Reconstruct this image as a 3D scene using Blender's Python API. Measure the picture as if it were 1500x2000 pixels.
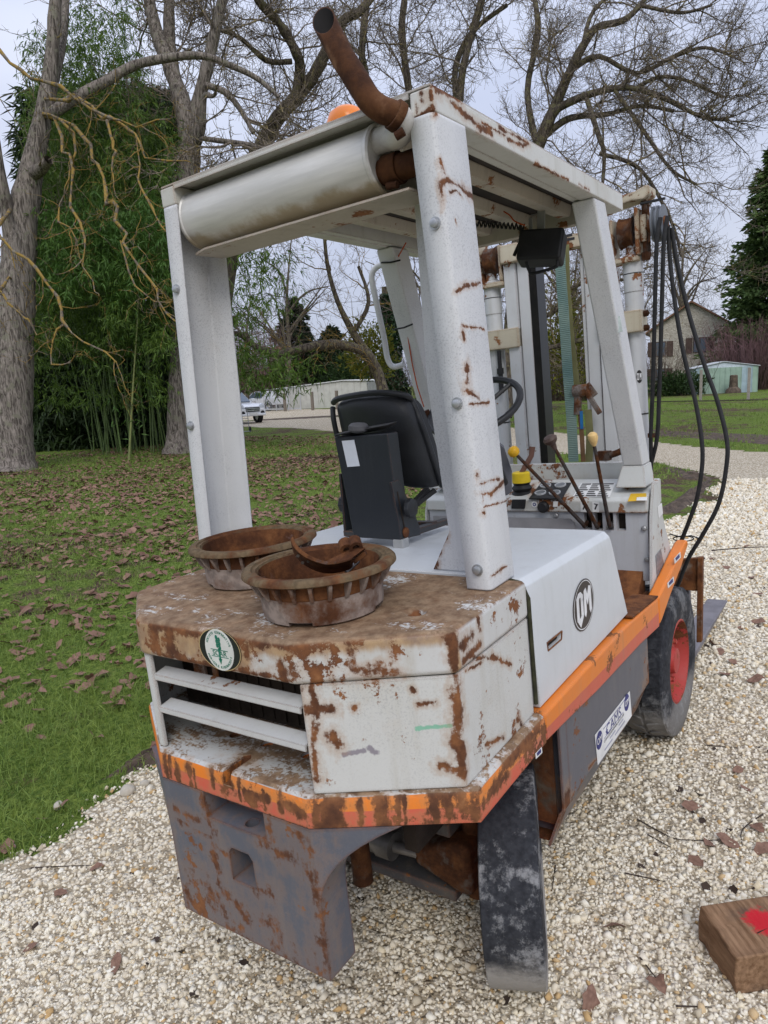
import bpy, bmesh, math, random
import numpy as np
from mathutils import Matrix, Vector
R = math.radians
rng = np.random.default_rng(7)
random.seed(7)
for o in list(bpy.data.objects): bpy.data.objects.remove(o)
scene = bpy.context.scene
col = scene.collection

# ------------------------------------------------------------------ camera, sky, sun, exposure
# Calibrated from the forklift's own straight edges.  F frame = forklift frame (x forward, y left, z up).
FPX = 1381.4
CAMF = np.array([-1.0461, -1.3115, 1.6638]); YAW, PITCH, ROLL = 0.6211, 0.1756, 0.1069
TILT = 0.057                                   # the forklift stands a little askew on the gravel
def _rows(yaw, pitch, roll):
    cy, sy, cp, sp = math.cos(yaw), math.sin(yaw), math.cos(pitch), math.sin(pitch)
    f = np.array([cy*cp, sy*cp, -sp]); r = np.array([sy, -cy, 0.]); d = np.cross(f, r)
    c, s = math.cos(roll), math.sin(roll)
    return np.array([c*r+s*d, -s*r+c*d, f])
RF = _rows(YAW, PITCH, ROLL)
_v = np.array([math.cos(YAW), math.sin(YAW), 0]); _r = np.array([math.sin(YAW), -math.cos(YAW), 0]); _z = np.array([0, 0, 1.])
_zw = math.cos(TILT)*_z+math.sin(TILT)*_r; _rw = math.cos(TILT)*_r-math.sin(TILT)*_z
M3 = np.array([math.cos(YAW)*_v+math.sin(YAW)*_rw, math.sin(YAW)*_v-math.cos(YAW)*_rw, _zw])   # F -> world
CAMW = M3@CAMF; RW = RF@M3.T
MF = Matrix([list(M3[i])+[0] for i in range(3)]+[[0, 0, 0, 1]])

cam = bpy.data.cameras.new('camera'); camo = bpy.data.objects.new('camera', cam); col.objects.link(camo)
cam.sensor_fit = 'VERTICAL'; cam.sensor_height = 36.0; cam.lens = 36.0*FPX/2000.0
cam.clip_start = 0.05; cam.clip_end = 2000
camo.matrix_world = Matrix([[RW[0][i], -RW[1][i], -RW[2][i], CAMW[i]] for i in range(3)]+[[0, 0, 0, 1]])
scene.camera = camo
scene.render.resolution_x = 768; scene.render.resolution_y = 1024
scene.cycles.use_denoising = True
scene.cycles.max_bounces = 5; scene.cycles.diffuse_bounces = 3; scene.cycles.glossy_bounces = 2; scene.cycles.use_adaptive_sampling = True; scene.cycles.adaptive_threshold = .02; scene.cycles.transparent_max_bounces = 8
scene.view_settings.view_transform = 'Standard'; scene.view_settings.look = 'None'
scene.view_settings.exposure = 0.0; scene.view_settings.gamma = 1.0

SUN_EL, SUN_AZ = R(44), R(-142)                # sun direction: azimuth from +x toward +y
world = bpy.data.worlds.new('World'); scene.world = world; world.use_nodes = True
nt = world.node_tree; nt.nodes.clear()
wo = nt.nodes.new('ShaderNodeOutputWorld'); bg = nt.nodes.new('ShaderNodeBackground')
sky = nt.nodes.new('ShaderNodeTexSky'); sky.sky_type = 'NISHITA'; sky.sun_disc = False
sky.sun_elevation = SUN_EL; sky.sun_rotation = math.pi/2-SUN_AZ; sky.air_density = 1.0; sky.dust_density = 3.0
tc = nt.nodes.new('ShaderNodeTexCoord')
mp = nt.nodes.new('ShaderNodeMapping'); mp.inputs['Scale'].default_value = (1, 1, 2.6)
nt.links.new(tc.outputs['Generated'], mp.inputs[0])
no = nt.nodes.new('ShaderNodeTexNoise'); no.inputs['Scale'].default_value = 1.7; no.inputs['Detail'].default_value = 5; no.inputs['Roughness'].default_value = .55
nt.links.new(mp.outputs[0], no.inputs['Vector'])
cr = nt.nodes.new('ShaderNodeValToRGB')        # overcast cloud sheet, in the sky's own (physical) scale
cr.color_ramp.elements[0].position = .3; cr.color_ramp.elements[0].color = (6.5, 7.2, 9.4, 1)
cr.color_ramp.elements[1].position = .72; cr.color_ramp.elements[1].color = (8.7, 9.25, 11.0, 1)
nt.links.new(no.outputs['Fac'], cr.inputs[0])
# an overcast sky brightens from the horizon to the zenith
sx = nt.nodes.new('ShaderNodeSeparateXYZ'); nt.links.new(tc.outputs['Generated'], sx.inputs[0])
gr_ = nt.nodes.new('ShaderNodeMath'); gr_.operation = 'MULTIPLY_ADD'; gr_.use_clamp = False; gr_.inputs[1].default_value = .85; gr_.inputs[2].default_value = .70
mxz = nt.nodes.new('ShaderNodeMath'); mxz.operation = 'MAXIMUM'; mxz.inputs[1].default_value = 0.; nt.links.new(sx.outputs[2], mxz.inputs[0]); nt.links.new(mxz.outputs[0], gr_.inputs[0])
ov = nt.nodes.new('ShaderNodeVectorMath'); ov.operation = 'SCALE'; nt.links.new(cr.outputs[0], ov.inputs[0]); nt.links.new(gr_.outputs[0], ov.inputs['Scale'])
mx = nt.nodes.new('ShaderNodeMix'); mx.data_type = 'RGBA'; mx.inputs[0].default_value = .9
nt.links.new(sky.outputs[0], mx.inputs[6]); nt.links.new(ov.outputs[0], mx.inputs[7])
nt.links.new(mx.outputs[2], bg.inputs[0]); bg.inputs[1].default_value = 0.1
nt.links.new(bg.outputs[0], wo.inputs[0])
sun = bpy.data.lights.new('sun', 'SUN'); sun.energy = 1.5; sun.angle = R(28); sun.color = (1, .97, .92)
suno = bpy.data.objects.new('sun', sun); col.objects.link(suno)
_sd = Vector((math.cos(SUN_EL)*math.cos(SUN_AZ), math.cos(SUN_EL)*math.sin(SUN_AZ), math.sin(SUN_EL)))
suno.rotation_euler = _sd.to_track_quat('Z', 'Y').to_euler(); suno.location = (0, 0, 30)

# ------------------------------------------------------------------ pixel -> place helpers
def _dirF(px, py): return RF.T@np.array([(px-750)/FPX, (py-1000)/FPX, 1.])
def UX(px, py, v): d = _dirF(px, py); return CAMF+d*(v-CAMF[0])/d[0]
def UY(px, py, v): d = _dirF(px, py); return CAMF+d*(v-CAMF[1])/d[1]
def UZ(px, py, v): d = _dirF(px, py); return CAMF+d*(v-CAMF[2])/d[2]
def WP(px, py, depth): return CAMW+RW.T@np.array([(px-750)/FPX, (py-1000)/FPX, 1.])*depth
def WG(px, py, z=0.): d = RW.T@np.array([(px-750)/FPX, (py-1000)/FPX, 1.]); return CAMW+d*(z-CAMW[2])/d[2]
def wproj(P):
    q = (np.atleast_2d(P)-CAMW)@RW.T
    w = np.maximum(q[:, 2], 1e-3)
    return 750+FPX*q[:, 0]/w, 1000+FPX*q[:, 1]/w, q[:, 2]
def gh(x, y):
    """ground height: a low gravel hump carries the forklift, flat beyond"""
    d = np.sqrt((np.asarray(x)-1.2)**2+np.asarray(y)**2)
    t = np.clip((d-2.8)/5.2, 0, 1); b = 1-t*t*(3-2*t)
    return b*(M3[2, 0]*np.asarray(x)+M3[2, 1]*np.asarray(y))

# ------------------------------------------------------------------ mesh helpers
class MB:
    def __init__(s): s.v = []; s.f = []
    def add(s, vs, fs):
        o = len(s.v); s.v += [tuple(map(float, p)) for p in vs]; s.f += [tuple(i+o for i in f) for f in fs]; return s
    def box(s, lo, hi):
        (a, b, c), (d, e, g) = lo, hi
        a, d = min(a, d), max(a, d); b, e = min(b, e), max(b, e); c, g = min(c, g), max(c, g)
        return s.add([(a,b,c),(d,b,c),(d,e,c),(a,e,c),(a,b,g),(d,b,g),(d,e,g),(a,e,g)],
                     [(0,3,2,1),(4,5,6,7),(0,1,5,4),(1,2,6,5),(2,3,7,6),(3,0,4,7)])
    def obox(s, c, ax, ay, az):
        """oriented box: centre, three half-axis vectors"""
        c, ax, ay, az = map(np.asarray, (c, ax, ay, az)); vs = []
        for k in (-1, 1):
            for i, j in ((-1,-1),(1,-1),(1,1),(-1,1)): vs.append(c+i*ax+j*ay+k*az)
        return s.add(vs, [(0,3,2,1),(4,5,6,7),(0,1,5,4),(1,2,6,5),(2,3,7,6),(3,0,4,7)])
    def bar(s, p, q, w, h, up=(0, 0, 1)):
        p = np.asarray(p, float); q = np.asarray(q, float); d = q-p; L = np.linalg.norm(d); d = d/L
        u = np.asarray(up, float); sd = np.cross(d, u); sd = sd/np.linalg.norm(sd); u = np.cross(sd, d)
        return s.obox((p+q)/2, d*L/2, sd*w/2, u*h/2)
    def prism(s, pts, off):
        """closed polygon of 3D points extruded by vector off"""
        n = len(pts); off = np.asarray(off, float); P = [np.asarray(p, float) for p in pts]
        return s.add(P+[p+off for p in P], [tuple(range(n))[::-1], tuple(range(n, 2*n))]+[(i, (i+1) % n, (i+1) % n+n, i+n) for i in range(n)])
    def loft(s, secs, closed=True, cap=True):
        n = len(secs[0]); vs = [p for q in secs for p in q]; fs = []
        for k in range(len(secs)-1):
            for i in range(n if closed else n-1):
                j = (i+1) % n; fs.append((k*n+i, k*n+j, (k+1)*n+j, (k+1)*n+i))
        if cap and closed: fs += [tuple(range(n))[::-1], tuple(range((len(secs)-1)*n, len(secs)*n))]
        return s.add(vs, fs)
    def tube(s, pts, r, n=10, cap=True):
        P = [np.asarray(p, float) for p in pts]; m = len(P)
        rr = [r]*m if np.isscalar(r) else list(r)
        secs = []; u = None
        for i in range(m):
            t = P[min(i+1, m-1)]-P[max(i-1, 0)]; t = t/(np.linalg.norm(t)+1e-12)
            if u is None:
                a = np.array([0, 0, 1.]) if abs(t[2]) < .9 else np.array([1., 0, 0]); u = np.cross(t, a)
            u = u-t*np.dot(u, t); u = u/np.linalg.norm(u); w = np.cross(t, u)
            secs.append([P[i]+rr[i]*(math.cos(2*math.pi*k/n)*u+math.sin(2*math.pi*k/n)*w) for k in range(n)])
        return s.loft(secs, True, cap)
    def lathe(s, c, axis, prof, n=32, cap=True, closed=False):
        """prof: (distance along axis, radius)"""
        c = np.asarray(c, float); t = np.asarray(axis, float); t = t/np.linalg.norm(t)
        a = np.array([0, 0, 1.]) if abs(t[2]) < .9 else np.array([1., 0, 0]); u = np.cross(t, a); u /= np.linalg.norm(u); w = np.cross(t, u)
        secs = [[c+t*h+r*(math.cos(2*math.pi*k/n)*u+math.sin(2*math.pi*k/n)*w) for k in range(n)] for h, r in prof]
        if closed: secs.append(secs[0]); cap = False
        return s.loft(secs, True, cap)
def tag(o, label=None, cat=None, group=None, kind=None):
    if label: o['label'] = label
    if cat: o['category'] = cat
    if group: o['group'] = group
    if kind: o['kind'] = kind
    return o
def link(name, me, parent=None):
    o = bpy.data.objects.new(name, me); col.objects.link(o)
    if parent is not None: o.parent = parent
    return o
def obj(name, mb, mat, parent=None, bev=0., seg=2, smooth=35, solid=0., weld=True):
    me = bpy.data.meshes.new(name); me.from_pydata(mb.v, [], mb.f)
    bm = bmesh.new(); bm.from_mesh(me)
    if weld: bmesh.ops.remove_doubles(bm, verts=bm.verts, dist=1e-5)
    bmesh.ops.recalc_face_normals(bm, faces=bm.faces)
    bm.to_mesh(me); bm.free()
    if smooth:
        me.shade_smooth(); me.set_sharp_from_angle(angle=R(smooth))
    me.materials.append(mat)
    o = link(name, me, parent)
    if solid:
        md = o.modifiers.new('solid', 'SOLIDIFY'); md.thickness = abs(solid); md.offset = 1 if solid > 0 else -1
    if bev:
        md = o.modifiers.new('bevel', 'BEVEL'); md.width = bev; md.segments = seg; md.limit_method = 'ANGLE'; md.angle_limit = R(28); md.harden_normals = True
    return o
def cut(o, *mbs):
    """boolean the shapes away for good"""
    for mb in mbs:
        me = bpy.data.meshes.new('c'); me.from_pydata(mb.v, [], mb.f)
        bm = bmesh.new(); bm.from_mesh(me); bmesh.ops.recalc_face_normals(bm, faces=bm.faces); bm.to_mesh(me); bm.free()
        c = bpy.data.objects.new('c', me); col.objects.link(c)
        sv = [(m.type, m) for m in o.modifiers]
        md = o.modifiers.new('cut', 'BOOLEAN'); md.operation = 'DIFFERENCE'; md.object = c; md.solver = 'EXACT'
        while o.modifiers[0] != md: o.modifiers.move(len(o.modifiers)-1, 0)
        vis = [m.show_viewport for m in o.modifiers]
        for m in o.modifiers:
            if m.name != 'cut': m.show_viewport = False
        p = o.parent; o.parent = None
        dg = bpy.context.evaluated_depsgraph_get(); dg.update()
        nm = bpy.data.meshes.new_from_object(o.evaluated_get(dg)); old = o.data; o.data = nm
        o.parent = p; o.modifiers.remove(md)
        for m in o.modifiers: m.show_viewport = True
        nm.shade_smooth(); nm.set_sharp_from_angle(angle=R(30))
        bpy.data.objects.remove(c)
def empty(name, loc=(0, 0, 0), rz=0., parent=None):
    o = bpy.data.objects.new(name, None); col.objects.link(o); o.location = loc; o.rotation_euler = (0, 0, rz); o.empty_display_size = .1
    if parent is not None: o.parent = parent
    return o
def mesh_np(name, V, F, mat, smooth=False):
    """F: one int array (n,3) or (n,4), or a list of such arrays"""
    if not isinstance(F, (list, tuple)): F = [F]
    F = [np.asarray(f, np.int32) for f in F if len(f)]
    me = bpy.data.meshes.new(name); V = np.ascontiguousarray(V, np.float32)
    me.vertices.add(len(V)); me.vertices.foreach_set('co', V.ravel())
    tot = np.concatenate([np.full(len(f), f.shape[1], np.int32) for f in F]); idx = np.concatenate([f.ravel() for f in F])
    me.loops.add(len(idx)); me.loops.foreach_set('vertex_index', idx)
    me.polygons.add(len(tot)); st = np.zeros(len(tot), np.int32); st[1:] = np.cumsum(tot)[:-1]
    me.polygons.foreach_set('loop_start', st); me.polygons.foreach_set('loop_total', tot)
    if smooth: me.polygons.foreach_set('use_smooth', np.ones(len(tot), bool))
    me.update(calc_edges=True); me.validate()
    if mat is not None: me.materials.append(mat)
    return me
def scatter(TV, TF, pos, rot, scl):
    """copies of a template: pos (N,3), rot (N,3,3), scl (N,) or (N,3)"""
    N = len(pos); scl = np.asarray(scl, float)
    if scl.ndim == 1: scl = np.repeat(scl[:, None], 3, 1)
    V = np.einsum('nij,nkj->nki', rot, TV[None]*scl[:, None, :])+pos[:, None, :]
    Fs = [(np.asarray(f)[None]+(np.arange(N)*len(TV))[:, None, None]).reshape(-1, np.asarray(f).shape[1]) for f in (TF if isinstance(TF, list) else [TF])]
    return V.reshape(-1, 3), Fs
def rand_rot(n, tilt=math.pi):
    """random yaw then a tilt about a random horizontal axis"""
    a = rng.uniform(0, 2*math.pi, n); b = rng.uniform(-tilt, tilt, n); c = rng.uniform(-tilt, tilt, n)
    Z = np.zeros((n, 3, 3)); Z[:, 0, 0] = np.cos(a); Z[:, 0, 1] = -np.sin(a); Z[:, 1, 0] = np.sin(a); Z[:, 1, 1] = np.cos(a); Z[:, 2, 2] = 1
    X = np.zeros((n, 3, 3)); X[:, 0, 0] = 1; X[:, 1, 1] = np.cos(b); X[:, 1, 2] = -np.sin(b); X[:, 2, 1] = np.sin(b); X[:, 2, 2] = np.cos(b)
    Y = np.zeros((n, 3, 3)); Y[:, 1, 1] = 1; Y[:, 0, 0] = np.cos(c); Y[:, 0, 2] = np.sin(c); Y[:, 2, 0] = -np.sin(c); Y[:, 2, 2] = np.cos(c)
    return Z@X@Y
def frames(d, roll=None):
    """rotation matrices whose x axis is d"""
    d = d/np.linalg.norm(d, axis=1, keepdims=True); n = len(d)
    a = np.tile(np.array([0, 0, 1.]), (n, 1)); a[np.abs(d[:, 2]) > .95] = (1, 0, 0)
    y = np.cross(a, d); y /= np.linalg.norm(y, axis=1, keepdims=True); z = np.cross(d, y)
    if roll is not None:
        c, s = np.cos(roll)[:, None], np.sin(roll)[:, None]; y, z = c*y+s*z, -s*y+c*z
    return np.stack([d, y, z], 2)
def tubes_np(polys):
    """polys: list of (pts (m,3), radii (m,), sides) -> V, [F]"""
    groups = {}
    for p, r, s in polys: groups.setdefault((len(p), s), []).append((p, r))
    V = []; F = []; o = 0
    for (m, s), L in groups.items():
        P = np.array([a for a, _ in L]); Rr = np.array([b for _, b in L]); B = len(L)
        T = np.empty_like(P); T[:, 1:-1] = P[:, 2:]-P[:, :-2]; T[:, 0] = P[:, 1]-P[:, 0]; T[:, -1] = P[:, -1]-P[:, -2]
        T /= np.linalg.norm(T, axis=2, keepdims=True)+1e-9
        a = np.tile(np.array([.31, .2, .93]), (B, 1)); t0 = T.mean(1); a[np.abs(t0[:, 2]) > .8*np.linalg.norm(t0, axis=1)] = (1, .1, 0)
        U = np.cross(T, a[:, None, :]); U /= np.linalg.norm(U, axis=2, keepdims=True)+1e-9; W = np.cross(T, U)
        an = np.arange(s)*2*math.pi/s
        Q = P[:, :, None, :]+Rr[:, :, None, None]*(np.cos(an)[None, None, :, None]*U[:, :, None, :]+np.sin(an)[None, None, :, None]*W[:, :, None, :])
        V.append(Q.reshape(-1, 3))
        k = np.arange(m-1)[:, None]; i = np.arange(s)[None]; j = (i+1) % s
        q = np.stack([k*s+i, k*s+j, (k+1)*s+j, (k+1)*s+i], 2).reshape(-1, 4)
        F.append((q[None]+(np.arange(B)*m*s)[:, None, None]).reshape(-1, 4)+o); o += B*m*s
    return np.concatenate(V), [np.concatenate(F)]
# ------------------------------------------------------------------ procedural materials
class Mat:
    def __init__(s, name, rough=.6, spec=.3):
        s.m = bpy.data.materials.new(name); s.m.use_nodes = True; s.nt = s.m.node_tree; s.nt.nodes.clear()
        s.o = s.nt.nodes.new('ShaderNodeOutputMaterial'); s.b = s.nt.nodes.new('ShaderNodeBsdfPrincipled')
        s.nt.links.new(s.b.outputs[0], s.o.inputs[0]); s.set('Roughness', rough); s.set('Specular IOR Level', spec)
        s._P = None; s._N = None
    def put(s, sock, v):
        if isinstance(v, bpy.types.NodeSocket): s.nt.links.new(v, sock)
        else:
            if sock.type == 'RGBA' and len(v) == 3: v = (*v, 1)
            sock.default_value = v
    def set(s, k, v): s.put(s.b.inputs[k], v); return s
    def node(s, t, ins=None, **kw):
        n = s.nt.nodes.new(t)
        for k, v in kw.items(): setattr(n, k, v)
        for k, v in (ins or {}).items(): s.put(n.inputs[k], v)
        return n
    @property
    def P(s):
        if s._P is None: s._P = s.node('ShaderNodeTexCoord').outputs['Object']
        return s._P
    @property
    def geo(s):
        if s._N is None: s._N = s.node('ShaderNodeNewGeometry')
        return s._N
    def math(s, op, a, b=0., c=0., clamp=False): return s.node('ShaderNodeMath', {0: a, 1: b, 2: c}, operation=op, use_clamp=clamp).outputs[0]
    def vm(s, op, a, b=(0, 0, 0)): 
        n = s.node('ShaderNodeVectorMath', {0: a, 1: b}, operation=op)
        return n.outputs[1] if op in ('DOT_PRODUCT', 'LENGTH', 'DISTANCE') else n.outputs[0]
    def noise(s, scale, detail=4, rough=.55, vec=None, dist=0., colr=False):
        n = s.node('ShaderNodeTexNoise', {'Vector': vec or s.P, 'Scale': scale, 'Detail': detail, 'Roughness': rough, 'Distortion': dist})
        return n.outputs['Color' if colr else 'Fac']
    def vor(s, scale, vec=None, feature='F1', out='Distance', rand=1.):
        return s.node('ShaderNodeTexVoronoi', {'Vector': vec or s.P, 'Scale': scale, 'Randomness': rand}, feature=feature).outputs[out]
    def ramp(s, f, stops, interp='LINEAR'):
        n = s.node('ShaderNodeValToRGB', {0: f}); cr = n.color_ramp; cr.interpolation = interp
        while len(cr.elements) < len(stops): cr.elements.new(.5)
        for e, (p, c) in zip(cr.elements, stops): e.position = p; e.color = (*c, 1) if len(c) == 3 else c
        return n.outputs[0]
    def mix(s, f, a, b, blend='MIX'):
        n = s.node('ShaderNodeMix', data_type='RGBA', blend_type=blend)
        s.put(n.inputs[0], f); s.put(n.inputs[6], a); s.put(n.inputs[7], b); return n.outputs[2]
    def rng(s, v, a, b, c=0., d=1., smooth=True):
        return s.node('ShaderNodeMapRange', {0: v, 1: a, 2: b, 3: c, 4: d}, interpolation_type='SMOOTHSTEP' if smooth else 'LINEAR').outputs[0]
    def stretch(s, sx, sy, sz): return s.vm('MULTIPLY', s.P, (sx, sy, sz))
    def xyz(s, v=None): return s.node('ShaderNodeSeparateXYZ', {0: v or s.P}).outputs
    def bump(s, h, strength=.3, dist=.01, normal=None):
        ins = {'Height': h, 'Strength': strength, 'Distance': dist}
        if normal is not None: ins['Normal'] = normal
        n = s.node('ShaderNodeBump', ins); s.nt.links.new(n.outputs[0], s.b.inputs['Normal']); return n.outputs[0]
    def edge(s, radius):
        """1 near sharp convex or concave edges, 0 on flats"""
        bn = s.node('ShaderNodeBevel', {'Radius': radius}, samples=2)
        return s.math('SUBTRACT', 1., s.vm('DOT_PRODUCT', bn.outputs[0], s.geo.outputs['True Normal']))
def simple(name, c, rough=.6, var=.12, scale=8, metal=0., spec=.3, bump=0., bscale=60):
    m = Mat(name, rough, spec); n = m.noise(scale, 5)
    m.set('Base Color', m.mix(m.rng(n, .3, .7), tuple(x*(1-var) for x in c), tuple(min(1, x*(1+var)) for x in c)))
    m.set('Metallic', metal)
    if bump: m.bump(m.noise(bscale, 3), bump, .01)
    return m.m
_seg = bpy.data.node_groups.new('segment_distance', 'ShaderNodeTree')
for _n in ('P', 'A', 'B'): _seg.interface.new_socket(_n, in_out='INPUT', socket_type='NodeSocketVector')
_seg.interface.new_socket('d', in_out='OUTPUT', socket_type='NodeSocketFloat')
def _mk():
    g = _seg; i = g.nodes.new('NodeGroupInput'); o = g.nodes.new('NodeGroupOutput')
    def v(op, a, b):
        n = g.nodes.new('ShaderNodeVectorMath'); n.operation = op; g.links.new(a, n.inputs[0])
        if op == 'SCALE': g.links.new(b, n.inputs['Scale'])
        elif b is not None: g.links.new(b, n.inputs[1])
        return n.outputs[1] if op in ('DOT_PRODUCT', 'LENGTH') else n.outputs[0]
    pa = v('SUBTRACT', i.outputs[0], i.outputs[1]); ba = v('SUBTRACT', i.outputs[2], i.outputs[1])
    dv = g.nodes.new('ShaderNodeMath'); dv.operation = 'DIVIDE'; dv.use_clamp = True
    g.links.new(v('DOT_PRODUCT', pa, ba), dv.inputs[0]); g.links.new(v('DOT_PRODUCT', ba, ba), dv.inputs[1])
    g.links.new(v('LENGTH', v('SUBTRACT', pa, v('SCALE', ba, dv.outputs[0])), None), o.inputs[0])
_mk()
RUST = [(.2, (.034, .014, .008)), (.45, (.105, .040, .017)), (.62, (.21, .083, .030)), (.8, (.32, .15, .06))]
def rustcol(m, scale=18): return m.ramp(m.noise(scale, 8, .65), RUST)
def paint(name, base, rough=.5, edge=.35, er=.012, spots=.5, streaks=.3, top=0., marks=(), bands=None, dirt=.3, dirtcol=(.23, .2, .15), grow=1., wash=(), bslope=0., mh=.4, speck=0., mk_gain=.36, tints=(), seed=(0, 0, 0)):
    """weathered paint: rust on worn edges, pits, runs below them; bands = (axis, [(upper limit, colour)])"""
    m = Mat(name, rough, .35); P = m.P
    n1 = m.noise(3.1, 6, .6, vec=m.vm('ADD', P, seed)); n2 = m.noise(24, 6, .6); n3 = m.noise(110, 4, .6)
    c = base
    if bands is not None:
        ax, bl = bands; co = m.math('ADD', m.xyz()[ax], m.math('MULTIPLY', m.math('SUBTRACT', m.xyz()[0], .57), bslope)); co = m.math('ADD', co, m.math('MULTIPLY', m.math('SUBTRACT', n2, .5), .004))
        c = bl[-1][1]
        for lim, cc in bl[-2::-1]: c = m.mix(m.math('LESS_THAN', co, lim), c, cc)
    # grime: broad clouds, fine speckle and vertical runs
    run = m.noise(1, 4, .6, vec=m.stretch(26, 26, 1.6))
    g = m.math('ADD', m.math('MULTIPLY', m.rng(n1, .42, .75), .5), m.math('MULTIPLY', m.rng(run, .5, .8), .6))
    sp = m.math('MULTIPLY', m.rng(n3, .55, .75), .35)
    c = m.mix(m.math('MULTIPLY', m.math('ADD', g, sp, clamp=True), dirt), c, dirtcol)
    if speck: c = m.mix(m.math('MULTIPLY', m.math('MULTIPLY', m.rng(m.noise(230, 3, .6), .5, .66), m.rng(n1, .3, .62)), speck), c, (.20, .20, .22))
    # rust
    cl = m.math('ADD', m.math('MULTIPLY', n2, .55), m.math('MULTIPLY', n1, .45))
    terms = []
    if edge:
        e = m.edge(er); terms.append(m.math('MULTIPLY', m.rng(m.math('ADD', m.math('MULTIPLY', e, 1.6), m.math('MULTIPLY', cl, .9)), .92-edge*.5, 1.02-edge*.5), m.rng(e, .004, .05)))
    if spots: terms.append(m.rng(m.math('ADD', m.math('ADD', m.math('MULTIPLY', m.noise(9, 9, .72), 1.9), m.math('MULTIPLY', n1, 1.1)), -1.0), .74-.11*spots, .80-.11*spots))
    if streaks:
        st = m.noise(1, 5, .65, vec=m.stretch(15, 15, .9)); terms.append(m.math('MULTIPLY', m.rng(m.math('ADD', st, m.math('MULTIPLY', m.math('SUBTRACT', n2, .5), .5)), .78-.16*streaks, .84-.16*streaks), m.rng(n1, .4, .6)))
    if top:
        nz = m.xyz(m.geo.outputs['Normal'])[2]
        tn = m.noise(7, 9, .74, vec=m.stretch(1.3, .55, 1), dist=.4); terms.append(m.math('MULTIPLY', m.rng(nz, .25, .8), m.rng(m.math('ADD', tn, m.math('MULTIPLY', m.math('SUBTRACT', n3, .5), .35)), .62-.4*top, .70-.4*top)))
    if len(marks):
        w = m.node('ShaderNodeVectorMath', {0: m.vm('SUBTRACT', m.noise(45, 3, .6, colr=True), (.5, .5, .5)), 1: (.013, .013, .013), 2: P}, operation='MULTIPLY_ADD').outputs[0]
        w2 = m.node('ShaderNodeVectorMath', {0: m.vm('SUBTRACT', m.noise(190, 2, .6, colr=True), (.5, .5, .5)), 1: (.005, .005, .005), 2: w}, operation='MULTIPLY_ADD').outputs[0]
        acc = None
        for A, B, wd in marks:
            # each mark waits for the one before, so that few values are alive at a time
            pp = w2 if acc is None else m.node('ShaderNodeVectorMath', {0: acc, 1: (1e-7, 1e-7, 1e-7), 2: w2}, operation='MULTIPLY_ADD').outputs[0]
            n = m.node('ShaderNodeGroup'); n.node_tree = _seg; m.put(n.inputs[0], pp); m.put(n.inputs[1], tuple(map(float, A))); m.put(n.inputs[2], tuple(float(b)+1e-5 for b in B))
            t = m.math('DIVIDE', n.outputs[0], wd); acc = t if acc is None else m.math('MINIMUM', acc, t)
        fld = m.math('ADD', m.math('MULTIPLY', m.noise(24, 8, .72), .7), m.math('MULTIPLY', m.noise(1, 6, .7, vec=m.stretch(48, 48, 9)), .3)); fall = m.rng(acc, 3.2, .0, smooth=False)
        terms.append(m.rng(m.math('ADD', m.math('MULTIPLY', fall, mk_gain), fld), .675, .785)); mhalo = m.math('MULTIPLY', m.rng(m.math('ADD', m.math('MULTIPLY', m.rng(acc, 6., .0, smooth=False), .36), fld), .62, .80), mh)
    wsh = None
    if len(wash):
        for A, B, wd in wash:
            pp = P if wsh is None else m.node('ShaderNodeVectorMath', {0: wsh, 1: (1e-7, 1e-7, 1e-7), 2: P}, operation='MULTIPLY_ADD').outputs[0]
            n = m.node('ShaderNodeGroup'); n.node_tree = _seg; m.put(n.inputs[0], pp); m.put(n.inputs[1], tuple(map(float, A))); m.put(n.inputs[2], tuple(float(b)+1e-5 for b in B))
            t = m.math('DIVIDE', n.outputs[0], wd); wsh = t if wsh is None else m.math('MINIMUM', wsh, t)
        wv = m.noise(1, 5, .65, vec=m.stretch(22, 22, 5)); wsh = m.math('MULTIPLY', m.rng(m.math('ADD', wsh, m.math('MULTIPLY', m.math('SUBTRACT', wv, .5), 1.6)), 1.2, .5), .8)
        c = m.mix(wsh, c, m.mix(m.rng(n2, .35, .65), (.40, .235, .085), (.20, .10, .042)))
    for A, B, wd, tc_ in tints:
        n = m.node('ShaderNodeGroup'); n.node_tree = _seg; m.put(n.inputs[0], P); m.put(n.inputs[1], tuple(map(float, A))); m.put(n.inputs[2], tuple(float(b)+1e-5 for b in B))
        c = m.mix(m.math('MULTIPLY', m.rng(m.math('ADD', m.math('DIVIDE', n.outputs[0], wd), m.math('MULTIPLY', m.math('SUBTRACT', m.noise(90, 4, .7), .5), 2.2)), 1.1, .5), .75), c, tc_)
    rc = rustcol(m)
    if terms:
        t = terms[0]
        for q in terms[1:]: t = m.math('MAXIMUM', t, q)
        halo = m.math('MULTIPLY', m.rng(cl, .52, .72), .25*grow)
        c = m.mix(halo, c, (.42, .27, .12))
        if len(marks): c = m.mix(mhalo, c, (.36, .20, .09))
        if top: rc = m.mix(m.math('MULTIPLY', m.rng(nz, .3, .8), .75), rc, m.mix(m.rng(m.noise(30, 6, .7), .3, .7), (.14, .085, .048), (.35, .25, .155)))
        c = m.mix(t, c, rc)
        m.set('Roughness', m.math('ADD', rough, m.math('MULTIPLY', t, .35), clamp=True))
        m.bump(m.math('ADD', m.math('MULTIPLY', t, -.5), m.math('ADD', m.math('ADD', m.math('MULTIPLY', n3, .25), m.math('MULTIPLY', m.noise(5.5, 2), 5.)), m.math('MULTIPLY', m.math('MULTIPLY', n2, t), .6))), .25, .004)
    m.set('Base Color', c)
    return m.m
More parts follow.
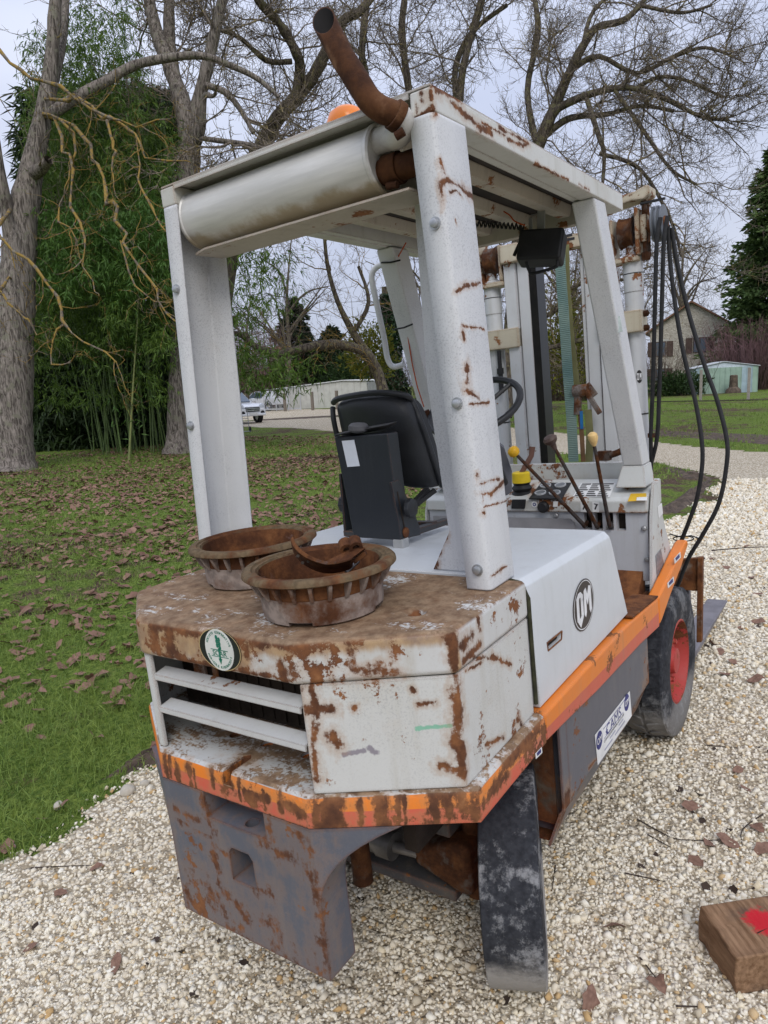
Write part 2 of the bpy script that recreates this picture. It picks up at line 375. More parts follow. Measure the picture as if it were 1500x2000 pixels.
def rusty(name, pale=.4, tint=(.30, .25, .22), scale=14, dark=1.):
    m = Mat(name, .85, .2); n = m.noise(scale*.6, 7, .65); n2 = m.noise(scale*4, 5, .6)
    c = m.ramp(m.noise(scale, 8, .68), [(p, tuple(x*dark for x in q)) for p, q in RUST])
    c = m.mix(m.rng(n, .62-.3*pale, .72-.2*pale), c, m.mix(m.rng(n2, .35, .65), tint, tuple(x*.62 for x in tint)))
    m.set('Base Color', c); m.bump(m.math('ADD', n2, m.math('MULTIPLY', n, .6)), .45, .006)
    return m.m
WHITE = (.55, .55, .53)
# scenery
def bark_mat(name, a, b, lichen=None, la=.4, sc=1.):
    m = Mat(name, .95, .1); v = m.stretch(20*sc, 20*sc, 2.2*sc); n = m.noise(1.0, 6, .65, vec=v, dist=.9); n2 = m.noise(6, 5, .6)
    c = m.mix(m.rng(n, .35, .65), a, b)
    if lichen: c = m.mix(m.math('MULTIPLY', m.rng(n2, .62-la*.25, .72-la*.25), .85), c, lichen)
    m.set('Base Color', c); m.bump(n, .9, .05); return m.m
def leaf_mat(name, a, b, rough=.55, trans=.25, scale=1.2):
    m = Mat(name, rough, .3); r = m.geo.outputs['Random Per Island']; n = m.noise(scale, 3)
    f = m.math('ADD', m.math('MULTIPLY', r, .6), m.math('MULTIPLY', m.rng(n, .3, .7), .4))
    c = m.mix(f, a, b); m.set('Base Color', c)
    if trans:
        t = m.node('ShaderNodeBsdfTranslucent', {0: c}); s = m.node('ShaderNodeMixShader', {0: trans, 1: m.b.outputs[0], 2: t.outputs[0]})
        m.nt.links.new(s.outputs[0], m.o.inputs[0])
    return m.m
K = {}
K['bark'] = bark_mat('grey_bark', (.06, .05, .042), (.29, .25, .215), (.20, .19, .14), .3)
K['bark_dark'] = bark_mat('dark_bark', (.035, .028, .023), (.15, .125, .10), (.17, .155, .085), .45)
K['twig'] = bark_mat('twig_bark', (.105, .085, .068), (.26, .215, .175), (.32, .255, .10), .35, .4)
K['twig_far'] = simple('far_twig', (.10, .08, .068), .95, .35, 3)
K['lichen'] = bark_mat('lichen_bark', (.10, .08, .06), (.22, .185, .14), (.30, .195, .045), .75, .6)
K['bamboo_leaf'] = leaf_mat('bamboo_leaf', (.018, .055, .008), (.16, .25, .04), .5, .3, .45)
K['bamboo_shade'] = leaf_mat('shaded_bamboo_leaf', (.010, .024, .006), (.035, .06, .014), .6, .1, .6)  # darkened leaf colour, paints the shade deep inside the grove
K['bamboo_young'] = leaf_mat('fresh_bamboo_leaf', (.05, .13, .02), (.13, .23, .05), .5, .3)
K['culm'] = simple('bamboo_culm', (.09, .135, .04), .45, .35, 2)
K['conifer'] = leaf_mat('conifer_needles', (.04, .085, .03), (.14, .20, .06), .7, .15, .35)
K['conifer_dark'] = leaf_mat('dark_conifer_needles', (.014, .028, .012), (.045, .065, .026), .7, .1, .5)
K['evergreen'] = leaf_mat('evergreen_leaves', (.02, .045, .014), (.06, .105, .03), .55, .15, .8)
K['ivy'] = leaf_mat('ivy_leaves', (.008, .024, .009), (.03, .062, .02), .4, .1, 2)
K['moss_bush'] = leaf_mat('yellow_green_leaves', (.10, .12, .018), (.25, .24, .03), .7, .2, 1.5)
K['purple_twig'] = simple('purple_twig', (.19, .11, .11), .95, .4, .8)
K['brown_twig'] = simple('brown_twig', (.125, .092, .068), .95, .4, .8)
K['grass'] = leaf_mat('grass_blades', (.075, .145, .022), (.27, .35, .075), .6, .3, 1.6)
K['dry_leaf'] = leaf_mat('dry_leaf', (.10, .046, .030), (.31, .185, .13), .75, .1, 6)
K['stem_dark'] = simple('dry_stem', (.045, .032, .025), .9, .3, 20)
def _stone():
    m = Mat('limestone_gravel', .9, .2); r = m.geo.outputs['Random Per Island']; n = m.noise(55, 4, .6)
    c = m.ramp(r, [(0, (.46, .395, .285)), (.12, (.68, .605, .47)), (.45, (.77, .705, .575)), (.75, (.83, .785, .67)), (.9, (.74, .65, .47)), (.975, (.50, .33, .15))])
    c = m.mix(m.math('MULTIPLY', m.rng(n, .45, .75), .35), c, (.54, .45, .32)); m.set('Base Color', c); m.bump(n, .3, .003); return m.m
K['stone'] = _stone()
def _gravel():
    m = Mat('gravel_bed', .95, .15); v = m.vor(38, out='Color'); d = m.vor(38); v2 = m.vor(95); n = m.noise(.55, 5, .6); n2 = m.noise(3.5, 6, .65)
    g = m.node('ShaderNodeRGBToBW', {0: v}).outputs[0]
    c = m.ramp(g, [(0, (.48, .42, .31)), (.35, (.67, .60, .475)), (.7, (.77, .705, .58)), (.95, (.66, .55, .39))])
    c = m.mix(m.rng(d, .32, .6), c, (.34, .28, .195)); c = m.mix(m.math('MULTIPLY', m.rng(n, .5, .75), .3), c, (.52, .44, .32))
    c = m.mix(m.math('MULTIPLY', m.rng(n2, .63, .72), .5), c, (.13, .10, .075))
    m.set('Base Color', c); h = m.math('SUBTRACT', 1., m.math('ADD', d, m.math('MULTIPLY', v2, .4))); m.bump(h, .9, .02); return m.m
K['gravel'] = _gravel()
def _lawn():
    m = Mat('lawn', .95, .1); n = m.noise(.45, 5, .6); n2 = m.noise(2.6, 6, .65); n3 = m.noise(28, 5, .7); n4 = m.noise(.16, 3, .5)
    gr = m.mix(m.rng(n3, .35, .68), (.07, .12, .02), (.23, .30, .06))
    br = m.mix(m.rng(n3, .38, .65), (.06, .042, .028), (.19, .125, .09))
    f = m.math('ADD', m.math('MULTIPLY', n, .5), m.math('MULTIPLY', n2, .5))
    c = m.mix(m.rng(m.math('ADD', f, m.math('MULTIPLY', m.math('SUBTRACT', n4, .5), .5)), .50, .60), gr, br)
    m.set('Base Color', c); m.bump(m.math('ADD', n3, m.noise(90, 3)), .8, .05); return m.m
K['lawn'] = _lawn()
K['soil'] = simple('bare_soil', (.085, .062, .045), .95, .45, 9, bump=.8, bscale=40)
# ------------------------------------------------------------------ ground
def struct(name, me): o = link(name, me); o['kind'] = 'structure'; return o
def inside(poly, X, Y):
    c = np.zeros(X.shape, bool); n = len(poly)
    for i in range(n):
        x0, y0 = poly[i]; x1, y1 = poly[(i+1) % n]
        with np.errstate(divide='ignore', invalid='ignore'):
            t = ((y0 > Y) != (y1 > Y)) & (X < (x1-x0)*(Y-y0)/(y1-y0+1e-12)+x0)
        c ^= t
    return c
GRAVEL = [(-9, 2.2), (-3, 1.75), (-.6, 1.5), (.04, 1.45), (.36, 1.37), (.73, 1.46), (1.6, 1.42), (3, 1.25), (5, .85), (7.3, .58), (9.3, .55), (11.0, .78), (12.1, 1.35),
          (12.9, 2.09), (15, 5.6), (18.5, 11.5), (22.9, 19.5), (25.2, 26), (27, 33), (33, 46), (46, 60), (56, 54), (49.5, 44), (46, 36), (38, 28.5), (29, 17.5), (22, 9), (17.4, 3.6),
          (14.9, .3), (13.2, -3.2), (14.5, -9), (20, -20), (-9, -20)]
def wob(X, Y, a): return a*(np.sin(X*2.1+1.3*np.sin(Y*1.7))+.6*np.sin(Y*4.3+X*1.1)+.5*np.sin(X*7.7-Y*5.1))
def in_gravel(X, Y):
    d = np.hypot(X-CAMW[0], Y-CAMW[1]); a = np.clip(.03+.008*d, 0, .10)
    g = inside(GRAVEL, X+wob(X, Y, a), Y+wob(Y, X, a))
    isl = ((X-33.5)/5.5)**2+((Y-27.5)/1.7)**2                       # a strip of turned soil left in the drive
    u = (X-33.5)*.77+(Y-27.5)*.64; v = -(X-33.5)*.64+(Y-27.5)*.77
    return g & ~(((u/1.6)**2+((v)/5.0)**2) < 1)
def sheet(name, xs, ys, dz, mat, keep=None):
    X, Y = np.meshgrid(xs, ys, indexing='ij'); V = np.stack([X, Y, gh(X, Y)+dz], 2).reshape(-1, 3)
    ny = len(ys); i, j = np.meshgrid(np.arange(len(xs)-1), np.arange(ny-1), indexing='ij'); a = (i*ny+j).ravel()
    F = np.stack([a, a+ny, a+ny+1, a+1], 1)
    if keep is not None:
        c = V[F].mean(1); F = F[keep(c[:, 0], c[:, 1])]
        u, inv = np.unique(F, return_inverse=True); V = V[u]; F = inv.reshape(-1, 4)
    return V, F
def axis(lo, hi, fine_lo, fine_hi, step, grow=1.25):
    a = list(np.arange(fine_lo, fine_hi+1e-6, step)); s = step
    while a[-1] < hi: s *= grow; a.append(a[-1]+s)
    s = step
    while a[0] > lo: s *= grow; a.insert(0, a[0]-s)
    return np.array(a)
V, F = sheet('lawn', axis(-600, 900, -4, 14, .3), axis(-600, 900, -8, 14, .3), 0, None)
struct('lawn', mesh_np('lawn', V, F, K['lawn'], True))
V1, F1 = sheet('g', np.arange(-6, 13.01, .09), np.arange(-6, 3, .09), .006, None, in_gravel)
V2, F2 = sheet('g', np.arange(13.0, 58, .3), np.arange(-20, 61, .3), .006, None, in_gravel)
V3, F3 = sheet('g', np.arange(-9, 13.01, .5), np.arange(-20, -5.9, .5), .006, None, in_gravel)
V4, F4 = sheet('g', np.arange(12.0, 13.01, .09), np.arange(3, 6, .09), .006, None, in_gravel)
o1 = len(V1); o2 = o1+len(V2); o3 = o2+len(V3)
struct('gravel_drive', mesh_np('gravel_drive', np.concatenate([V1, V2, V3, V4]), np.concatenate([F1, F2+o1, F3+o2, F4+o3]), K['gravel'], True))
# churned soil: along the wedge of lawn and in the drive
def soil_patch(name, c, ax, bx, ang, dz=.012, n=40):
    t = np.linspace(0, 2*math.pi, n, endpoint=False); rr = 1+.13*np.sin(3*t+1)+.1*np.sin(7*t)+.06*np.sin(11*t+2)
    ca, sa = math.cos(ang), math.sin(ang); V = [[c[0], c[1], 0]]
    for k in (.5, 1.):
        x = ax*rr*np.cos(t)*k; y = bx*rr*np.sin(t)*k; V += list(np.stack([c[0]+ca*x-sa*y, c[1]+sa*x+ca*y, 0*t], 1))
    V = np.array(V); V[:, 2] = gh(V[:, 0], V[:, 1])+dz; V[0, 2] += .03; V[1:n+1, 2] += .02+.015*rng.normal(size=n); V[n+1:, 2] -= .01
    i = np.arange(n); j = (i+1) % n
    return struct(name, mesh_np(name, V, [np.stack([0*i, 1+i, 1+j], 1), np.stack([1+i, 1+n+i, 1+n+j, 1+j], 1)], K['soil'], True))
soil_patch('soil', (33.5, 27.5), 1.5, 4.8, .69, .01)
soil_patch('soil', (9.0, .80), 1.9, .15, .03, .006)
soil_patch('soil', (11.5, 1.35), .9, .22, .55, .006)
soil_patch('soil', (18.5, 1.6), 6.5, .9, .93)
soil_patch('soil', (.95, 1.58), .36, .09, -.1, .004)

# ------------------------------------------------------------------ bare trees
def branch(p, d, L, r, n, wander, up, taper=.25):
    d = d/np.linalg.norm(d); pts = [p]; seg = L/(n-1)
    for i in range(n-1):
        d = d+rng.normal(size=3)*wander+np.array([0, 0, up]); d = d/np.linalg.norm(d); pts.append(pts[-1]+d*seg)
    return np.array(pts), r*np.linspace(1, taper, n)
def grow(limbs, dens=(2.2, 4., 6.), lens=(2.2, .85, .34), rmin=.007, up=(.02, .06, .08), t0=.18):
    """limbs: list of (pts, radii); returns the twigs that grow out of them, three orders deep"""
    out = []; cur = limbs
    for lv in range(3):
        nxt = []
        for pts, rr in cur:
            seg = np.linalg.norm(np.diff(pts, axis=0), axis=1); L = seg.sum(); cum = np.r_[0, np.cumsum(seg)]
            k = rng.poisson(L*dens[lv]*(1 if lv else .8))+(1 if lv else 2)
            for q in range(k):
                s = L*(t0+(1-t0)*rng.random()**.8) if q else L*.999
                i = min(np.searchsorted(cum, s)-1, len(seg)-1); i = max(i, 0); f = (s-cum[i])/seg[i]
                p = pts[i]*(1-f)+pts[i+1]*f; r0 = rr[i]*(1-f)+rr[i+1]*f; t = (pts[i+1]-pts[i])/seg[i]
                d = t*.75+rng.normal(size=3)*.75 if q else t+rng.normal(size=3)*.3
                ln = lens[lv]*rng.uniform(.45, 1.25); r = max(min(r0*.6, .012*ln+.006), rmin)
                nxt.append(branch(p, d, ln, r, (7, 5, 3)[lv], (.22, .26, .28)[lv], up[lv], .4))
        out.append(nxt); cur = nxt
    return out
def spline(px, n=4):
    P = np.array(px, float); out = []
    for i in range(len(P)-1):
        a, b, c, d = P[max(i-1, 0)], P[i], P[i+1], P[min(i+2, len(P)-1)]
        for t in np.arange(n)/n: out.append(.5*((2*b)+(-a+c)*t+(2*a-5*b+4*c-d)*t*t+(-a+3*b-3*c+d)*t**3))
    out.append(P[-1]); return np.array(out)
def limb(path, n=4):
    """path of (px, py, depth, half width in px)"""
    S = spline(path, n); return np.array([WP(a, b, c) for a, b, c, _ in S]), np.array([max(w*c/FPX, .012) for _, _, c, w in S])
def tree(name, label, limbs, trunk_mat, crown_mat, group=None, rough=.05, sides=10, foot=None, **kw):
    t = empty(name, foot if foot is not None else limbs[0][0][0]); base = np.array(t.location)
    big = []
    for k, (p, r) in enumerate(limbs):
        r2 = r*(1+rough*rng.normal(size=len(r))); big.append((p-base, r2, sides if r.max() > .06 else 6))
    V, F = tubes_np(big); link('trunk', mesh_np('trunk', V, F, trunk_mat, True), t)
    lv = grow(limbs, **kw); tw = [(p-base, r, 4) for p, r in lv[0]]+[(p-base, r, 3) for p, r in lv[1]]+[(p-base, r, 3) for p, r in lv[2]]
    V, F = tubes_np(tw); link('crown', mesh_np('crown', V, F, crown_mat), t)
    return tag(t, label, 'tree', group)
# the big old trunk beside the bamboo
big = [limb([(22, 925, 18.6, 66), (22, 905, 18.6, 46), (24, 850, 18.6, 38), (25, 760, 18.6, 37), (28, 640, 18.6, 37), (34, 540, 18.6, 34), (44, 430, 18.6, 29), (62, 332, 18.6, 23), (82, 237, 18.6, 17), (98, 142, 18.6, 14), (106, 40, 18.6, 12), (112, -60, 18.6, 10)]),
       limb([(34, 520, 18.6, 22), (16, 430, 18.3, 14), (2, 350, 18.0, 11), (-14, 250, 17.8, 9), (-30, 120, 17.5, 7), (-40, -40, 17, 5)]),
       limb([(86, 240, 18.6, 12), (112, 130, 19, 9), (124, 60, 19.4, 8), (130, -40, 20, 7)]),
       limb([(60, 340, 18.6, 14), (78, 332, 18.2, 12), (95, 312, 17.9, 9)]),
       limb([(95, 225, 18.6, 12), (150, 190, 18.8, 11), (205, 160, 19, 10), (262, 128, 19.2, 9), (330, 113, 19.4, 8), (394, 109, 19.6, 7), (450, 128, 19.8, 6), (500, 152, 20, 5), (545, 190, 20, 3.5)])]
def kinked(p):
    S = spline(p, 2); S[1:-1, :2] += rng.normal(size=(len(S)-2, 2))*4.5; return limb([tuple(q) for q in S], 1)
tw_l = [kinked(p) for p in (
    [(90, 190, 18.6, 5), (104, 190, 18, 5), (150, 195, 17, 5), (200, 228, 16, 5), (240, 245, 15.6, 4.5), (268, 268, 15.3, 4), (290, 306, 15, 3), (365, 314, 14.6, 2)],
    [(84, 228, 18.6, 5), (125, 238, 17.6, 5), (160, 265, 16.5, 5), (176, 313, 16, 5), (204, 342, 15.6, 5), (209, 394, 15.2, 5), (233, 413, 15, 4.5), (242, 456, 14.8, 4.5), (252, 499, 14.6, 4), (295, 546, 14.4, 4), (313, 584, 14.2, 3.5), (342, 627, 14, 3)],
    [(84, 222, 18.6, 5), (104, 232, 17.5, 4), (123, 294, 16.6, 4), (142, 332, 16.2, 4), (138, 404, 15.8, 4), (166, 461, 15.4, 3.5), (169, 513, 15.2, 3), (185, 570, 15, 2)],
    [(22, 405, 18.5, 6), (0, 435, 16.8, 5), (-6, 462, 15.5, 4.5), (28, 484, 15.2, 4.5), (71, 527, 15, 4.5), (114, 580, 14.8, 4), (128, 627, 14.6, 4), (166, 665, 14.4, 3), (228, 708, 14.2, 2)],
    [(-28, 120, 17.5, 6), (-6, 96, 17, 5), (43, 138, 16.6, 5), (85, 162, 16.3, 5), (142, 185, 16, 4.5), (209, 233, 15.6, 4), (266, 242, 15.3, 3), (332, 233, 15, 2)],
    [(128, 632, 14.6, 3.5), (102, 665, 14.5, 3), (102, 712, 14.4, 3), (138, 708, 14.3, 2)],
    [(266, 266, 15.3, 3.5), (271, 323, 15, 3.5), (285, 375, 14.8, 3), (304, 428, 14.6, 3), (328, 456, 14.4, 2)],
    [(209, 235, 15.6, 3.5), (220, 280, 15.4, 3.5), (228, 300, 15.3, 3), (213, 325, 15.2, 2.5), (222, 365, 15.1, 1.6)],
    [(84, 225, 18.6, 4), (100, 225, 17.5, 3.5), (140, 260, 17, 3.5), (145, 330, 16.6, 3), (118, 395, 16.4, 3), (118, 430, 16.3, 2.5), (150, 470, 16.1, 1.8)],
    [(235, 470, 14.7, 3), (245, 530, 14.5, 3), (290, 590, 14.3, 2.4), (335, 590, 14.1, 1.6)],
    [(24, 545, 18.5, 5), (8, 555, 17, 4.5), (2, 575, 16, 4), (40, 615, 15.8, 3.5), (62, 630, 15.6, 3), (72, 655, 15.5, 2)])]
bt = tree('walnut_tree', 'thick grey furrowed trunk with yellow lichened branches beside the bamboo', big, K['bark'], K['twig'], rough=.04, sides=16, foot=np.array(WG(22, 922)), dens=(.9, 3.0, 4.), lens=(1.3, .7, .34))
base = np.array(bt.location); lv = grow(tw_l, dens=(2.2, 2.6, 3.), lens=(.75, .38, .2), up=(.0, .02, .02), rmin=.006)
V, F = tubes_np([(p-base, r*.66*np.clip(1+.3*rng.normal(size=len(r)), .6, 1.6), 6) for p, r in tw_l]+[(p-base, r, 4) for p, r in lv[0]]+[(p-base, r, 3) for q in lv[1:] for p, r in q])
link('lichened_branches', mesh_np('lichened_branches', V, F, K['lichen'], True), bt)
# second tree, forking above the bamboo
tA = [limb([(347, 890, 21.5, 34), (348, 860, 21.5, 24), (352, 760, 21.5, 22), (358, 600, 21.5, 21), (366, 420, 21.5, 20), (370, 330, 21.5, 21), (368, 260, 21.5, 20), (352, 190, 21.5, 17), (330, 125, 21.6, 14), (305, 60, 21.8, 13), (285, -30, 22, 11)]),
      limb([(372, 300, 21.5, 17), (384, 215, 21.4, 14), (400, 150, 21.2, 12), (416, 80, 21, 11), (432, 10, 20.8, 10), (445, -60, 20.6, 8)]),
      limb([(345, 170, 21.6, 12), (333, 100, 22, 12), (330, 40, 22.3, 11), (332, -50, 22.6, 9)]),
      limb([(385, 285, 21.3, 7), (395, 250, 20.8, 7), (399, 190, 20.5, 6), (415, 188, 20.3, 4), (422, 182, 20.2, 3)]),
      limb([(392, 270, 21, 5), (430, 275, 20.5, 5), (490, 283, 20, 4), (540, 300, 19.6, 3)]),
      limb([(398, 165, 21.2, 6), (440, 180, 21, 6), (470, 215, 20.8, 5), (495, 260, 20.6, 4)])]
tree('walnut_tree', 'grey trunk forking high above the bamboo behind the muffler end', tA, K['bark'], K['twig'], foot=np.array(WG(347, 888)), sides=14, dens=(2.2, 4.8, 7.), lens=(2.4, 1.05, .43), rmin=.010)
# the wide tree behind the roof: dark limbs
tB = [limb([(424, 892, 24.5, 22), (424, 860, 24.5, 18), (428, 700, 24.8, 17), (440, 560, 25, 17), (462, 420, 25.2, 17), (490, 330, 25.4, 17), (517, 277, 25.6, 16), (543, 230, 25.2, 14), (595, 173, 24.8, 12), (620, 134, 24.5, 11), (668, 43, 24, 9), (703, 22, 24, 8), (760, -50, 24, 6)]),
      limb([(577, 190, 24.8, 9), (586, 134, 24.4, 10), (577, 100, 24, 10), (547, 48, 23.6, 9), (504, 0, 23.2, 8), (480, -50, 23, 6)]),
      limb([(570, 120, 24.2, 5), (520, 118, 24, 5), (470, 75, 23.8, 4), (430, 60, 23.6, 3)])]
tree('old_tree', 'big dark limbed tree rising behind the muffler', tB, K['bark_dark'], K['twig'], foot=np.array(WP(424, 889, 24.5)), sides=10, dens=(3.1, 5.6, 8.0), lens=(2.5, 1.1, .44), rmin=.0074)
tE = [limb([(886, 815, 28, 20), (886, 770, 28, 15), (886, 640, 28, 14), (884, 480, 27.6, 13), (880, 330, 27.2, 11), (898, 186, 26.6, 8), (907, 121, 26.2, 7), (941, 0, 26, 7), (955, -60, 26, 5)]),
      limb([(884, 480, 27.6, 10), (850, 380, 27.8, 9), (815, 280, 28, 8), (798, 173, 27.5, 7), (785, 65, 27, 7), (790, 0, 27, 6), (795, -60, 27, 5)]),
      limb([(884, 450, 27.6, 9), (800, 350, 27.4, 8), (728, 290, 27, 8), (714, 152, 26.5, 8), (707, 108, 26, 7), (712, 40, 26, 7), (720, -40, 26, 5)]),
      limb([(893, 215, 26.8, 6), (890, 130, 27, 6), (925, 60, 27, 5), (990, 10, 27, 4)])]
tree('bare_tree', 'bare tree with three upright limbs standing straight behind the right rear post', tE, K['bark_dark'], K['twig'], foot=np.array(WP(886, 812, 28)), sides=10, dens=(2.9, 5.2, 7.4), lens=(2.4, 1.1, .44), rmin=.0074)
tD = [limb([(752, 800, 30, 15), (747, 760, 30, 12), (737, 727, 30, 11), (717, 690, 29.6, 10), (690, 650, 29.2, 7), (660, 590, 28.8, 5), (640, 520, 28.4, 4), (632, 440, 28, 3)]),
      limb([(720, 693, 29.6, 9), (697, 681, 29.3, 10), (657, 673, 28.8, 10), (617, 676, 28.2, 9), (577, 684, 27.6, 8), (537, 692, 27, 7), (497, 676, 26.5, 6), (465, 652, 26, 5), (430, 655, 25.6, 4)]),
      limb([(690, 650, 29.2, 5), (720, 590, 28.8, 4), (700, 520, 28.5, 3)])]
tree('leaning_tree', 'crooked tree whose mossy limb reaches level toward the bamboo', tD, K['bark_dark'], K['lichen'], foot=np.array(WG(752, 797)), sides=10, dens=(2.2, 3.2, 3.6), lens=(1.9, .8, .36), rmin=.0095)
tC = [limb([(985, 815, 26, 16), (990, 740, 26, 14), (1000, 600, 25.6, 13), (1015, 450, 25.2, 13), (1035, 340, 25, 13), (1053, 280, 24.8, 12), (1080, 217, 24.4, 11), (1113, 140, 24, 9), (1143, 83, 23.7, 8), (1167, 53, 23.4, 7), (1217, 40, 23, 6), (1253, 7, 22.8, 5), (1290, -50, 22.6, 4)]),
      limb([(1080, 225, 24.4, 8), (1093, 210, 24.2, 8), (1143, 187, 23.8, 7), (1200, 173, 23.4, 6), (1240, 173, 23, 5.5), (1300, 193, 22.7, 5), (1367, 227, 22.4, 3.5), (1420, 235, 22.2, 2.5)]),
      limb([(1058, 270, 24.8, 7), (1100, 237, 24.6, 7), (1133, 227, 24.4, 6), (1187, 223, 24.2, 5), (1250, 207, 24, 4), (1317, 217, 23.8, 3)]),
      limb([(1118, 135, 24, 6), (1170, 110, 23.6, 5), (1243, 143, 23.2, 4), (1317, 110, 22.8, 4), (1377, 93, 22.4, 3), (1430, 110, 22.1, 2.4)]),
      limb([(1145, 190, 23.8, 5), (1170, 267, 23.4, 5), (1180, 300, 23.2, 4), (1177, 360, 23, 3)]),
      limb([(1050, 290, 24.8, 6), (1030, 180, 25, 6), (1050, 70, 25.2, 6), (1045, 0, 25.4, 5), (1035, -50, 25.5, 4)]),
      limb([(1200, 175, 23.4, 4), (1260, 260, 23, 4), (1310, 330, 22.7, 3), (1360, 360, 22.4, 2.4)]),
      limb([(1170, 300, 23.2, 4), (1250, 330, 23, 3.5), (1310, 430, 22.8, 3), (1330, 500, 22.7, 2)]),
      limb([(1140, 85, 23.8, 5), (1160, 20, 23.8, 4), (1230, -40, 23.8, 3)]),
      limb([(1250, 10, 22.8, 4), (1330, 25, 22.5, 3), (1390, 10, 22.3, 2.4)]),
      limb([(1240, 173, 23, 4), (1290, 150, 22.6, 3.5), (1350, 160, 22.3, 3), (1410, 190, 22, 2.2)]),
      limb([(1005, 640, 25.6, 5), (1080, 610, 25, 5), (1120, 560, 24.6, 4), (1200, 540, 24.2, 3)]),
      limb([(1000, 690, 25.8, 6), (1070, 680, 25, 5), (1130, 665, 24.5, 5), (1180, 660, 24.2, 4)])]
tree('bare_tree', 'bare tree with a wide dense web of twigs spreading above the mast', tC, K['bark_dark'], K['twig'], foot=np.array(WG(985, 812)), sides=10, dens=(3.5, 6.0, 8.6), lens=(2.1, .95, .40), rmin=.0068)
def far_tree(px, py, depth, hpx, spread, label, k=8):
    ls = [limb([(px, py, depth, 6), (px+5, py-hpx*.3, depth, 5), (px, py-hpx*.6, depth, 3), (px+10, py-hpx, depth, .8)])]
    for i in range(k):
        s = rng.uniform(-1, 1); y0 = py-hpx*rng.uniform(.15, .65)
        ls.append(limb([(px, y0, depth, 3), (px+s*spread*.4, y0-hpx*.13, depth+rng.uniform(-1, 1), 2), (px+s*spread, y0-hpx*rng.uniform(.15, .4), depth+rng.uniform(-2, 2), .7)]))
    return tree('bare_tree', label, ls, K['bark_dark'], K['twig_far'], group='bare trees far behind the drive', foot=np.array(WP(px, py, depth)), sides=6, dens=(.8, 1.4, 1.7), lens=(3.2, 1.5, .7), rmin=.012)
far_tree(480, 790, 62, 210, 60, 'bare far tree behind the pickup')
far_tree(560, 785, 70, 330, 100, 'bare far tree behind the white shed', 10)
far_tree(1120, 770, 60, 300, 110, 'bare far tree behind the mast', 12)
far_tree(1330, 760, 70, 320, 80, 'bare far tree beside the gabled stone house', 10)
far_tree(870, 780, 48, 420, 160, 'tall bare tree seen through the cab', 14)

# ------------------------------------------------------------------ leaves on stems: bamboo, conifers, shrubs
LEAF_V = np.array([[0, 0, 0], [.35, .075, .03], [1, 0, -.12], [.35, -.075, .03]]); LEAF_F = np.array([[0, 1, 2], [0, 2, 3]])
def leaf_cloud(name, pos, dirs, size, mat, TV=LEAF_V, TF=LEAF_F, origin=None):
    V, F = scatter(TV, TF, pos-(0 if origin is None else origin), frames(dirs, rng.uniform(-1.2, 1.2, len(pos))), size)
    return mesh_np(name, V, F, mat)
bb = np.array([11.3, 18.3, 0.])
bam = empty('bamboo_grove', bb)
def bamboo_pos(n, lo, hi):
    """points through the grove: seen between px lo..hi, three and more metres deep"""
    px = rng.uniform(lo, hi, n); dep = rng.uniform(19.6, 24.5, n)
    return px, dep
n = 75
for k in range(n):
    px = rng.uniform(68, 335); dep = rng.uniform(19.6, 23.5); g = WG(px, 900); gp = WP(px, 0, dep); gp[2] = 0
    h = rng.uniform(6, 11); lean = rng.normal(size=2)*.11*h
    P = np.array([[gp[0]+lean[0]*t**1.4+.04*math.sin(9*t+k), gp[1]+lean[1]*t**1.4, h*t] for t in np.linspace(0, 1, 7)])
    V, F = tubes_np([(P-bb, rng.uniform(.016, .03)*np.linspace(1, .3, 7), 6)]); link('culm', mesh_np('culm', V, F, K['culm'], True), bam)
def sprays(n, box, leaf=7, size=(.13, .24), droop=.55):
    """n drooping sprays of leaves at points given by box() -> (n,3)"""
    c = box(n); n = len(c); d0 = rng.normal(size=(n, 3)); d0[:, 2] = rng.uniform(-.5, .5, n); d0 /= np.linalg.norm(d0, axis=1, keepdims=True)
    t = rng.uniform(0, .45, (n, leaf)); P = c[:, None]+d0[:, None]*t[:, :, None]; P[:, :, 2] -= droop*t**1.5
    D = d0[:, None]*.6+rng.normal(size=(n, leaf, 3))*.5; D[:, :, 2] -= rng.uniform(.25, 1.0, (n, leaf))
    return P.reshape(-1, 3), D.reshape(-1, 3), rng.uniform(size[0], size[1], n*leaf)
def grove(n):
    px = rng.uniform(55, 345, n); py = np.where(rng.random(n) < .95, rng.uniform(-40, 680, n), rng.uniform(640, 790, n))
    dep = rng.uniform(19.4, 23.5, n)+.9*np.sin(px*.05+py*.02)+.5*np.sin(py*.06-px*.03)
    top = 60+55*np.sin(px*.021+.5)+40*np.sin(px*.07)-(px > 235)*(-(px-235)*1.5)
    ok = (py > top-60*rng.random(n)) & (rng.random(n) < np.clip((py-top+140)/320, .12, 1)) & (np.sin(px*.11+2*np.sin(py*.021))*np.sin(py*.035+px*.02)+rng.normal(size=n)*.5 > -.6)
    return np.array([WP(a, b, c) for a, b, c in zip(px[ok], py[ok], dep[ok])])
P, D, S = sprays(13000, grove)
link('foliage', leaf_cloud('foliage', P, D, S, K['bamboo_leaf'], origin=bb), bam)
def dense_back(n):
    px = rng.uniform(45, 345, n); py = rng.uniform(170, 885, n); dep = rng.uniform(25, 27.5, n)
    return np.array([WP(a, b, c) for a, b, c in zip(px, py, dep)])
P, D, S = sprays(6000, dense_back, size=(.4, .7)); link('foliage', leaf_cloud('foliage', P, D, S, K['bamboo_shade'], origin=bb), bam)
def front_l(n):
    px = rng.uniform(75, 330, n); py = rng.uniform(390, 560, n)+25*np.sin(px*.06); dep = rng.uniform(18.4, 19.6, n)
    return np.array([WP(a, b, c) for a, b, c in zip(px, py, dep)])
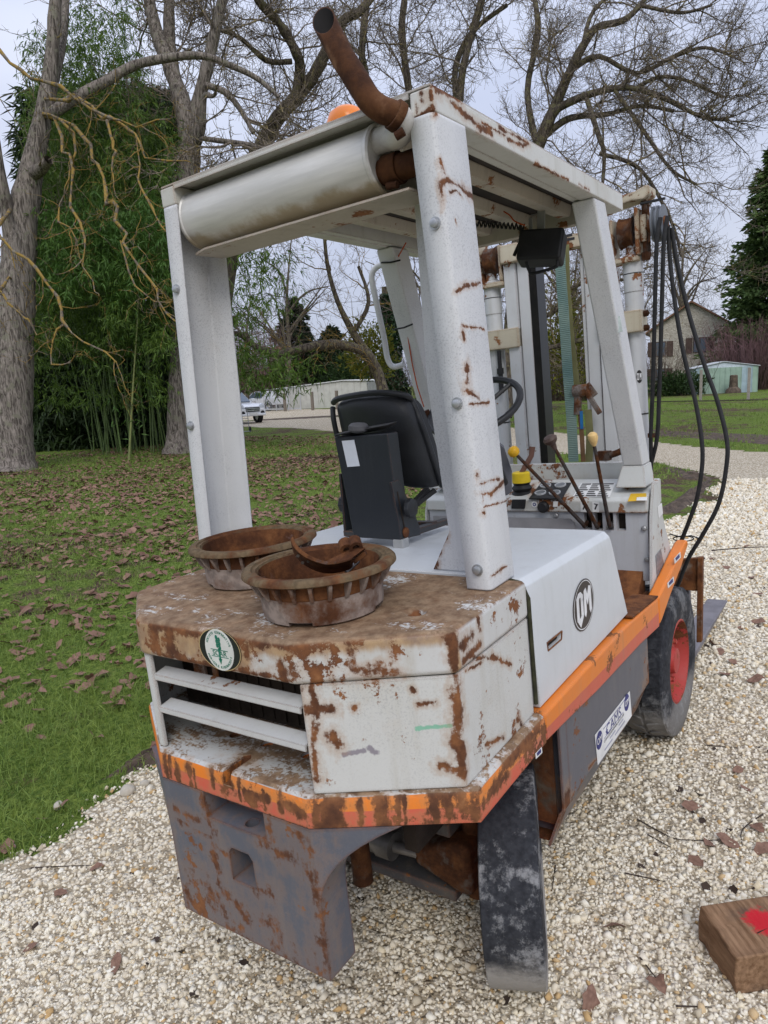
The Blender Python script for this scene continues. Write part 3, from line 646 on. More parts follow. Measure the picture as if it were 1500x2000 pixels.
P, D, S = sprays(900, front_l, size=(.16, .28), droop=.9); link('foliage', leaf_cloud('foliage', P, D, S, K['bamboo_young'], origin=bb), bam)
def hang(n):
    k = n//3
    px = np.r_[rng.normal(500, 38, k), rng.normal(455, 25, k), rng.normal(540, 36, n-2*k)]; py = np.r_[rng.uniform(480, 600, k), rng.uniform(600, 745, k), rng.uniform(685, 750, n-2*k)]
    py = py+rng.normal(size=n)*10; dep = rng.uniform(20, 22.5, n); ok = (px > 440)
    return np.array([WP(a, b, c) for a, b, c in zip(px[ok], py[ok], dep[ok])])
P, D, S = sprays(520, hang, size=(.16, .3), droop=1.1); link('foliage', leaf_cloud('foliage', P, D, S, K['bamboo_leaf'], origin=bb), bam)
for y in np.linspace(470, 700, 6):
    V, F = tubes_np([(np.array([WP(330, y-120, 23), WP(420, y-150, 22), WP(480, y-60, 21.5), WP(510+rng.uniform(-20, 40), y+70, 21.5)])-bb, np.array([.02, .016, .01, .006]), 5)]); link('culm', mesh_np('culm', V, F, K['culm'], True), bam)
tag(bam, 'dense dark green bamboo grove with arching leafy tips behind the lawn', 'bamboo')
yb = empty('young_bamboo', WG(252, 900)); b0 = np.array(yb.location)
yp = np.array([WP(a, b, 19.6) for a, b in ((252, 899), (254, 860), (257, 800), (262, 720), (267, 650), (271, 560))])
V, F = tubes_np([(yp-b0, np.linspace(.035, .012, 6), 8)]); link('culm', mesh_np('culm', V, F, simple('pale_culm', (.17, .19, .06), .45, .2, 3), True), yb)
pp = np.repeat(yp[2:], 60, 0)+rng.normal(size=(240, 3))*[.35, .35, .5]; dd = rng.normal(size=(240, 3)); dd[:, 2] -= .6
link('foliage', leaf_cloud('foliage', pp, dd, rng.uniform(.14, .24, 240), K['bamboo_young'], origin=b0), yb)
tag(yb, 'single pale young bamboo stem standing free before the grove', 'bamboo')

TUFT_V = np.array([[0, 0, 0], [.5, .16, .05], [1, 0, -.05], [.5, -.16, .05], [.5, 0, .2], [.55, 0, -.16]]); TUFT_F = np.array([[0, 1, 2], [0, 2, 3], [0, 4, 2], [0, 2, 5]])
def conifer(name, label, foot, h, rad, mat, n=9000, size=(.25, .55), gaps=.35, droop=.35, group=None, lean=0., col_=False):
    t = empty(name, foot); V, F = tubes_np([(np.array([[0, 0, 0], [0, 0, h*.5], [lean, 0, h*.98]]), np.array([h*.02, h*.012, .01]), 8)])
    link('trunk', mesh_np('trunk', V, F, K['bark_dark'], True), t)
    nb = int(n/45); z = h*(.04+.95*rng.random(nb)**(1.15)); a = rng.uniform(0, 2*math.pi, nb)
    rr = rad*((1-z/h)**(.75 if not col_ else .35))*rng.uniform(.55, 1.12, nb)*(1+.25*np.sin(3*a+z*.9))
    P = []; D = []
    for k in range(nb):
        s = rng.random(45)**.6; x = rr[k]*s; y = rng.normal(size=45)*.16*(rr[k]*.35+.3)*1.4
        zz = z[k]-droop*x*.6+.12*x*x/max(rr[k], .3)+rng.normal(size=45)*.12
        ca, sa = math.cos(a[k]), math.sin(a[k]); P.append(np.stack([ca*x-sa*y, sa*x+ca*y, zz], 1))
        d = np.stack([ca+rng.normal(size=45)*.5, sa+rng.normal(size=45)*.5, rng.normal(size=45)*.35-.15], 1); D.append(d)
    P = np.concatenate(P); D = np.concatenate(D); P[:, 2] = np.maximum(P[:, 2], .05)
    link('crown', leaf_cloud('crown', P, D, rng.uniform(*size, len(P)), mat, TUFT_V, TUFT_F), t)
    return tag(t, label, 'tree', group)
def shrub(name, label, foot, rx, ry, h, mat, n=3500, size=(.12, .28), group=None, stems=8, cat='shrub'):
    t = empty(name, foot); P = rng.normal(size=(n, 3)); P /= np.linalg.norm(P, axis=1, keepdims=True); P *= (rng.random(n)**.45)[:, None]
    P *= (1+.22*np.sin(P[:, 0]*5+1)*np.sin(P[:, 2]*6)+.15*np.sin(P[:, 1]*9))[:, None]
    P = P*[rx, ry, h*.55]; P[:, 2] = np.abs(P[:, 2]+h*.45); D = P/[rx, ry, h]+rng.normal(size=(n, 3))*.6
    link('foliage', leaf_cloud('foliage', P, D, rng.uniform(*size, n), mat, TUFT_V, TUFT_F), t)
    V, F = tubes_np([branch(np.zeros(3), np.array([rng.normal()*.5, rng.normal()*.5, 1]), h*.8, .03, 5, .1, 0)+(5,) for _ in range(stems)]); link('stems', mesh_np('stems', V, F, K['bark_dark']), t)
    return tag(t, label, cat, group)
def twiggy(name, label, foot, rx, ry, h, mat, n=260, r=.02, fan=.5, group=None):
    t = empty(name, foot); L = []
    for k in range(n):
        p = np.array([rng.normal()*rx*.35, rng.normal()*ry*.35, 0]); q = p+np.array([p[0]*fan*1.8+rng.normal()*rx*.18, p[1]*fan*1.8+rng.normal()*ry*.18, h*rng.uniform(.55, 1.05)*(1-.25*(p[0]/rx)**2)])
        m = (p+q)/2+rng.normal(size=3)*.12; b = np.array([p, m, q]); L.append((b, r*np.array([1, .7, .35]), 3))
        for c in range(4):
            s = rng.uniform(.35, .95); o = p*(1-s)+q*s; L.append((np.array([o, o+np.array([rng.normal()*.22, rng.normal()*.22, .35])*h*.3]), r*np.array([.5, .3]), 3))
    V, F = tubes_np(L); link('stems', mesh_np('stems', V, F, mat), t)
    return tag(t, label, 'shrub', group)
cg = 'dark evergreens behind the white shed'
conifer('spruce_tree', 'tall dark spruce with drooping boughs rising beside the house', np.array([*WP(1497, 760, 60)[:2], 0]), 19.6, 4.9, K['conifer'], 38000, (.30, .66))
conifer('conifer_tree', 'dark pointed conifer behind the low white shed', np.array([*WP(585, 770, 80)[:2], 0]), 11.8, 4.6, K['conifer_dark'], 12000, (.3, .6), group=cg)
conifer('conifer_tree', 'broad dark conifer between the white shed and the ivy trunk', np.array([*WP(655, 765, 78)[:2], 0]), 8.4, 5.0, K['conifer_dark'], 9000, (.3, .6), group=cg)
shrub('evergreen_shrub', 'rounded olive evergreen shrub above the white shed roof', np.array([*WP(690, 765, 76)[:2], 0]), 4.4, 2.5, 5.4, K['evergreen'], 5000, (.2, .45))
shrub('yellow_green_shrub', 'yellow green mossy bush behind the grab handle', WP(725, 740, 40), 1.5, 1.4, 3.2, K['moss_bush'], 2600, (.12, .3))
shrub('yellow_green_shrub', 'yellow green bush seen between the mast rails', WP(1110, 770, 40), 2.4, 2.0, 6.4, K['moss_bush'], 2200, (.2, .4))
iv = shrub('ivy_trunk', 'old trunk thickly covered in dark ivy beside the white shed', WG(775, 797), .0, .0, .01, K['ivy'], 4, cat='tree')
nI = 4200; zz = rng.uniform(0, 8.5, nI); aa = rng.uniform(0, 6.28, nI); rI = (.9+.25*np.sin(zz*1.7+aa))*(1-zz/16)*rng.uniform(.8, 1.1, nI)
PI_ = np.stack([rI*np.cos(aa)-zz*.09, rI*np.sin(aa), zz], 1); DI = np.stack([np.cos(aa), np.sin(aa), -.8+0*aa], 1)+rng.normal(size=(nI, 3))*.4
IVV = np.array([[0, 0, 0], [.5, .45, 0], [1, 0, -.1], [.5, -.45, 0]])
link('ivy_leaves', leaf_cloud('ivy_leaves', PI_, DI, rng.uniform(.14, .3, nI), K['ivy'], IVV, LEAF_F), iv)
V, F = tubes_np([(np.array([[0, 0, 0], [-.3, 0, 4], [-.8, 0, 9]]), np.array([.7, .5, .3]), 10)]); link('trunk', mesh_np('trunk', V, F, K['bark_dark'], True), iv)
for i, (a, b, dp, rx, h) in enumerate(((940, 775, 52, 4, 5), (1090, 772, 55, 4, 6.), (1170, 768, 52, 4, 4.6), (1285, 765, 54, 4, 4.2), (855, 780, 56, 4, 5))):
    twiggy('bare_thicket', ('brown bare thicket behind the rear post', 'brown bare thicket behind the left mast rail', 'brown bare thicket behind the ratchet strap', 'brown bare shrub before the stone house', 'brown bare thicket beside the ivy trunk')[i], WG(a, 772) if False else np.array([*WP(a, b, dp)[:2], 0]), rx, 2.5, h, K['brown_twig'], 110 if i == 3 else 320, .022, .35)
for i, (a, dp, rx, h, l) in enumerate(((1000, 50, 3, 2.0, 'low evergreen hedge bush behind the left mast rail'), (1210, 50, 3.2, 2.0, 'low evergreen bush between the mast and the hoses'), (1325, 52, 2.6, 1.7, 'low dark green bush left of the green shed'), (890, 56, 4, 3., 'evergreen bush behind the rear post'), (620, 84, 8, 6., 'tall evergreen hedge behind the white shed'))):
    shrub('evergreen_bush', l, np.array([*WP(a, 770, dp)[:2], 0]), rx, 2., h, K['evergreen'], 2600, (.15, .35))
twiggy('purple_shrub', 'rounded reddish purple bare shrub behind the green shed', np.array([*WP(1470, 760, 58)[:2], 0]), 4.4, 3, 5.6, K['purple_twig'], 620, .022, .6)
twiggy('hazel_thicket', 'greyish purple bare thicket far behind the pickup', np.array([*WP(500, 780, 75)[:2], 0]), 6, 3, 9, K['purple_twig'], 300, .03, .3)
for i, (a, dp, h, rx) in enumerate(((30, 60, 9, 6), (130, 62, 8, 7), (250, 64, 9, 7), (380, 70, 9, 7))):
    shrub('evergreen_hedge', ('hedge mass glimpsed behind the old trunk', 'hedge mass glimpsed behind the bamboo stems', 'hedge mass glimpsed behind the young bamboo', 'hedge mass glimpsed beside the left rear post')[i], np.array([*WP(a, 790, dp)[:2], 0]), rx, 3, h, K['evergreen'], 2500, (.4, .8))

# ------------------------------------------------------------------ buildings
def frame_at(p, xdir):
    x = np.array([xdir[0], xdir[1], 0.]); x /= np.linalg.norm(x); y = np.array([-x[1], x[0], 0]); return math.atan2(x[1], x[0])
stonewall = Mat('rubble_stone_wall', .95, .1)
_v = stonewall.stretch(2.2, 2.2, 6.5); _d = stonewall.vor(1.6, _v, 'DISTANCE_TO_EDGE'); _c = stonewall.node('ShaderNodeRGBToBW', {0: stonewall.vor(1.6, _v, out='Color')}).outputs[0]
stonewall.set('Base Color', stonewall.mix(stonewall.rng(_d, .02, .09), (.30, .26, .21), stonewall.mix(_c, (.44, .40, .33), (.62, .58, .50)))); stonewall.bump(_d, .8, .05)
rooft = Mat('clay_roof_tiles', .9, .1); rooft.set('Base Color', rooft.mix(rooft.noise(3, 5), (.16, .085, .055), (.30, .17, .11))); rooft.bump(rooft.math('SINE', rooft.math('MULTIPLY', rooft.xyz()[0], 30)), .6, .05)
wood_d = simple('dark_stained_wood', (.085, .055, .045), .8, .25, 3); glass = Mat('window_glass', .08, .6); glass.set('Base Color', (.10, .13, .17)); glass = glass.m
hx = WG(1300, 766); hd = 60.
def house():
    A = WP(1268, 766, hd+8); B = WP(1428, 757, hd+5.); A[2] = B[2] = 0; d = B-A; W = np.linalg.norm(d[:2]); rz = math.atan2(d[1], d[0])
    h = empty('stone_house', A, rz); e = 5.6; pk = 7.9
    m = MB(); m.prism([(0, 0, 0), (W, 0, 0), (W, 0, e), (W/2, 0, pk), (0, 0, e)], (0, 9, 0)); w = obj('wall', m, stonewall.m, h, smooth=0)
    r = MB()
    for s, (x0, x1) in ((1, (-.45, W/2)), (-1, (W+.45, W/2))):
        sl = (pk-e)/(W/2); y0 = e-.45*sl
        r.prism([(x0, -.4, y0+.02), (x1, -.4, pk+.02), (x1, -.4, pk+.2), (x0, -.4, y0+.18)], (0, 9.8, 0))
    obj('roof', r, rooft.m, h, smooth=0)
    def win(x0, x1, z0, z1, name='window', shut=True, door=False):
        wn = obj(name, MB().box((x0, -.04, z0), (x1, .1, z1)), wood_d, h)
        k = 2
        for i in range(k):
            a = x0+(x1-x0)*i/k+.07; b = x0+(x1-x0)*(i+1)/k-.07
            obj('pane', MB().box((a, -.06, z0+(.9 if door else .1)), (b, -.042, z1-.1)), glass, wn, smooth=0)
        obj('lintel', MB().box((x0-.25, -.03, z1+.01), (x1+.25, .05, z1+.22)), simple('pale_lintel', (.5, .48, .43), .9), wn)
        if shut:
            for s in (-1, 1):
                a = x0-.62 if s < 0 else x1+.06; obj('shutter', MB().box((a, -.08, z0), (a+.56, -.005, z1)), wood_d, wn, smooth=0)
    win(W*.53, W*.53+1.15, 3.35, 4.75); win(W*.55, W*.55+1.1, .02, 2.05, 'door', False, True)
    win(W*.06, W*.06+1.0, 3.2, 4.6); win(W*.06, W*.06+1.0, .9, 2.1)
    tag(h, 'stone house with a low gable and brown shutters behind the hoses', 'house')
house()
def ribbed(W, H, mat, name, parent, y=0., pitch=.2, top=None, colr=None):
    """sheet-metal cladding: one panel object per sheet"""
    n = max(1, int(round(W/pitch)))
    for i in range(n):
        a, b = W*i/n, W*(i+1)/n; h = H if top is None else None
        za, zb = (H, H) if top is None else (top(a), top(b))
        m = MB().prism([(a+.008, y-.02, 0), (b-.008, y-.02, 0), (b-.008, y-.02, zb), (a+.008, y-.02, za)], (0, .025, 0))
        m.prism([(b-.03, y-.05, 0), (b+.0, y-.05, 0), (b+.0, y-.05, zb-.01), (b-.03, y-.05, zb-.01)], (0, .035, 0))
        obj(name, m, mat[i % len(mat)] if isinstance(mat, list) else mat, parent, smooth=0)
gA = WP(1354, 768, 52.5); gB = WP(1479, 762, 51.5); gA[2] = gB[2] = 0; d = gB-gA; W = float(np.linalg.norm(d[:2]))
gs = empty('garden_shed', gA, math.atan2(d[1], d[0]))
gp = simple('pale_green_sheet', (.29, .40, .32), .5, .1, 2); gb = simple('pale_blue_sheet', (.34, .44, .48), .5, .1, 2)
ribbed(W, 1.86, [gb, gp, gp, gp, gp, gp, gp, gp, gp, gb, gb, gp], 'panel', gs, pitch=W/12)
obj('wall', MB().box((0, .02, 0), (W, 3.2, 1.84)), gp, gs)
obj('gable', MB().prism([(.05, -.01, 1.861), (W-.05, -.01, 1.861), (W*.47, -.01, 2.25)], (0, .03, 0)), simple('white_blue_sheet', (.55, .62, .68), .5), gs, smooth=0)
for s in (0, 1):
    x0 = -.12 if s == 0 else W+.12
    obj('roof_sheet', MB().prism([(x0, -.12, 1.86), (W*.47, -.12, 2.27), (W*.47, -.12, 2.32), (x0, -.12, 1.91)], (0, 3.5, 0)), simple('grey_white_sheet', (.5, .53, .55), .5), gs, smooth=0)
tag(gs, 'small pale green metal garden shed with a shallow gable roof', 'shed')
wp = obj('wood_pile', MB().lathe((0, 0, 0), (0, 0, 1), [(0, .55), (.25, .5), (.45, .3), (1.25, .26), (1.3, .2)], 12), simple('old_wood', (.10, .075, .055), .95, .4, 6, bump=.6, bscale=12)); wp.location = (*WP(1432, 768, 51)[:2], 0)
tag(wp, 'brown stump with piled debris before the green shed', 'stump')
pc = simple('weathered_concrete_post', (.30, .27, .24), .9, .15, 6)
for i, (a, b, l) in enumerate(((1368, 786, 'grey fence post by the left corner of the green shed'), (1461, 786, 'grey fence post before the right end of the green shed'))):
    g = WP(a, b, 41 if i == 0 else 38); g[2] = 0
    m = MB(); m.prism([(-.07, -.07, 0), (.07, -.07, 0), (.07, .07, 0), (-.07, .07, 0)], (.03 if i else -.01, 0, 1.75)); m.box((-.09, -.09, 1.72), (.12, .1, 1.76)) if False else None
    p = obj('fence_post', m, pc, None, .01); p.location = g; tag(p, l, 'post', 'fence posts by the green shed')
gk0 = WP(1270, 787, 42); gk1 = WP(1560, 780, 36.); gk0[2] = gk1[2] = 0
kb = obj('kerb', MB().bar(gk0+[0, 0, .03], gk1+[0, 0, .03], .12, .08), simple('dark_kerb', (.085, .08, .05), .95, .3, 2)); tag(kb, 'low dark edging along the lawn before the green shed', 'kerb')
# white shed, gate, cream house on the left
sA = WP(546, 799, 68); sB = WP(719, 797, 63); sA[2] = sB[2] = 0; d = sB-sA; W = float(np.linalg.norm(d[:2]))
ws = empty('storage_shed', sA, math.atan2(d[1], d[0])); ww = simple('cream_sheet', (.56, .55, .50), .5, .08, 2); wd = simple('grey_sheet', (.34, .34, .33), .5, .08, 2)
ribbed(W, 2.3, ww, 'panel', ws, pitch=W/15, top=lambda x: 1.9+.45*min(x/(W*.75), 1)-(.12*max(0, (x-W*.75)/(W*.25))))
obj('wall', MB().box((0, .02, 0), (W-.02, 4, 1.88)), ww, ws)
obj('roof', MB().prism([(-.15, -.15, 1.93), (W*.75, -.15, 2.38), (W+.1, -.15, 2.26), (W+.1, -.15, 2.33), (W*.75, -.15, 2.46), (-.15, -.15, 2.01)], (0, 4.4, 0)), simple('white_roof_sheet', (.66, .66, .64), .5), ws, smooth=0)
for i in range(9): obj('side_panel', MB().box((W+.0, .05+i*.45, 0), (W+.04, .45+i*.45, 2.2)), wd, ws, smooth=0)
tag(ws, 'long cream ribbed metal shed with a white roof edge', 'shed')
for i, (a, l) in enumerate(((557, 'wooden fence post nearest the gate'), (611, 'wooden fence post in the middle of the cream shed'), (659, 'wooden fence post near the far corner of the cream shed'))):
    g = WP(a, 800, 61-i); g[2] = 0; p = obj('fence_post', MB().prism([(-.1, -.1, 0), (.1, -.1, 0), (.1, .1, 0), (-.1, .1, 0)], (0, 0, 1.55)), simple('old_post_wood', (.19, .16, .13), .9), None, .01); p.location = g; tag(p, l, 'post', 'wooden posts before the cream shed')
gA = WP(517, 800, 64); gB = WP(588, 802, 61.5); gA[2] = gB[2] = 0; d = gB-gA; W = float(np.linalg.norm(d[:2]))
gt = empty('mesh_gate', gA, math.atan2(d[1], d[0])); gm = simple('galvanised_gate', (.52, .53, .54), .4, .1, 3, .3)
for x in np.linspace(0, W, 4): obj('gate_post', MB().tube([(x, 0, 0), (x, 0, 1.95)], .045, 8), gm, gt)
obj('gate_rail', MB().tube([(0, 0, 1.93), (W, 0, 1.93)], .035, 8), gm, gt); obj('gate_rail', MB().box((0, -.05, .1), (W, .05, .24)), gm, gt)
L = [(np.array([[x, 0, .2], [x, 0, 1.9]]), np.array([.008, .008]), 3) for x in np.linspace(.1, W-.1, 40)]+[(np.array([[0, 0, z], [W, 0, z]]), np.array([.008, .008]), 3) for z in np.linspace(.3, 1.8, 12)]
V, F = tubes_np(L); link('wire_mesh', mesh_np('wire_mesh', V, F, gm), gt); tag(gt, 'wide galvanised mesh gate between the pickup and the cream shed', 'gate')
cA = WP(440, 790, 84); cB = WP(650, 790, 78); cA[2] = cB[2] = 0; d = cB-cA; W = float(np.linalg.norm(d[:2]))
ch = empty('farm_house', cA, math.atan2(d[1], d[0])); obj('wall', MB().box((0, 0, 0), (W, 8, 3.1)), simple('cream_render', (.52, .45, .36), .9, .1, 1), ch)
obj('roof', MB().prism([(-.4, -.5, 3.0), (-.4, 4, 4.5), (-.4, 8.5, 3.0)], (W+.8, 0, 0)), rooft.m, ch, smooth=0)
up = obj('upper_wall', MB().box((W*.35, 2, 4.0), (W*.9, 8, 6.1)), simple('pale_render', (.58, .52, .45), .9, .1, 1), ch); obj('roof', MB().prism([(W*.35-.3, 1.6, 6.1), (W*.35-.3, 5, 7.2), (W*.35-.3, 8.4, 6.1)], (W*.55+.6, 0, 0)), rooft.m, ch, smooth=0)
for x in (.15, .45, .75): w = obj('window', MB().box((W*x, -.06, 1.0), (W*x+1, .1, 2.1)), wood_d, ch); obj('pane', MB().box((W*x+.08, -.075, 1.08), (W*x+.92, -.062, 2.02)), glass, w, smooth=0)
tag(ch, 'low cream house with a brown tiled roof behind the white shed', 'house')

# ------------------------------------------------------------------ pickup, second vehicle and trolley
carw = Mat('white_car_paint', .25, .5); carw.set('Base Color', (.72, .73, .75)); carw.set('Coat Weight', .5); carw = carw.m
cblk = simple('black_trim', (.02, .02, .022), .45); crub = simple('car_tyre', (.03, .03, .03), .85); chrome = Mat('chrome', .2, .5); chrome.set('Base Color', (.6, .6, .62)); chrome.set('Metallic', 1.); chrome = chrome.m
lens = Mat('headlight_lens', .1, .6); lens.set('Base Color', (.55, .58, .62)); lens = lens.m
def pickup(loc, rz, label, front=True):
    c = empty('pickup', loc, rz)                 # nose toward +x
    L2 = 2.65; w = .93
    def sec(x, zb, zt, ww, wt): return [(x, -ww, zb), (x, -ww, (zb+zt)/2), (x, -wt, zt), (x, wt, zt), (x, ww, (zb+zt)/2), (x, ww, zb)]
    m = MB(); m.loft([sec(-2.6, .55, 1.12, .9, .88), sec(-.3, .5, 1.14, w, .9), sec(.9, .5, 1.16, w, .88), sec(2.1, .5, 1.08, w, .84), sec(2.5, .48, .98, .88, .78), sec(2.62, .45, .8, .78, .7)])
    obj('body', m, carw, c, .04, 3)
    m = MB(); m.loft([[(x, -a, z), (x2, -b, z2), (x2, b, z2), (x, a, z)] for x, a, z, x2, b, z2 in ((-1.0, .86, 1.13, -.95, .7, 1.78), (.15, .86, 1.14, .0, .7, 1.8), (1.15, .86, 1.15, .35, .68, 1.76))]); obj('cabin', m, carw, c, .04, 3)
    obj('windscreen', MB().prism([(1.13, -.74, 1.2), (1.13, .74, 1.2), (.42, .6, 1.72), (.42, -.6, 1.72)], (.03, 0, .03)), glass, c, smooth=0)
    for s in (-1, 1):
        obj('side_window', MB().prism([(-.8, s*.872, 1.2), (.85, s*.872, 1.2), (.3, s*.73, 1.68), (-.75, s*.73, 1.68)], (0, s*.02, .005)), glass, c, smooth=0)
        h = obj('headlight', MB().lathe((2.44, s*.66, .92), (1, s*.35, .1), [(0, .2), (.1, .17), (.14, .08)], 14), lens, c)
        obj('fog_lamp', MB().lathe((2.58, s*.62, .58), (1, s*.2, 0), [(0, .14), (.07, .12)], 12), cblk, c)
        for x in (-1.55, 1.65):
            wh = obj('wheel', MB().lathe((x, s*.74, .37), (0, s, 0), [(0, .24), (.0, .35), (.03, .37), (.2, .37), (.23, .35), (.23, .24)], 24, closed=True), crub, c)
            obj('rim', MB().lathe((x, s*.78, .37), (0, s, 0), [(0, .24), (.15, .245), (.17, .22), (.12, .07), (.14, .05)], 20), chrome, wh)
            obj('wheel_arch', MB().lathe((x, s*.90, .42), (0, s, 0), [(0, .40), (.04, .47), (.045, .40)], 24, closed=True), cblk, c)
        obj('mirror', MB().box((.8, s*.98, 1.2), (.95, s*1.2, 1.38)), carw, c, .03)
    g = obj('grille', MB().prism([(2.6, -.42, .66), (2.6, .42, .66), (2.56, .48, .92), (2.56, -.48, .92)], (.05, 0, 0)), cblk, c, .02)
    for z in (.74, .84): obj('grille_bar', MB().box((2.61, -.44, z-.02), (2.672, .44, z+.02)), chrome, g)
    obj('emblem', MB().lathe((2.66, 0, .79), (1, 0, 0), [(0, .1), (.012, .1), (.012, .085), (0, .085)], 20, closed=True), chrome, g)
    for k in range(3):
        a = math.pi/2+k*2*math.pi/3; obj('emblem_spoke', MB().bar((2.672, 0, .79), (2.672, .088*math.cos(a), .79+.088*math.sin(a)), .012, .014, (1, 0, 0)), chrome, g)
    obj('bumper', MB().box((2.5, -.8, .42), (2.7, .8, .56)), carw, c, .04); obj('number_plate', MB().box((2.7, -.26, .5), (2.715, .26, .61)), simple('plate_white', (.7, .7, .68), .5), c)
    return tag(c, label, 'car')
g2 = WP(482, 813, 40); g2[2] = 0
vd = np.array([CAMW[0]-g2[0], CAMW[1]-g2[1]]); hd_ = math.atan2(vd[1], vd[0])
fw = np.array([math.cos(hd_+.52), math.sin(hd_+.52)]); pickup((g2[0]-1.9*fw[0], g2[1]-1.9*fw[1], 0), hd_+.52, 'white pickup truck parked on the drive with its nose by the gate')
g3 = WP(512, 800, 66); pickup((g3[0], g3[1], 0), hd_-2.3, 'white vehicle standing behind the mesh gate')
tp = simple('grey_tube', (.33, .34, .35), .4, .1, 5, .4); g = WG(480, 844); tr = empty('hand_trolley', g, hd_+.3)
for s in (-.17, .17): obj('rail', MB().tube([(0, s, .12), (-.1, s, .95), (-.12, s*.8, 1.02)], .016, 8), tp, tr); obj('wheel', MB().lathe((-.02, s*1.25, .12), (0, 1, 0), [(-.025, .05), (-.025, .12), (.025, .12), (.025, .05)], 18, closed=True), crub, tr)
obj('handle', MB().tube([(-.12, -.14, 1.02), (-.12, .14, 1.02)], .016, 8), tp, tr); obj('toe_plate', MB().box((0, -.2, .03), (.22, .2, .045)), tp, tr)
for z in (.35, .6): obj('cross_bar', MB().tube([(-.03-.1*z*.6, -.17, z), (-.03-.1*z*.6, .17, z)], .012, 6), tp, tr)
tag(tr, 'small grey hand trolley standing on the lawn by the drive', 'trolley')
# ================================================================== the forklift (built in its own frame F)
fk = empty('forklift'); fk.matrix_world = MF
tag(fk, 'old white, orange and grey forklift truck with rusty counterweight and overhead guard', 'forklift')
def seg(fn, v, pts, w):
    """rust marks: polyline of pixels on a plane"""
    Q = [fn(a, b, v) for a, b in pts]; return [(Q[i], Q[i+1], w) for i in range(len(Q)-1)]
GREY = (.100, .106, .126); ORANGE = (.72, .20, .022); SALMON = (.56, .105, .06)
mk = []
# rust on the counterweight face
for pts, w in (([(395, 1560), (415, 1620), (425, 1655), (445, 1672)], .008), ([(325, 1580), (335, 1700), (372, 1775)], .008), ([(345, 1585), (385, 1600)], .007),
               ([(420, 1670), (430, 1720)], .009), ([(385, 1720), (420, 1755), (440, 1790), (455, 1815)], .018), ([(440, 1740), (460, 1770), (480, 1790)], .016),
               ([(505, 1735), (525, 1745)], .012), ([(510, 1640), (540, 1665), (590, 1680), (600, 1700)], .010), ([(605, 1660), (615, 1740), (630, 1820), (640, 1900)], .012),
               ([(515, 1800), (540, 1810), (540, 1850)], .012), ([(560, 1870), (640, 1895)], .010), ([(520, 1600), (530, 1640)], .010), ([(560, 1620), (600, 1640)], .009), ([(400, 1560), (480, 1590), (525, 1600)], .008),
               ([(365, 1740), (400, 1800)], .012), ([(345, 1600), (420, 1640)], .004), ([(470, 1820), (500, 1850)], .014)):
    mk += seg(UX, 0., pts, w*2.0)
M_cw = paint('grey_cast_paint', GREY, .55, edge=.5, er=.016, spots=.85, streaks=.6, seed=(3.3, 1.7, .4), mk_gain=.245, mh=.2, speck=.4, dirt=.55, dirtcol=(.17, .16, .15), marks=mk, grow=.3)
M_grey = paint('grey_paint', (.105, .107, .124), .45, edge=.5, er=.02, spots=.1, streaks=.15, dirt=.35, dirtcol=(.2, .19, .17), grow=.2,
               marks=seg(UY, -.585, [(1270, 1300), (1262, 1400), (1240, 1440)], .035)+seg(UY, -.585, [(1105, 1560), (1115, 1630), (1160, 1560)], .02)+seg(UY, -.585, [(1150, 1500), (1200, 1440)], .004)+seg(UY, -.585, [(1180, 1540), (1240, 1470)], .006))
# counterweight body
def cw_sec(z):
    t = np.clip((z-.47)/(.695-.47), 0, 1); t = t*t*(.35+.65*t)*.56
    a = .262; bx, by = .19*t, a+.338*t
    r = [(.0, -a), (bx, -by), (bx+.07, -by-.0), (.10+.06*t, -a-.1*t), (.105, -a+.03)]
    s = [(x, -y) for x, y in r[::-1]]
    return [(x, y, z) for x, y in r+s]
m = MB(); m.loft([cw_sec(z) for z in list(np.linspace(.292, .47, 3))+list(np.linspace(.50, .692, 9))])
cw = obj('counterweight', m, M_cw, fk, .012, 3)
pk = MB().prism([(-.05, .035, .462), (-.05, -.05, .462), (-.05, -.05, .54), (-.05, -.038, .556), (-.05, .022, .556), (-.05, .035, .54)], (.13, 0, 0))
rc = MB().prism([(-.02, -.113, .621), (-.02, .10, .621), (-.02, .10, .71), (-.02, -.113, .71)], (.095, 0, 0))
cut(cw, pk, rc)
cut(cw, MB().lathe((.035, -.03, .57), (0, 0, 1), [(0, .018), (.1, .018)], 16))
# rear frame slab with the orange and red stripe round its edge, white on top
OCT = [(.573, .555), (.19, .555), (0, .259), (0, -.259), (.19, -.6), (.573, -.6)]
bm_ = []
for a, b, w in ((330, 1480, .006), (343, 1487, .008), (367, 1495, .009), (378, 1502, .004), (412, 1500, .007), (465, 1525, .005), (513, 1545, .004), (545, 1545, .008)): bm_ += seg(UX, 0., [(a, b), (a+5, b+38)], w)
def bevb(px, py, v=0):
    d = _dirF(px, py); n = np.array([-.341, -.19, 0]); return CAMF+d*np.dot(np.array([0, -.259, 0])-CAMF, n)/np.dot(d, n)
for a in (612, 634, 648, 660): bm_ += seg(bevb, 0, [(a, 1560), (a+4, 1612)], .014)
for a, w in ((702, .006), (742, .010), (752, .008), (777, .005), (790, .003)): bm_ += seg(bevb, 0, [(a, 1556), (a+3, 1610)], w)
for a, b in ((845, 1580), (872, 1575), (900, 1570), (925, 1575)): bm_ += seg(bevb, 0, [(a, b-20), (a+5, b+22)], .014)
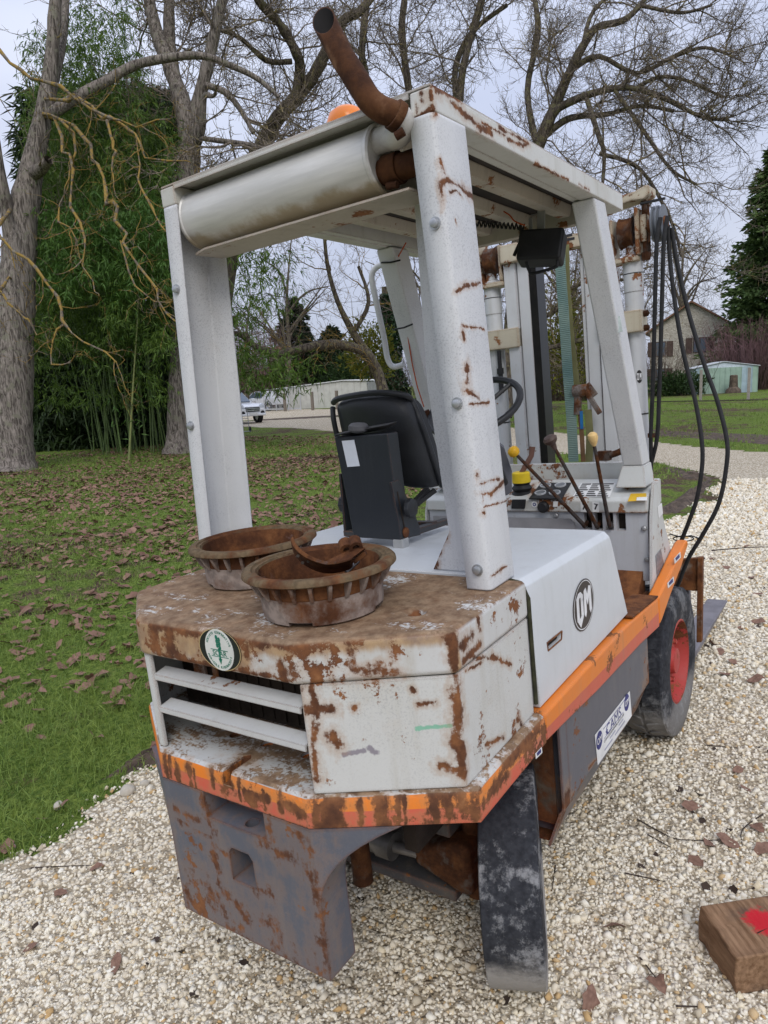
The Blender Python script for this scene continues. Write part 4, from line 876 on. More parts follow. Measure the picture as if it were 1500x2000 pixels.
bm_ += seg(bevb, 0, [(600, 1556), (690, 1553), (780, 1556)], .004)+seg(bevb, 0, [(840, 1555), (930, 1545)], .012)+seg(UY, -.6, [(945, 1575), (985, 1500), (1020, 1460), (1050, 1425)], .012)+seg(UY, -.6, [(960, 1550), (990, 1515)], .012)+seg(UX, 0., [(318, 1462), (330, 1530)], .008)+seg(UX, 0., [(320, 1522), (420, 1558), (560, 1608), (600, 1620)], .005)+seg(UX, 0., [(480, 1550), (520, 1560)], .010)+seg(UX, 0., [(555, 1570), (590, 1590)], .014)
bm_ += [((.0, 0, .735), (.085, 0, .77), .022), ((.0, 0, .735), (.0, 0, .77), .014)]
M_band = paint('striped_band_paint', ORANGE, .45, edge=.42, er=.012, spots=1.0, streaks=.35, dirt=.45, marks=bm_, bands=(2, [(.733, SALMON), (.7655, ORANGE), (9, (.52, .52, .50))]), grow=.5, top=.36)
M_bandf = paint('striped_side_paint', ORANGE, .42, edge=.45, er=.008, spots=.55, streaks=0, dirt=.4, bands=(2, [(.731, SALMON), (9, ORANGE)]), bslope=.055, grow=.2)
M_orange = paint('orange_paint', ORANGE, .42, edge=.4, er=.01, spots=.12, streaks=0, dirt=.22, grow=.3)
def bevb(px, py, v=0):
    d = _dirF(px, py); n = np.array([-.341, -.19, 0]); return CAMF+d*np.dot(np.array([0, -.259, 0])-CAMF, n)/np.dot(d, n)
def bevp(px, py):
    d = _dirF(px, py); n = np.array([-.301, -.170, 0]); return CAMF+d*np.dot(np.array([.017, -.273, 0])-CAMF, n)/np.dot(d, n)
def offs(pts, e): return [(x+e*.9, y*(1-e/.6)) if 0 < i < len(pts)-1 else (x, y*(1-e/.6)) for i, (x, y) in enumerate(pts)]
m = MB(); m.loft([[(x, y, .693) for x, y in OCT], [(x, y, .757) for x, y in OCT], [(x, y, .768) for x, y in offs(OCT, .005)], [(x, y, .773) for x, y in offs(OCT, .014)]])
rf = obj('rear_frame', m, M_band, fk, .004, 2)
cut(rf, MB().prism([(-.05, .014, .735), (.075, .014, .735), (.09, .0, .735), (.075, -.014, .735), (-.05, -.014, .735)], (0, 0, .1)))
for y in (-.14, .0, .12): cut(rf, MB().lathe((.15, y, .76), (0, 0, 1), [(0, .016), (.05, .016)], 14))
obj('slot_lining', MB().prism([(.002, .013, .733), (.07, .013, .733), (.07, -.013, .733), (.002, -.013, .733)], (0, 0, .004)), rusty('slot_rust', .0), fk)
# side bands along the sills (outline unprojected on the side plane)
for s in (1, -1):
    top = [(.575, .772), (.9, .768), (1.32, .757), (1.55, .74), (1.75, .722)]; bot = [(1.755, .60), (1.47, .628), (1.0, .655), (.70, .682), (.575, .692)]
    m = MB().prism([(x, -.6*s, z) for x, z in top+bot], (0, .05*s, 0)); o = obj('side_band', m, M_bandf, fk, .01, 3)
    fen = [(1.757, .722), (1.90, .75), (2.05, .785), (2.24, .83), (2.30, .83), (2.30, .80), (2.15, .735), (1.95, .672), (1.80, .615), (1.757, .605)]
    m = MB().prism([(x, -.6*s, z) for x, z in fen], (0, .05*s, 0)); obj('fender', m, M_orange, fk, .012, 3)
    # step tread on the band
    obj('step_plate', MB().prism([(1.40, -.598*s, .758), (1.752, -.598*s, .726), (1.752, -.50*s, .726), (1.40, -.50*s, .758)], (0, 0, .006)), rusty('step_rust', .15), fk)
# stickers on the band
st_w = simple('sticker_white', (.72, .72, .70), .5); st_b = simple('sticker_blue', (.03, .035, .16), .5); st_g = simple('faded_print', (.36, .36, .44), .5); st_k = simple('sticker_black', (.03, .028, .03), .5); st_r = simple('sticker_red', (.5, .04, .04), .5)
def text(s, size, loc, ux, uy, mat, parent, name='lettering', d=.0006, sx=1., bold=0., align='CENTER'):
    cu = bpy.data.curves.new('t', 'FONT'); cu.body = s; cu.size = size; cu.align_x = align; cu.align_y = 'CENTER'; cu.offset = bold; cu.extrude = d/2; cu.resolution_u = 3
    t = bpy.data.objects.new('t', cu); col.objects.link(t); dg = bpy.context.evaluated_depsgraph_get(); dg.update()
    me = bpy.data.meshes.new_from_object(t.evaluated_get(dg)); bpy.data.objects.remove(t)
    ux = Vector(ux).normalized(); uy = Vector(uy).normalized(); uz = ux.cross(uy)
    Mx = Matrix([[ux[i]*sx, uy[i], uz[i], loc[i]] for i in range(3)]+[[0, 0, 0, 1]]); me.transform(Mx); me.name = name
    me.materials.clear(); me.materials.append(mat); return link(name, me, parent)
def quad_on(fn, v, pts, n, mat, name, parent, th=.0012):
    Q = [fn(a, b, v) for a, b in pts]; n = np.array(n, float); return obj(name, MB().prism([q+n*.0006 for q in Q], n*th), mat, parent, smooth=0)
for (a, b) in ((1052, 1468), (1310, 1135), (1323, 1087)):
    s0 = quad_on(UY, -.6005, [(a-7, b+4), (a+5, b-9), (a+6, b+2), (a-6, b+14)], (0, -1, 0), st_w, 'sticker', fk)
    quad_on(UY, -.602, [(a-4, b+3), (a+3, b-5), (a+4, b+1), (a-3, b+8)], (0, -1, 0), st_b, 'sticker_print', fk)
# white rear cover
cvm = []
for pts, w in (([(682, 1255), (688, 1300), (715, 1310), (770, 1308)], .009), ([(768, 1265), (770, 1295), (700, 1298)], .006), ([(880, 1240), (895, 1330), (897, 1400), (893, 1450), (905, 1510)], .011), ([(862, 1497), (905, 1505)], .008),
               ([(605, 1386), (650, 1384)], .007), ([(650, 1440), (660, 1450)], .010), ([(820, 1375), (850, 1373)], .005), ([(610, 1335), (620, 1400), (612, 1450), (620, 1520)], .006), ([(640, 1285), (650, 1330)], .005), ([(690, 1380), (692, 1385)], .005), ([(805, 1345), (806, 1350)], .004)):
    for A, B, q in seg(UX, .1, pts, w):
        mk2 = []
        for P_ in (A, B):      # slide along the view ray onto the bevelled corner plane
            d_ = P_-CAMF; nrm = np.array([.303, -.165*-1, 0]); nrm = np.array([-.303, -.165, 0]); p0 = np.array([.02, -.272, 0]); t_ = np.dot(p0-CAMF, nrm)/np.dot(d_, nrm); mk2.append(CAMF+d_*t_)
        cvm.append((mk2[0], mk2[1], q))
for pts, w in (([(905, 1290), (935, 1260)], .008), ([(925, 1285), (965, 1285), (1000, 1298)], .005), ([(910, 1310), (950, 1290)], .003), ([(930, 1190), (935, 1230)], .006), ([(950, 1455), (985, 1440)], .004), ([(1013, 1405), (1020, 1415)], .006), ([(920, 1240), (900, 1262)], .010)): cvm += seg(UY, -.576, pts, w)
for a, b, c in ((330, 1250, .02), (480, 1262, .012), (550, 1310, .014), (575, 1325, .014), (300, 1240, .02)): cvm += seg(UX, .003, [(a, b-14), (a+4, b+22)], c)
cvm += seg(UX, .003, [(300, 1275), (400, 1300), (590, 1334)], .007)+seg(UX, .003, [(295, 1222), (400, 1240), (590, 1262)], .012)
wsh_ = [(np.array([.0, .26, 1.09]), np.array([.0, -.10, 1.10]), .055), (np.array([.0, -.1, 1.12]), np.array([.0, -.26, 1.13]), .03), (np.array([.0, -.26, 1.13]), np.array([.18, -.57, 1.135]), .028), (np.array([.0, .26, 1.09]), np.array([.18, .51, 1.09]), .06), (np.array([.18, -.575, 1.13]), np.array([.20, -.575, 1.0]), .02)]
M_cov = paint('rear_cover_paint', WHITE, .5, edge=.5, er=.02, spots=.85, streaks=.3, dirt=.5, wash=wsh_, dirtcol=(.30, .25, .15), marks=cvm, grow=.8, top=.62)
M_pan = paint('rear_panel_paint', (.56, .56, .53), .5, speck=.3, tints=[(bevp(815, 1423), bevp(880, 1417), .006, (.12, .42, .26)), (bevp(672, 1474), bevp(710, 1466), .007, (.16, .13, .17)), (bevp(722, 1462), bevp(734, 1470), .008, (.15, .12, .16))], edge=.45, er=.012, spots=.6, streaks=.15, dirt=.45, dirtcol=(.34, .30, .2), marks=cvm, grow=.6)
lid = [(.57, .51), (.185, .51), (.004, .268), (.004, -.268), (.185, -.578), (.57, -.578)]
m = MB(); m.loft([[(x, y, 1.04) for x, y in lid], [(x, y, 1.14) for x, y in lid]])
rcv = obj('rear_cover', m, M_cov, fk, .02, 4)
cut(rcv, MB().lathe((.27, -.43, 1.11), (0, 0, 1), [(0, .02), (.06, .02)], 16))
def wall(pts, z0, z1, th):
    """vertical sheet along a plan polyline"""
    P = [np.array(p, float) for p in pts]; n = []
    for i in range(len(P)):
        t = P[min(i+1, len(P)-1)]-P[max(i-1, 0)]; t /= np.linalg.norm(t); n.append(np.array([-t[1], t[0]]))
    poly = P+[p+q*th for p, q in list(zip(P, n))[::-1]]
    return MB().prism([(x, y, z0) for x, y in poly], (0, 0, z1-z0))
rp = obj('rear_panel', wall([(.017, -.273), (.187, -.574), (.566, -.574)], .774, 1.039, .012), M_pan, fk, .004)
lp = obj('rear_panel', wall([(.566, .506), (.187, .506), (.017, .273), (.017, .25)], .774, 1.039, .012), M_pan, fk, .004)
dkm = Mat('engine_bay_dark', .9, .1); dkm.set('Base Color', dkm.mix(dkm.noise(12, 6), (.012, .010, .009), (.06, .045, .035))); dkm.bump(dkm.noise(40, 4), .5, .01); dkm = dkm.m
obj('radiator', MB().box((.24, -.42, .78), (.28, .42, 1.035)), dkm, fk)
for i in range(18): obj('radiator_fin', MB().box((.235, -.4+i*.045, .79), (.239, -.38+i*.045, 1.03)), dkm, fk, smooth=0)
obj('bay_bracket', MB().box((.12, .17, .90), (.13, .215, .99)).box((.12, .12, .93), (.126, .14, .98)), rusty('bracket_rust', .35), fk, .002)
M_slat = paint('slat_paint', (.52, .52, .50), .5, edge=.4, er=.006, spots=.3, streaks=0, dirt=.35, grow=.5)
for zf in (.974, .882):
    m = MB().prism([(.02, .252, zf-.008), (.02, .252, zf+.008), (.062, .252, zf+.016), (.062, .252, zf+.011), (.025, .252, zf+.002), (.025, .252, zf-.008)], (0, -.515, 0)); obj('grille_slat', m, M_slat, fk, .001)
# co-operative emblem on the rear lip
ec = np.array([.0035, -.047, 1.097])
def oval(c, a, b, ux, uy, n=40, th=.001, a0=0, a1=2*math.pi):
    ux, uy = np.array(ux, float), np.array(uy, float); w = np.cross(ux, uy)
    return MB().prism([np.array(c)+a*math.cos(t)*ux+b*math.sin(t)*uy for t in np.linspace(a0, a1, n, endpoint=False)], w*th)
RX, RU = (0, -1, 0), (0, 0, 1)      # rear face: right is -y, normal is -x
em = obj('emblem', oval(ec-[.0005, 0, 0], .071, .052, RX, RU, th=.0015), simple('emblem_black', (.018, .022, .02), .4), fk, smooth=0)
obj('emblem_rim', MB().loft([[ec+np.array([-.0026, -.071*k*math.cos(t), .052*k*math.sin(t)]) for t in np.linspace(0, 2*math.pi, 40, endpoint=False)] for k in (1.0, .965)], cap=False), simple('gold_rim', (.45, .33, .16), .5), em)
obj('emblem_disc', oval(ec-[.0022, 0, 0], .048, .0515, RX, RU, th=.0012), simple('emblem_cream', (.62, .63, .58), .5), em, smooth=0)
grn = simple('emblem_green', (.015, .16, .10), .5)
ex = ec[0]-.0036
for k in range(6): obj('wheat_grain', oval((ex, ec[1]+(.004 if k % 2 else -.004), ec[2]+.006+k*.005), .0042, .006, RX, RU, 10, .0006), grn, em, smooth=0)
obj('wheat_tip', MB().prism([(ex, ec[1]+.006, ec[2]-.022), (ex, ec[1]-.006, ec[2]-.022), (ex, ec[1], ec[2]-.036)], (-.0006, 0, 0)), grn, em, smooth=0)
obj('wheat_stem', MB().box((ex, ec[1]-.003, ec[2]-.024), (ex-.0006, ec[1]+.003, ec[2]+.004)), grn, em, smooth=0)
obj('box_line', MB().box((ex, ec[1]-.029, ec[2]-.001), (ex-.0005, ec[1]+.029, ec[2]+.0005)).box((ex, ec[1]-.029, ec[2]-.018), (ex-.0005, ec[1]+.029, ec[2]-.0165)), grn, em, smooth=0)
text('SCAR', .018, (ex-.0004, ec[1], ec[2]-.009), RX, RU, grn, em, sx=1.1)
for s_, a0, a1, flip in (('SOCIETE COOPERATIVE', 2.75, .35, 1), ('AGRICOLE RIBERACOIS', 3.5, 5.95, -1)):
    for i, ch_ in enumerate(s_):
        if ch_ == ' ': continue
        t = a0+(a1-a0)*i/(len(s_)-1); p = (ex-.0004, ec[1]-.0405*math.cos(t), ec[2]+.0435*math.sin(t)); u = np.array([0, math.sin(t)*-1*flip, -math.cos(t)*flip]); u = np.array([0, -math.sin(t)*flip, -math.cos(t)*flip]); w_ = np.array([0, -math.cos(t)*flip, math.sin(t)*flip])
        text(ch_, .0085, p, u, w_, grn, em)
# engine hood
M_hood = paint('hood_paint', (.57, .59, .60), .38, edge=.12, er=.006, spots=.0, streaks=.0, dirt=.3, dirtcol=(.33, .34, .3), grow=.15)
prof = [(.60, .774), (.578, 1.141), (1.275, 1.108), (1.415, .768)]
def hood_sec(y, dz): return [(x, y, z+(dz if z > 1 else 0)) for x, z in prof]
m = MB(); m.loft([hood_sec(-.577, -.055), hood_sec(-.57, -.022), hood_sec(-.553, -.004), hood_sec(-.52, 0), hood_sec(.52, -.0), hood_sec(.553, -.004), hood_sec(.57, -.022), hood_sec(.577, -.055)])
hood = obj('engine_hood', m, M_hood, fk, .016, 3, smooth=50)
q = [UY(a, b, -.62) for a, b in ((1098, 1260), (1126, 1236), (1125, 1252), (1100, 1275))]
cut(hood, MB().prism(q, (0, .09, 0)))
obj('slot_shade_plate', MB().prism([p+np.array([0, .056, 0]) for p in q], (0, .004, 0)), dkm, fk, smooth=0)  # added dark plate, its colour stands in for the shade inside the slot
obj('slot_lip', MB().tube([p+np.array([0, .0425, 0]) for p in q+[q[0]]], .0022, 6), rusty('slot_lip_rust', .1), fk)
obj('hood_seal', MB().tube([(.572, -.578, .80), (.571, -.578, 1.09), (.572, -.56, 1.13), (.572, -.5, 1.141)], .006, 8), simple('mossy_seal', (.035, .035, .018), .9, .4, 40), fk)
HX, HU = (1, 0, 0), (0, 0, 1)       # right side: reads forward, normal is -y
lc = UY(1140, 1181, -.5785)
lo_ = obj('logo', oval(lc, .092, .079, HX, HU, th=.001), simple('logo_black', (.045, .036, .033), .45), fk, smooth=0)
obj('logo_ring', MB().loft([[lc+np.array([.092*k*math.cos(t), -.0013, .079*k*math.sin(t)]) for t in np.linspace(0, 2*math.pi, 48, endpoint=False)] for k in (.95, .915)], cap=False), simple('logo_white', (.7, .7, .7), .5), lo_)
lw = simple('logo_letter_white', (.72, .72, .72), .5)
def glyph(polys, c, s, name, fn=lambda x, z: (x, -.0016, z)):
    m = MB()
    for P_ in polys: m.prism([np.array(c)+np.array(fn(x*s, z*s)) for x, z in P_], (0, -.0008, 0))
    return obj(name, m, lw, lo_, smooth=0)
GO = [[(-.72, .45), (-.52, .62), (-.45, .42), (-.5, .35), (-.5, -.35), (-.72, -.45)], [(-.1, .45), (-.3, .62), (-.52, .62), (-.45, .42), (-.32, .42), (-.32, .3), (-.1, .2)], [(-.1, .3), (-.32, .3), (-.32, -.35), (-.1, -.42)], [(-.1, -.40), (-.32, -.33), (-.42, -.42), (-.52, -.33), (-.72, -.42), (-.42, -.78)]]
GM = [[(.0, .55), (.2, .62), (.2, -.38), (.1, -.55), (-.02, -.4)], [(.2, .62), (.2, .2), (.34, -.12), (.34, .3)], [(.34, .3), (.34, -.12), (.5, .2), (.5, .62)], [(.5, .62), (.7, .55), (.72, -.4), (.6, -.55), (.5, -.38)]]
fn_ = lambda x, z: (x*1.15, -.0016, z)
glyph(GO, lc, .078, 'letter_o', fn_); glyph(GM, lc, .078, 'letter_m', fn_)
# tank and side skirts
for s in (1, -1):
    m = MB(); sec = [(-.586, .70), (-.586, .42), (-.575, .405), (-.535, .30), (-.20, .30), (-.20, .70)]
    m.loft([[(x, y*s, z) for y, z in sec] for x in (.745, 1.62)]); obj('tank', m, M_grey if s > 0 else M_grey, fk, .004)
    obj('tank_flange', MB().loft([[(x, y*s, z) for y, z in [(-.588, .69), (-.588, .418), (-.577, .402), (-.537, .29), (-.530, .293), (-.570, .404), (-.581, .42), (-.581, .69)]] for x in (.69, .745)]), M_grey, fk, .001)
    obj('tank_floor', MB().box((.70, -.53*s, .30), (.744, -.20*s, .306)), rusty('tank_rust', .05, dark=.6), fk)
tank_st = quad_on(UY, -.587, [(1161, 1436), (1167, 1494), (1233, 1398), (1229, 1350)], (0, -1, 0), st_w, 'dealer_sticker', fk)
def spt(u, v):   # u 0..1 along, v 0..1 up, on the sticker
    a = UY(1167, 1494, -.589); b = UY(1233, 1398, -.589); c = UY(1161, 1436, -.589); return a+(b-a)*u+(c-a)*v
sx_ = spt(1, 0)-spt(0, 0); sy_ = np.array([0, 0, 1.])
for t_, u, v, sz, mt, k in (('CAMS', .50, .62, .052, st_b, 1.25), ('sa', .30, .62, .03, st_b, 1.), ('CONCESSIONNAIRE EXCLUSIF', .5, .40, .013, st_k, 1.25)):
    text(t_, sz, spt(u, v), sx_, sy_, mt, tank_st, sx=k)
for u in (.10, .90):
    c_ = spt(u, .66); od = obj('sticker_badge', oval(c_, .03, .03, HX, HU, 24, .0005), st_b, tank_st, smooth=0); text('OM', .03, c_+np.array([0, -.0012, 0]), HX, HU, st_w, tank_st)
for u0, u1, v_, mt in ((.36, .52, .27, st_g), (.62, .76, .28, st_g), (.2, .42, .13, st_g), (.5, .8, .14, st_g)): obj('sticker_print', MB().bar(spt(u0, v_), spt(u1, v_),   .0006, .006), mt, tank_st, smooth=0)
obj('sticker_line', MB().bar(spt(.22, .50), spt(.78, .50), .0006, .002), st_b, tank_st, smooth=0); obj('sticker_line', MB().bar(spt(.22, .82), spt(.86, .84), .0006, .002), st_b, tank_st, smooth=0)
# wheels
def rub(name, dust):
    m = Mat(name, .8, .25); n = m.noise(9, 7, .7); z = m.xyz()[2]; nz = m.noise(60, 4)
    f = m.math('ADD', m.rng(z, .33, .08), m.math('MULTIPLY', m.math('SUBTRACT', n, .5), 1.3))
    c = m.mix(m.rng(nz, .3, .7), (.016, .017, .021), (.034, .036, .042)); c = m.mix(m.math('MULTIPLY', m.rng(f, .2, .75), dust), c, (.36, .34, .31))
    c = m.mix(m.math('MULTIPLY', m.rng(m.noise(6, 9, .76), .51, .62), .6*dust), c, (.42, .42, .42))
    m.set('Base Color', c); m.bump(m.math('ADD', nz, m.math('MULTIPLY', m.vor(70), .6)), .35, .006); return m.m
M_rt = rub('dusty_rubber', .85); M_ft = rub('tyre_rubber', .45)
M_red = paint('red_rim_paint', (.42, .045, .038), .55, edge=.25, er=.01, spots=.6, streaks=0, dirt=.35, dirtcol=(.3, .12, .1), grow=.2)
def tread_tyre(r, w, ri, lugs, name, mat, parent, c, ax, lug_h=.014):
    ax = np.array(ax, float); ax /= np.linalg.norm(ax)
    prof = [(-w*.44, ri), (-w*.5, ri+.03), (-w*.5, r*.82), (-w*.46, r*.93), (-w*.42, r*.965), (w*.42, r*.965), (w*.46, r*.93), (w*.5, r*.82), (w*.5, ri+.03), (w*.44, ri)]
    t = obj(name, MB().lathe(c, ax, prof, 64, closed=True), mat, parent, 0, smooth=40)
    if lugs:
        u = np.cross(ax, [0, 0, 1.]); u /= np.linalg.norm(u); v = np.cross(ax, u); c = np.array(c, float)
        m0 = None
        for s in (-1, 1):
            for k in range(lugs):
                a = 2*math.pi*(k+(.5 if s > 0 else 0))/lugs; m = MB(); secs = []
                for h, (b0, b1) in ((.01, (.47, .03)),):
                    pass
                da = .62*math.pi/lugs
                P4 = []
                for (hh, aa, rr) in ((w*.03, a-da+.06, .955), (w*.47, a-da, .90), (w*.47, a+da, .90), (w*.03, a+da+.06, .955)):
                    P4.append((hh, aa, rr))
                bot = [c+ax*s*h+r*rr*(math.cos(aa)*u+math.sin(aa)*v) for h, aa, rr in P4]; top = [c+ax*s*h*.97+r*(1.0 if h < w*.2 else .955)*(math.cos(aa)*u+math.sin(aa)*v) for h, aa, rr in P4]
                m.add(bot+top, [(0, 1, 2, 3), (7, 6, 5, 4), (0, 4, 5, 1), (1, 5, 6, 2), (2, 6, 7, 3), (3, 7, 4, 0)]); obj('tread_block', m, mat, t, .004, 2)
    return t
for s in (-1, 1):
    c = np.array([2.06, s*.515, .335]); w = tread_tyre(.338, .19, .185, 26, 'front_wheel', M_ft, fk, c, (0, s, 0))
    obj('rim', MB().lathe(c, (0, s, 0), [(-.05, .19), (.082, .19), (.088, .178), (.055, .172), (.01, .165), (-.01, .12), (-.012, .0)], 40), M_red, w, .002)
    hub = obj('hub', MB().lathe(c, (0, s, 0), [(-.02, .115), (.035, .11), (.045, .095), (.05, .06), (.075, .055), (.08, .0)], 28), M_red, w, .003)
    for k in range(8):
        a = 2*math.pi*k/8; p = c+np.array([.09*math.cos(a), s*.03, .09*math.sin(a)]); obj('wheel_nut', MB().lathe(p, (0, s, 0), [(0, .013), (.03, .012), (.034, .0)], 6), M_red, w)
for s in (-1, 1):
    c = np.array([.561, s*.478, .283]); axd = np.array([.406, -.914, 0]) if s < 0 else np.array([-.406, .914, 0])
    w = obj('rear_wheel', MB().lathe(c, axd, [(-.068, .16), (-.080, .2), (-.077, .255), (-.0745, .280), (-.0715, .2845), (-.04, .2855), (.04, .2855), (.0715, .2845), (.0745, .280), (.077, .255), (.080, .2), (.068, .16)], 64, closed=True), M_rt, fk, 0, smooth=30)
    obj('rim', MB().lathe(c, axd, [(-.07, .162), (.07, .162), (.05, .14), (.03, .06), (.06, .055), (.06, 0)], 32), M_red, w)
# steering axle
M_ax = paint('axle_paint', (.05, .05, .055), .7, edge=.4, er=.02, spots=.7, streaks=0, dirt=.5, grow=.3); M_rst = rusty('axle_rust', .35, (.11, .085, .07), 20, .5)
AX = .115
obj('axle_beam', MB().box((.36+AX, -.33, .385), (.53+AX, .33, .43)).box((.36+AX, -.33, .18), (.53+AX, .33, .215)).box((.44+AX, -.30, .2148), (.52+AX, .30, .3852)), M_ax, fk, .008)
obj('steering_cylinder', MB().tube([(.36+AX, .22, .30), (.36+AX, -.08, .30)], .036, 20).tube([(.36+AX, -.08, .30), (.36+AX, -.13, .30)], .042, 20).tube([(.36+AX, -.13, .30), (.37+AX, -.22, .30)], .017, 14), simple('dull_steel', (.23, .22, .21), .45, .2, 20, .7), fk)
for s in (-1, 1):
    m = MB().loft([[(.40+AX+x, s*(.20+yy), z) for x, z in ((-.05, .27-dz), (.04, .27-dz), (.04, .33+dz), (-.05, .33+dz))] for yy, dz in ((0, 0), (.04, .012), (.09, .03), (.15, .05), (.19, .05))]); obj('knuckle', m, M_rst, fk, .02, 3)
    obj('king_pin', MB().tube([(.44+AX, s*.36, .17), (.44+AX, s*.36, .45)], .032, 16), M_rst, fk)
obj('hitch_pipe', MB().tube([(.36, -.09, .25), (.36, -.09, .62)], .03, 14), M_rst, fk)
obj('chassis_floor', MB().box((.28, -.3, .55), (1.9, .3, .60)), dkm, fk); [obj('chassis_rail', MB().box((.30, y, .46), (.74, y+.04, .69)), dkm, fk) for y in (-.34, .30)]
obj('wheel_arch_plate', MB().box((.70, -.56, .36), (.706, -.24, .69)), rusty('arch_rust', .1, (.1, .08, .06), 9, .55), fk)
obj('front_axle', MB().tube([(2.06, -.42, .335), (2.06, .42, .335)], .09, 16), dkm, fk); obj('gearbox', MB().box((1.3, -.22, .25), (2.1, .22, .56)), dkm, fk, .03)
obj('front_frame', MB().box((1.62, -.40, .30), (1.75, .40, .70)).box((1.75, -.36, .45), (2.3, .36, .66)), dkm, fk)
# floor, dash, cowl
M_floor = rusty('floor_rust', .15, (.22, .15, .12), 10)
obj('floor_plate', MB().box((1.30, -.549, .672), (1.93, .549, .69)), M_floor, fk, .002); obj('toe_board', MB().prism([(1.80, -.5, .69), (1.935, -.5, .69), (1.935, -.5, .80)], (0, 1.0, 0)), M_floor, fk)
dm = seg(UX, 1.90, [(985, 1000), (1080, 1003), (1262, 1002)], .004)+seg(UX, 1.95, [(995, 985), (1060, 985)], .012)+seg(UZ, 1.12, [(1040, 945), (1040, 980)], .01)+seg(UZ, 1.12, [(1110, 960), (1130, 990)], .008)+seg(UZ, 1.12, [(1225, 955), (1215, 940)], .006)
M_dash = paint('dash_paint', (.55, .56, .54), .5, edge=.42, er=.012, spots=.22, streaks=.1, dirt=.4, dirtcol=(.3, .25, .14), marks=dm, grow=.6)
M_dashf = paint('dash_front_paint', (.45, .46, .48), .5, edge=.15, er=.006, spots=.08, streaks=0, dirt=.35, grow=.2)
m = MB().prism([(1.895, -.53, 1.035), (1.895, -.53, 1.085), (1.912, -.53, 1.10), (2.10, -.53, 1.142), (2.14, -.53, 1.142), (2.14, -.53, 1.035)], (0, 1.06, 0)); dash = obj('dashboard', m, M_dash, fk, .006, 2)
df = obj('dash_front', MB().box((1.912, -.528, .74), (1.95, .528, 1.034)), M_dashf, fk, .003)
for (a, b, w) in ((1148, 1012, .016), (1169, 1012, .016), (1190, 1012, .016), (1213, 1020, .019)):
    p = UX(a, b, 1.912); cut(df, MB().box((1.8, p[1]-w, .957), (1.99, p[1]+w, 1.031)))
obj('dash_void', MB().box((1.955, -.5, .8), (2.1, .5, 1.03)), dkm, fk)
obj('dash_foam', MB().prism([(1.905, .5, .83), (1.905, -.20, .83), (1.905, -.22, .85), (1.905, -.22, .985), (1.905, -.20, 1.005), (1.905, .5, 1.005)], (-.008, 0, 0)), simple('grey_foam', (.27, .265, .27), .9), fk)
for (a, b) in ((1258, 1032), (1264, 1093), (1086, 1007)):
    p = UX(a, b, 1.905); obj('bolt', MB().lathe(p, (-1, 0, 0), [(-.004, .011), (.004, .011), (.008, .007), (.009, 0)], 12), simple('bolt_steel', (.36, .36, .36), .45, .2, 30, .6), fk)
# gauges, grid, switches, stickers on the dash
dn = np.array([-.218, 0, .976]); du = np.array([0, -1., 0]); dv = np.array([.976, 0, .218])
def dpt(px, py, lift=.0):
    d = _dirF(px, py); p0 = np.array([1.912, 0, 1.10]); t = np.dot(p0-CAMF, dn)/np.dot(d, dn); return CAMF+d*t+dn*lift
blk = simple('black_plastic', (.018, .018, .019), .5, .2, 20)
gq = [dpt(a, b, .001) for a, b in ((1033, 976), (1057, 945), (1116, 945), (1098, 976))]
gp_ = obj('gauge_panel', MB().prism(gq, dn*.006), blk, fk, .002)
gw = simple('gauge_ring', (.55, .56, .57), .35, .1, 30, .3); gf = simple('gauge_face', (.16, .17, .18), .3)
for a, b in ((1066, 952), (1095, 951), (1056, 966), (1084, 966)):
    c_ = dpt(a, b, .007); g_ = obj('gauge', MB().lathe(c_, dn, [(0, .026), (.006, .026), (.006, .022), (0, .022)], 28, closed=True), gw, gp_); obj('gauge_face', MB().lathe(c_, dn, [(0, .022), (.003, .022)], 24), gf, gp_)
gp2 = obj('load_chart', MB().prism([dpt(a, b, .001) for a, b in ((1119, 970), (1135, 945), (1203, 944), (1190, 972))], dn*.001), st_w, fk, smooth=0)
for k in range(7):
    v = (k+.5)/7; a0 = np.array([1119, 970])*(1-v)+np.array([1135, 945])*v; a1 = np.array([1190, 972])*(1-v)+np.array([1203, 944])*v
    for u0, u1 in ((.04, .3), (.34, .62), (.65, .95)):
        p = a0+(a1-a0)*u0; q_ = a0+(a1-a0)*(u1-.1*((k*7) % 3)*.5); obj('chart_print', MB().bar(dpt(*p, .003), dpt(*q_, .003), .011, .0006, dn), st_k, gp2, smooth=0)
quad = lambda pts, mt, nm, lift=.001: obj(nm, MB().prism([dpt(a, b, lift) for a, b in pts], dn*.001), mt, fk, smooth=0)
quad([(1226, 980), (1232, 965), (1262, 964), (1264, 978)], simple('sticker_yellow', (.68, .42, .03), .5), 'warning_sticker'); quad([(1243, 979), (1244, 973), (1264, 972), (1264, 979)], st_w, 'warning_sticker', .003)
quad([(868, 973), (878, 962), (908, 962), (902, 976)], simple('sticker_cream', (.66, .67, .68), .5), 'dash_label')
for a, b in ((1141, 990), (1164, 990)):
    l_ = obj('lever_label', MB().prism([UX(a+i, b+j, 1.893) for i, j in ((-7, -10), (6, -10), (6, 10), (-7, 10))], (-.0012, 0, 0)), st_w, fk, smooth=0); obj('lever_label_print', MB().bar(UX(a-2, b+5, 1.8912), UX(a+2, b-5, 1.8912), .006, .001, (1, 0, 0)).bar(UX(a-4, b-6, 1.8912), UX(a+4, b-4, 1.8912), .004, .001, (1, 0, 0)), st_k, l_, smooth=0)
c_ = UX(1062, 990, 1.893); obj('switch_knob', MB().lathe(c_, (-1, 0, 0), [(-.002, .026), (.014, .025), (.02, .018), (.021, 0)], 20), blk, fk)
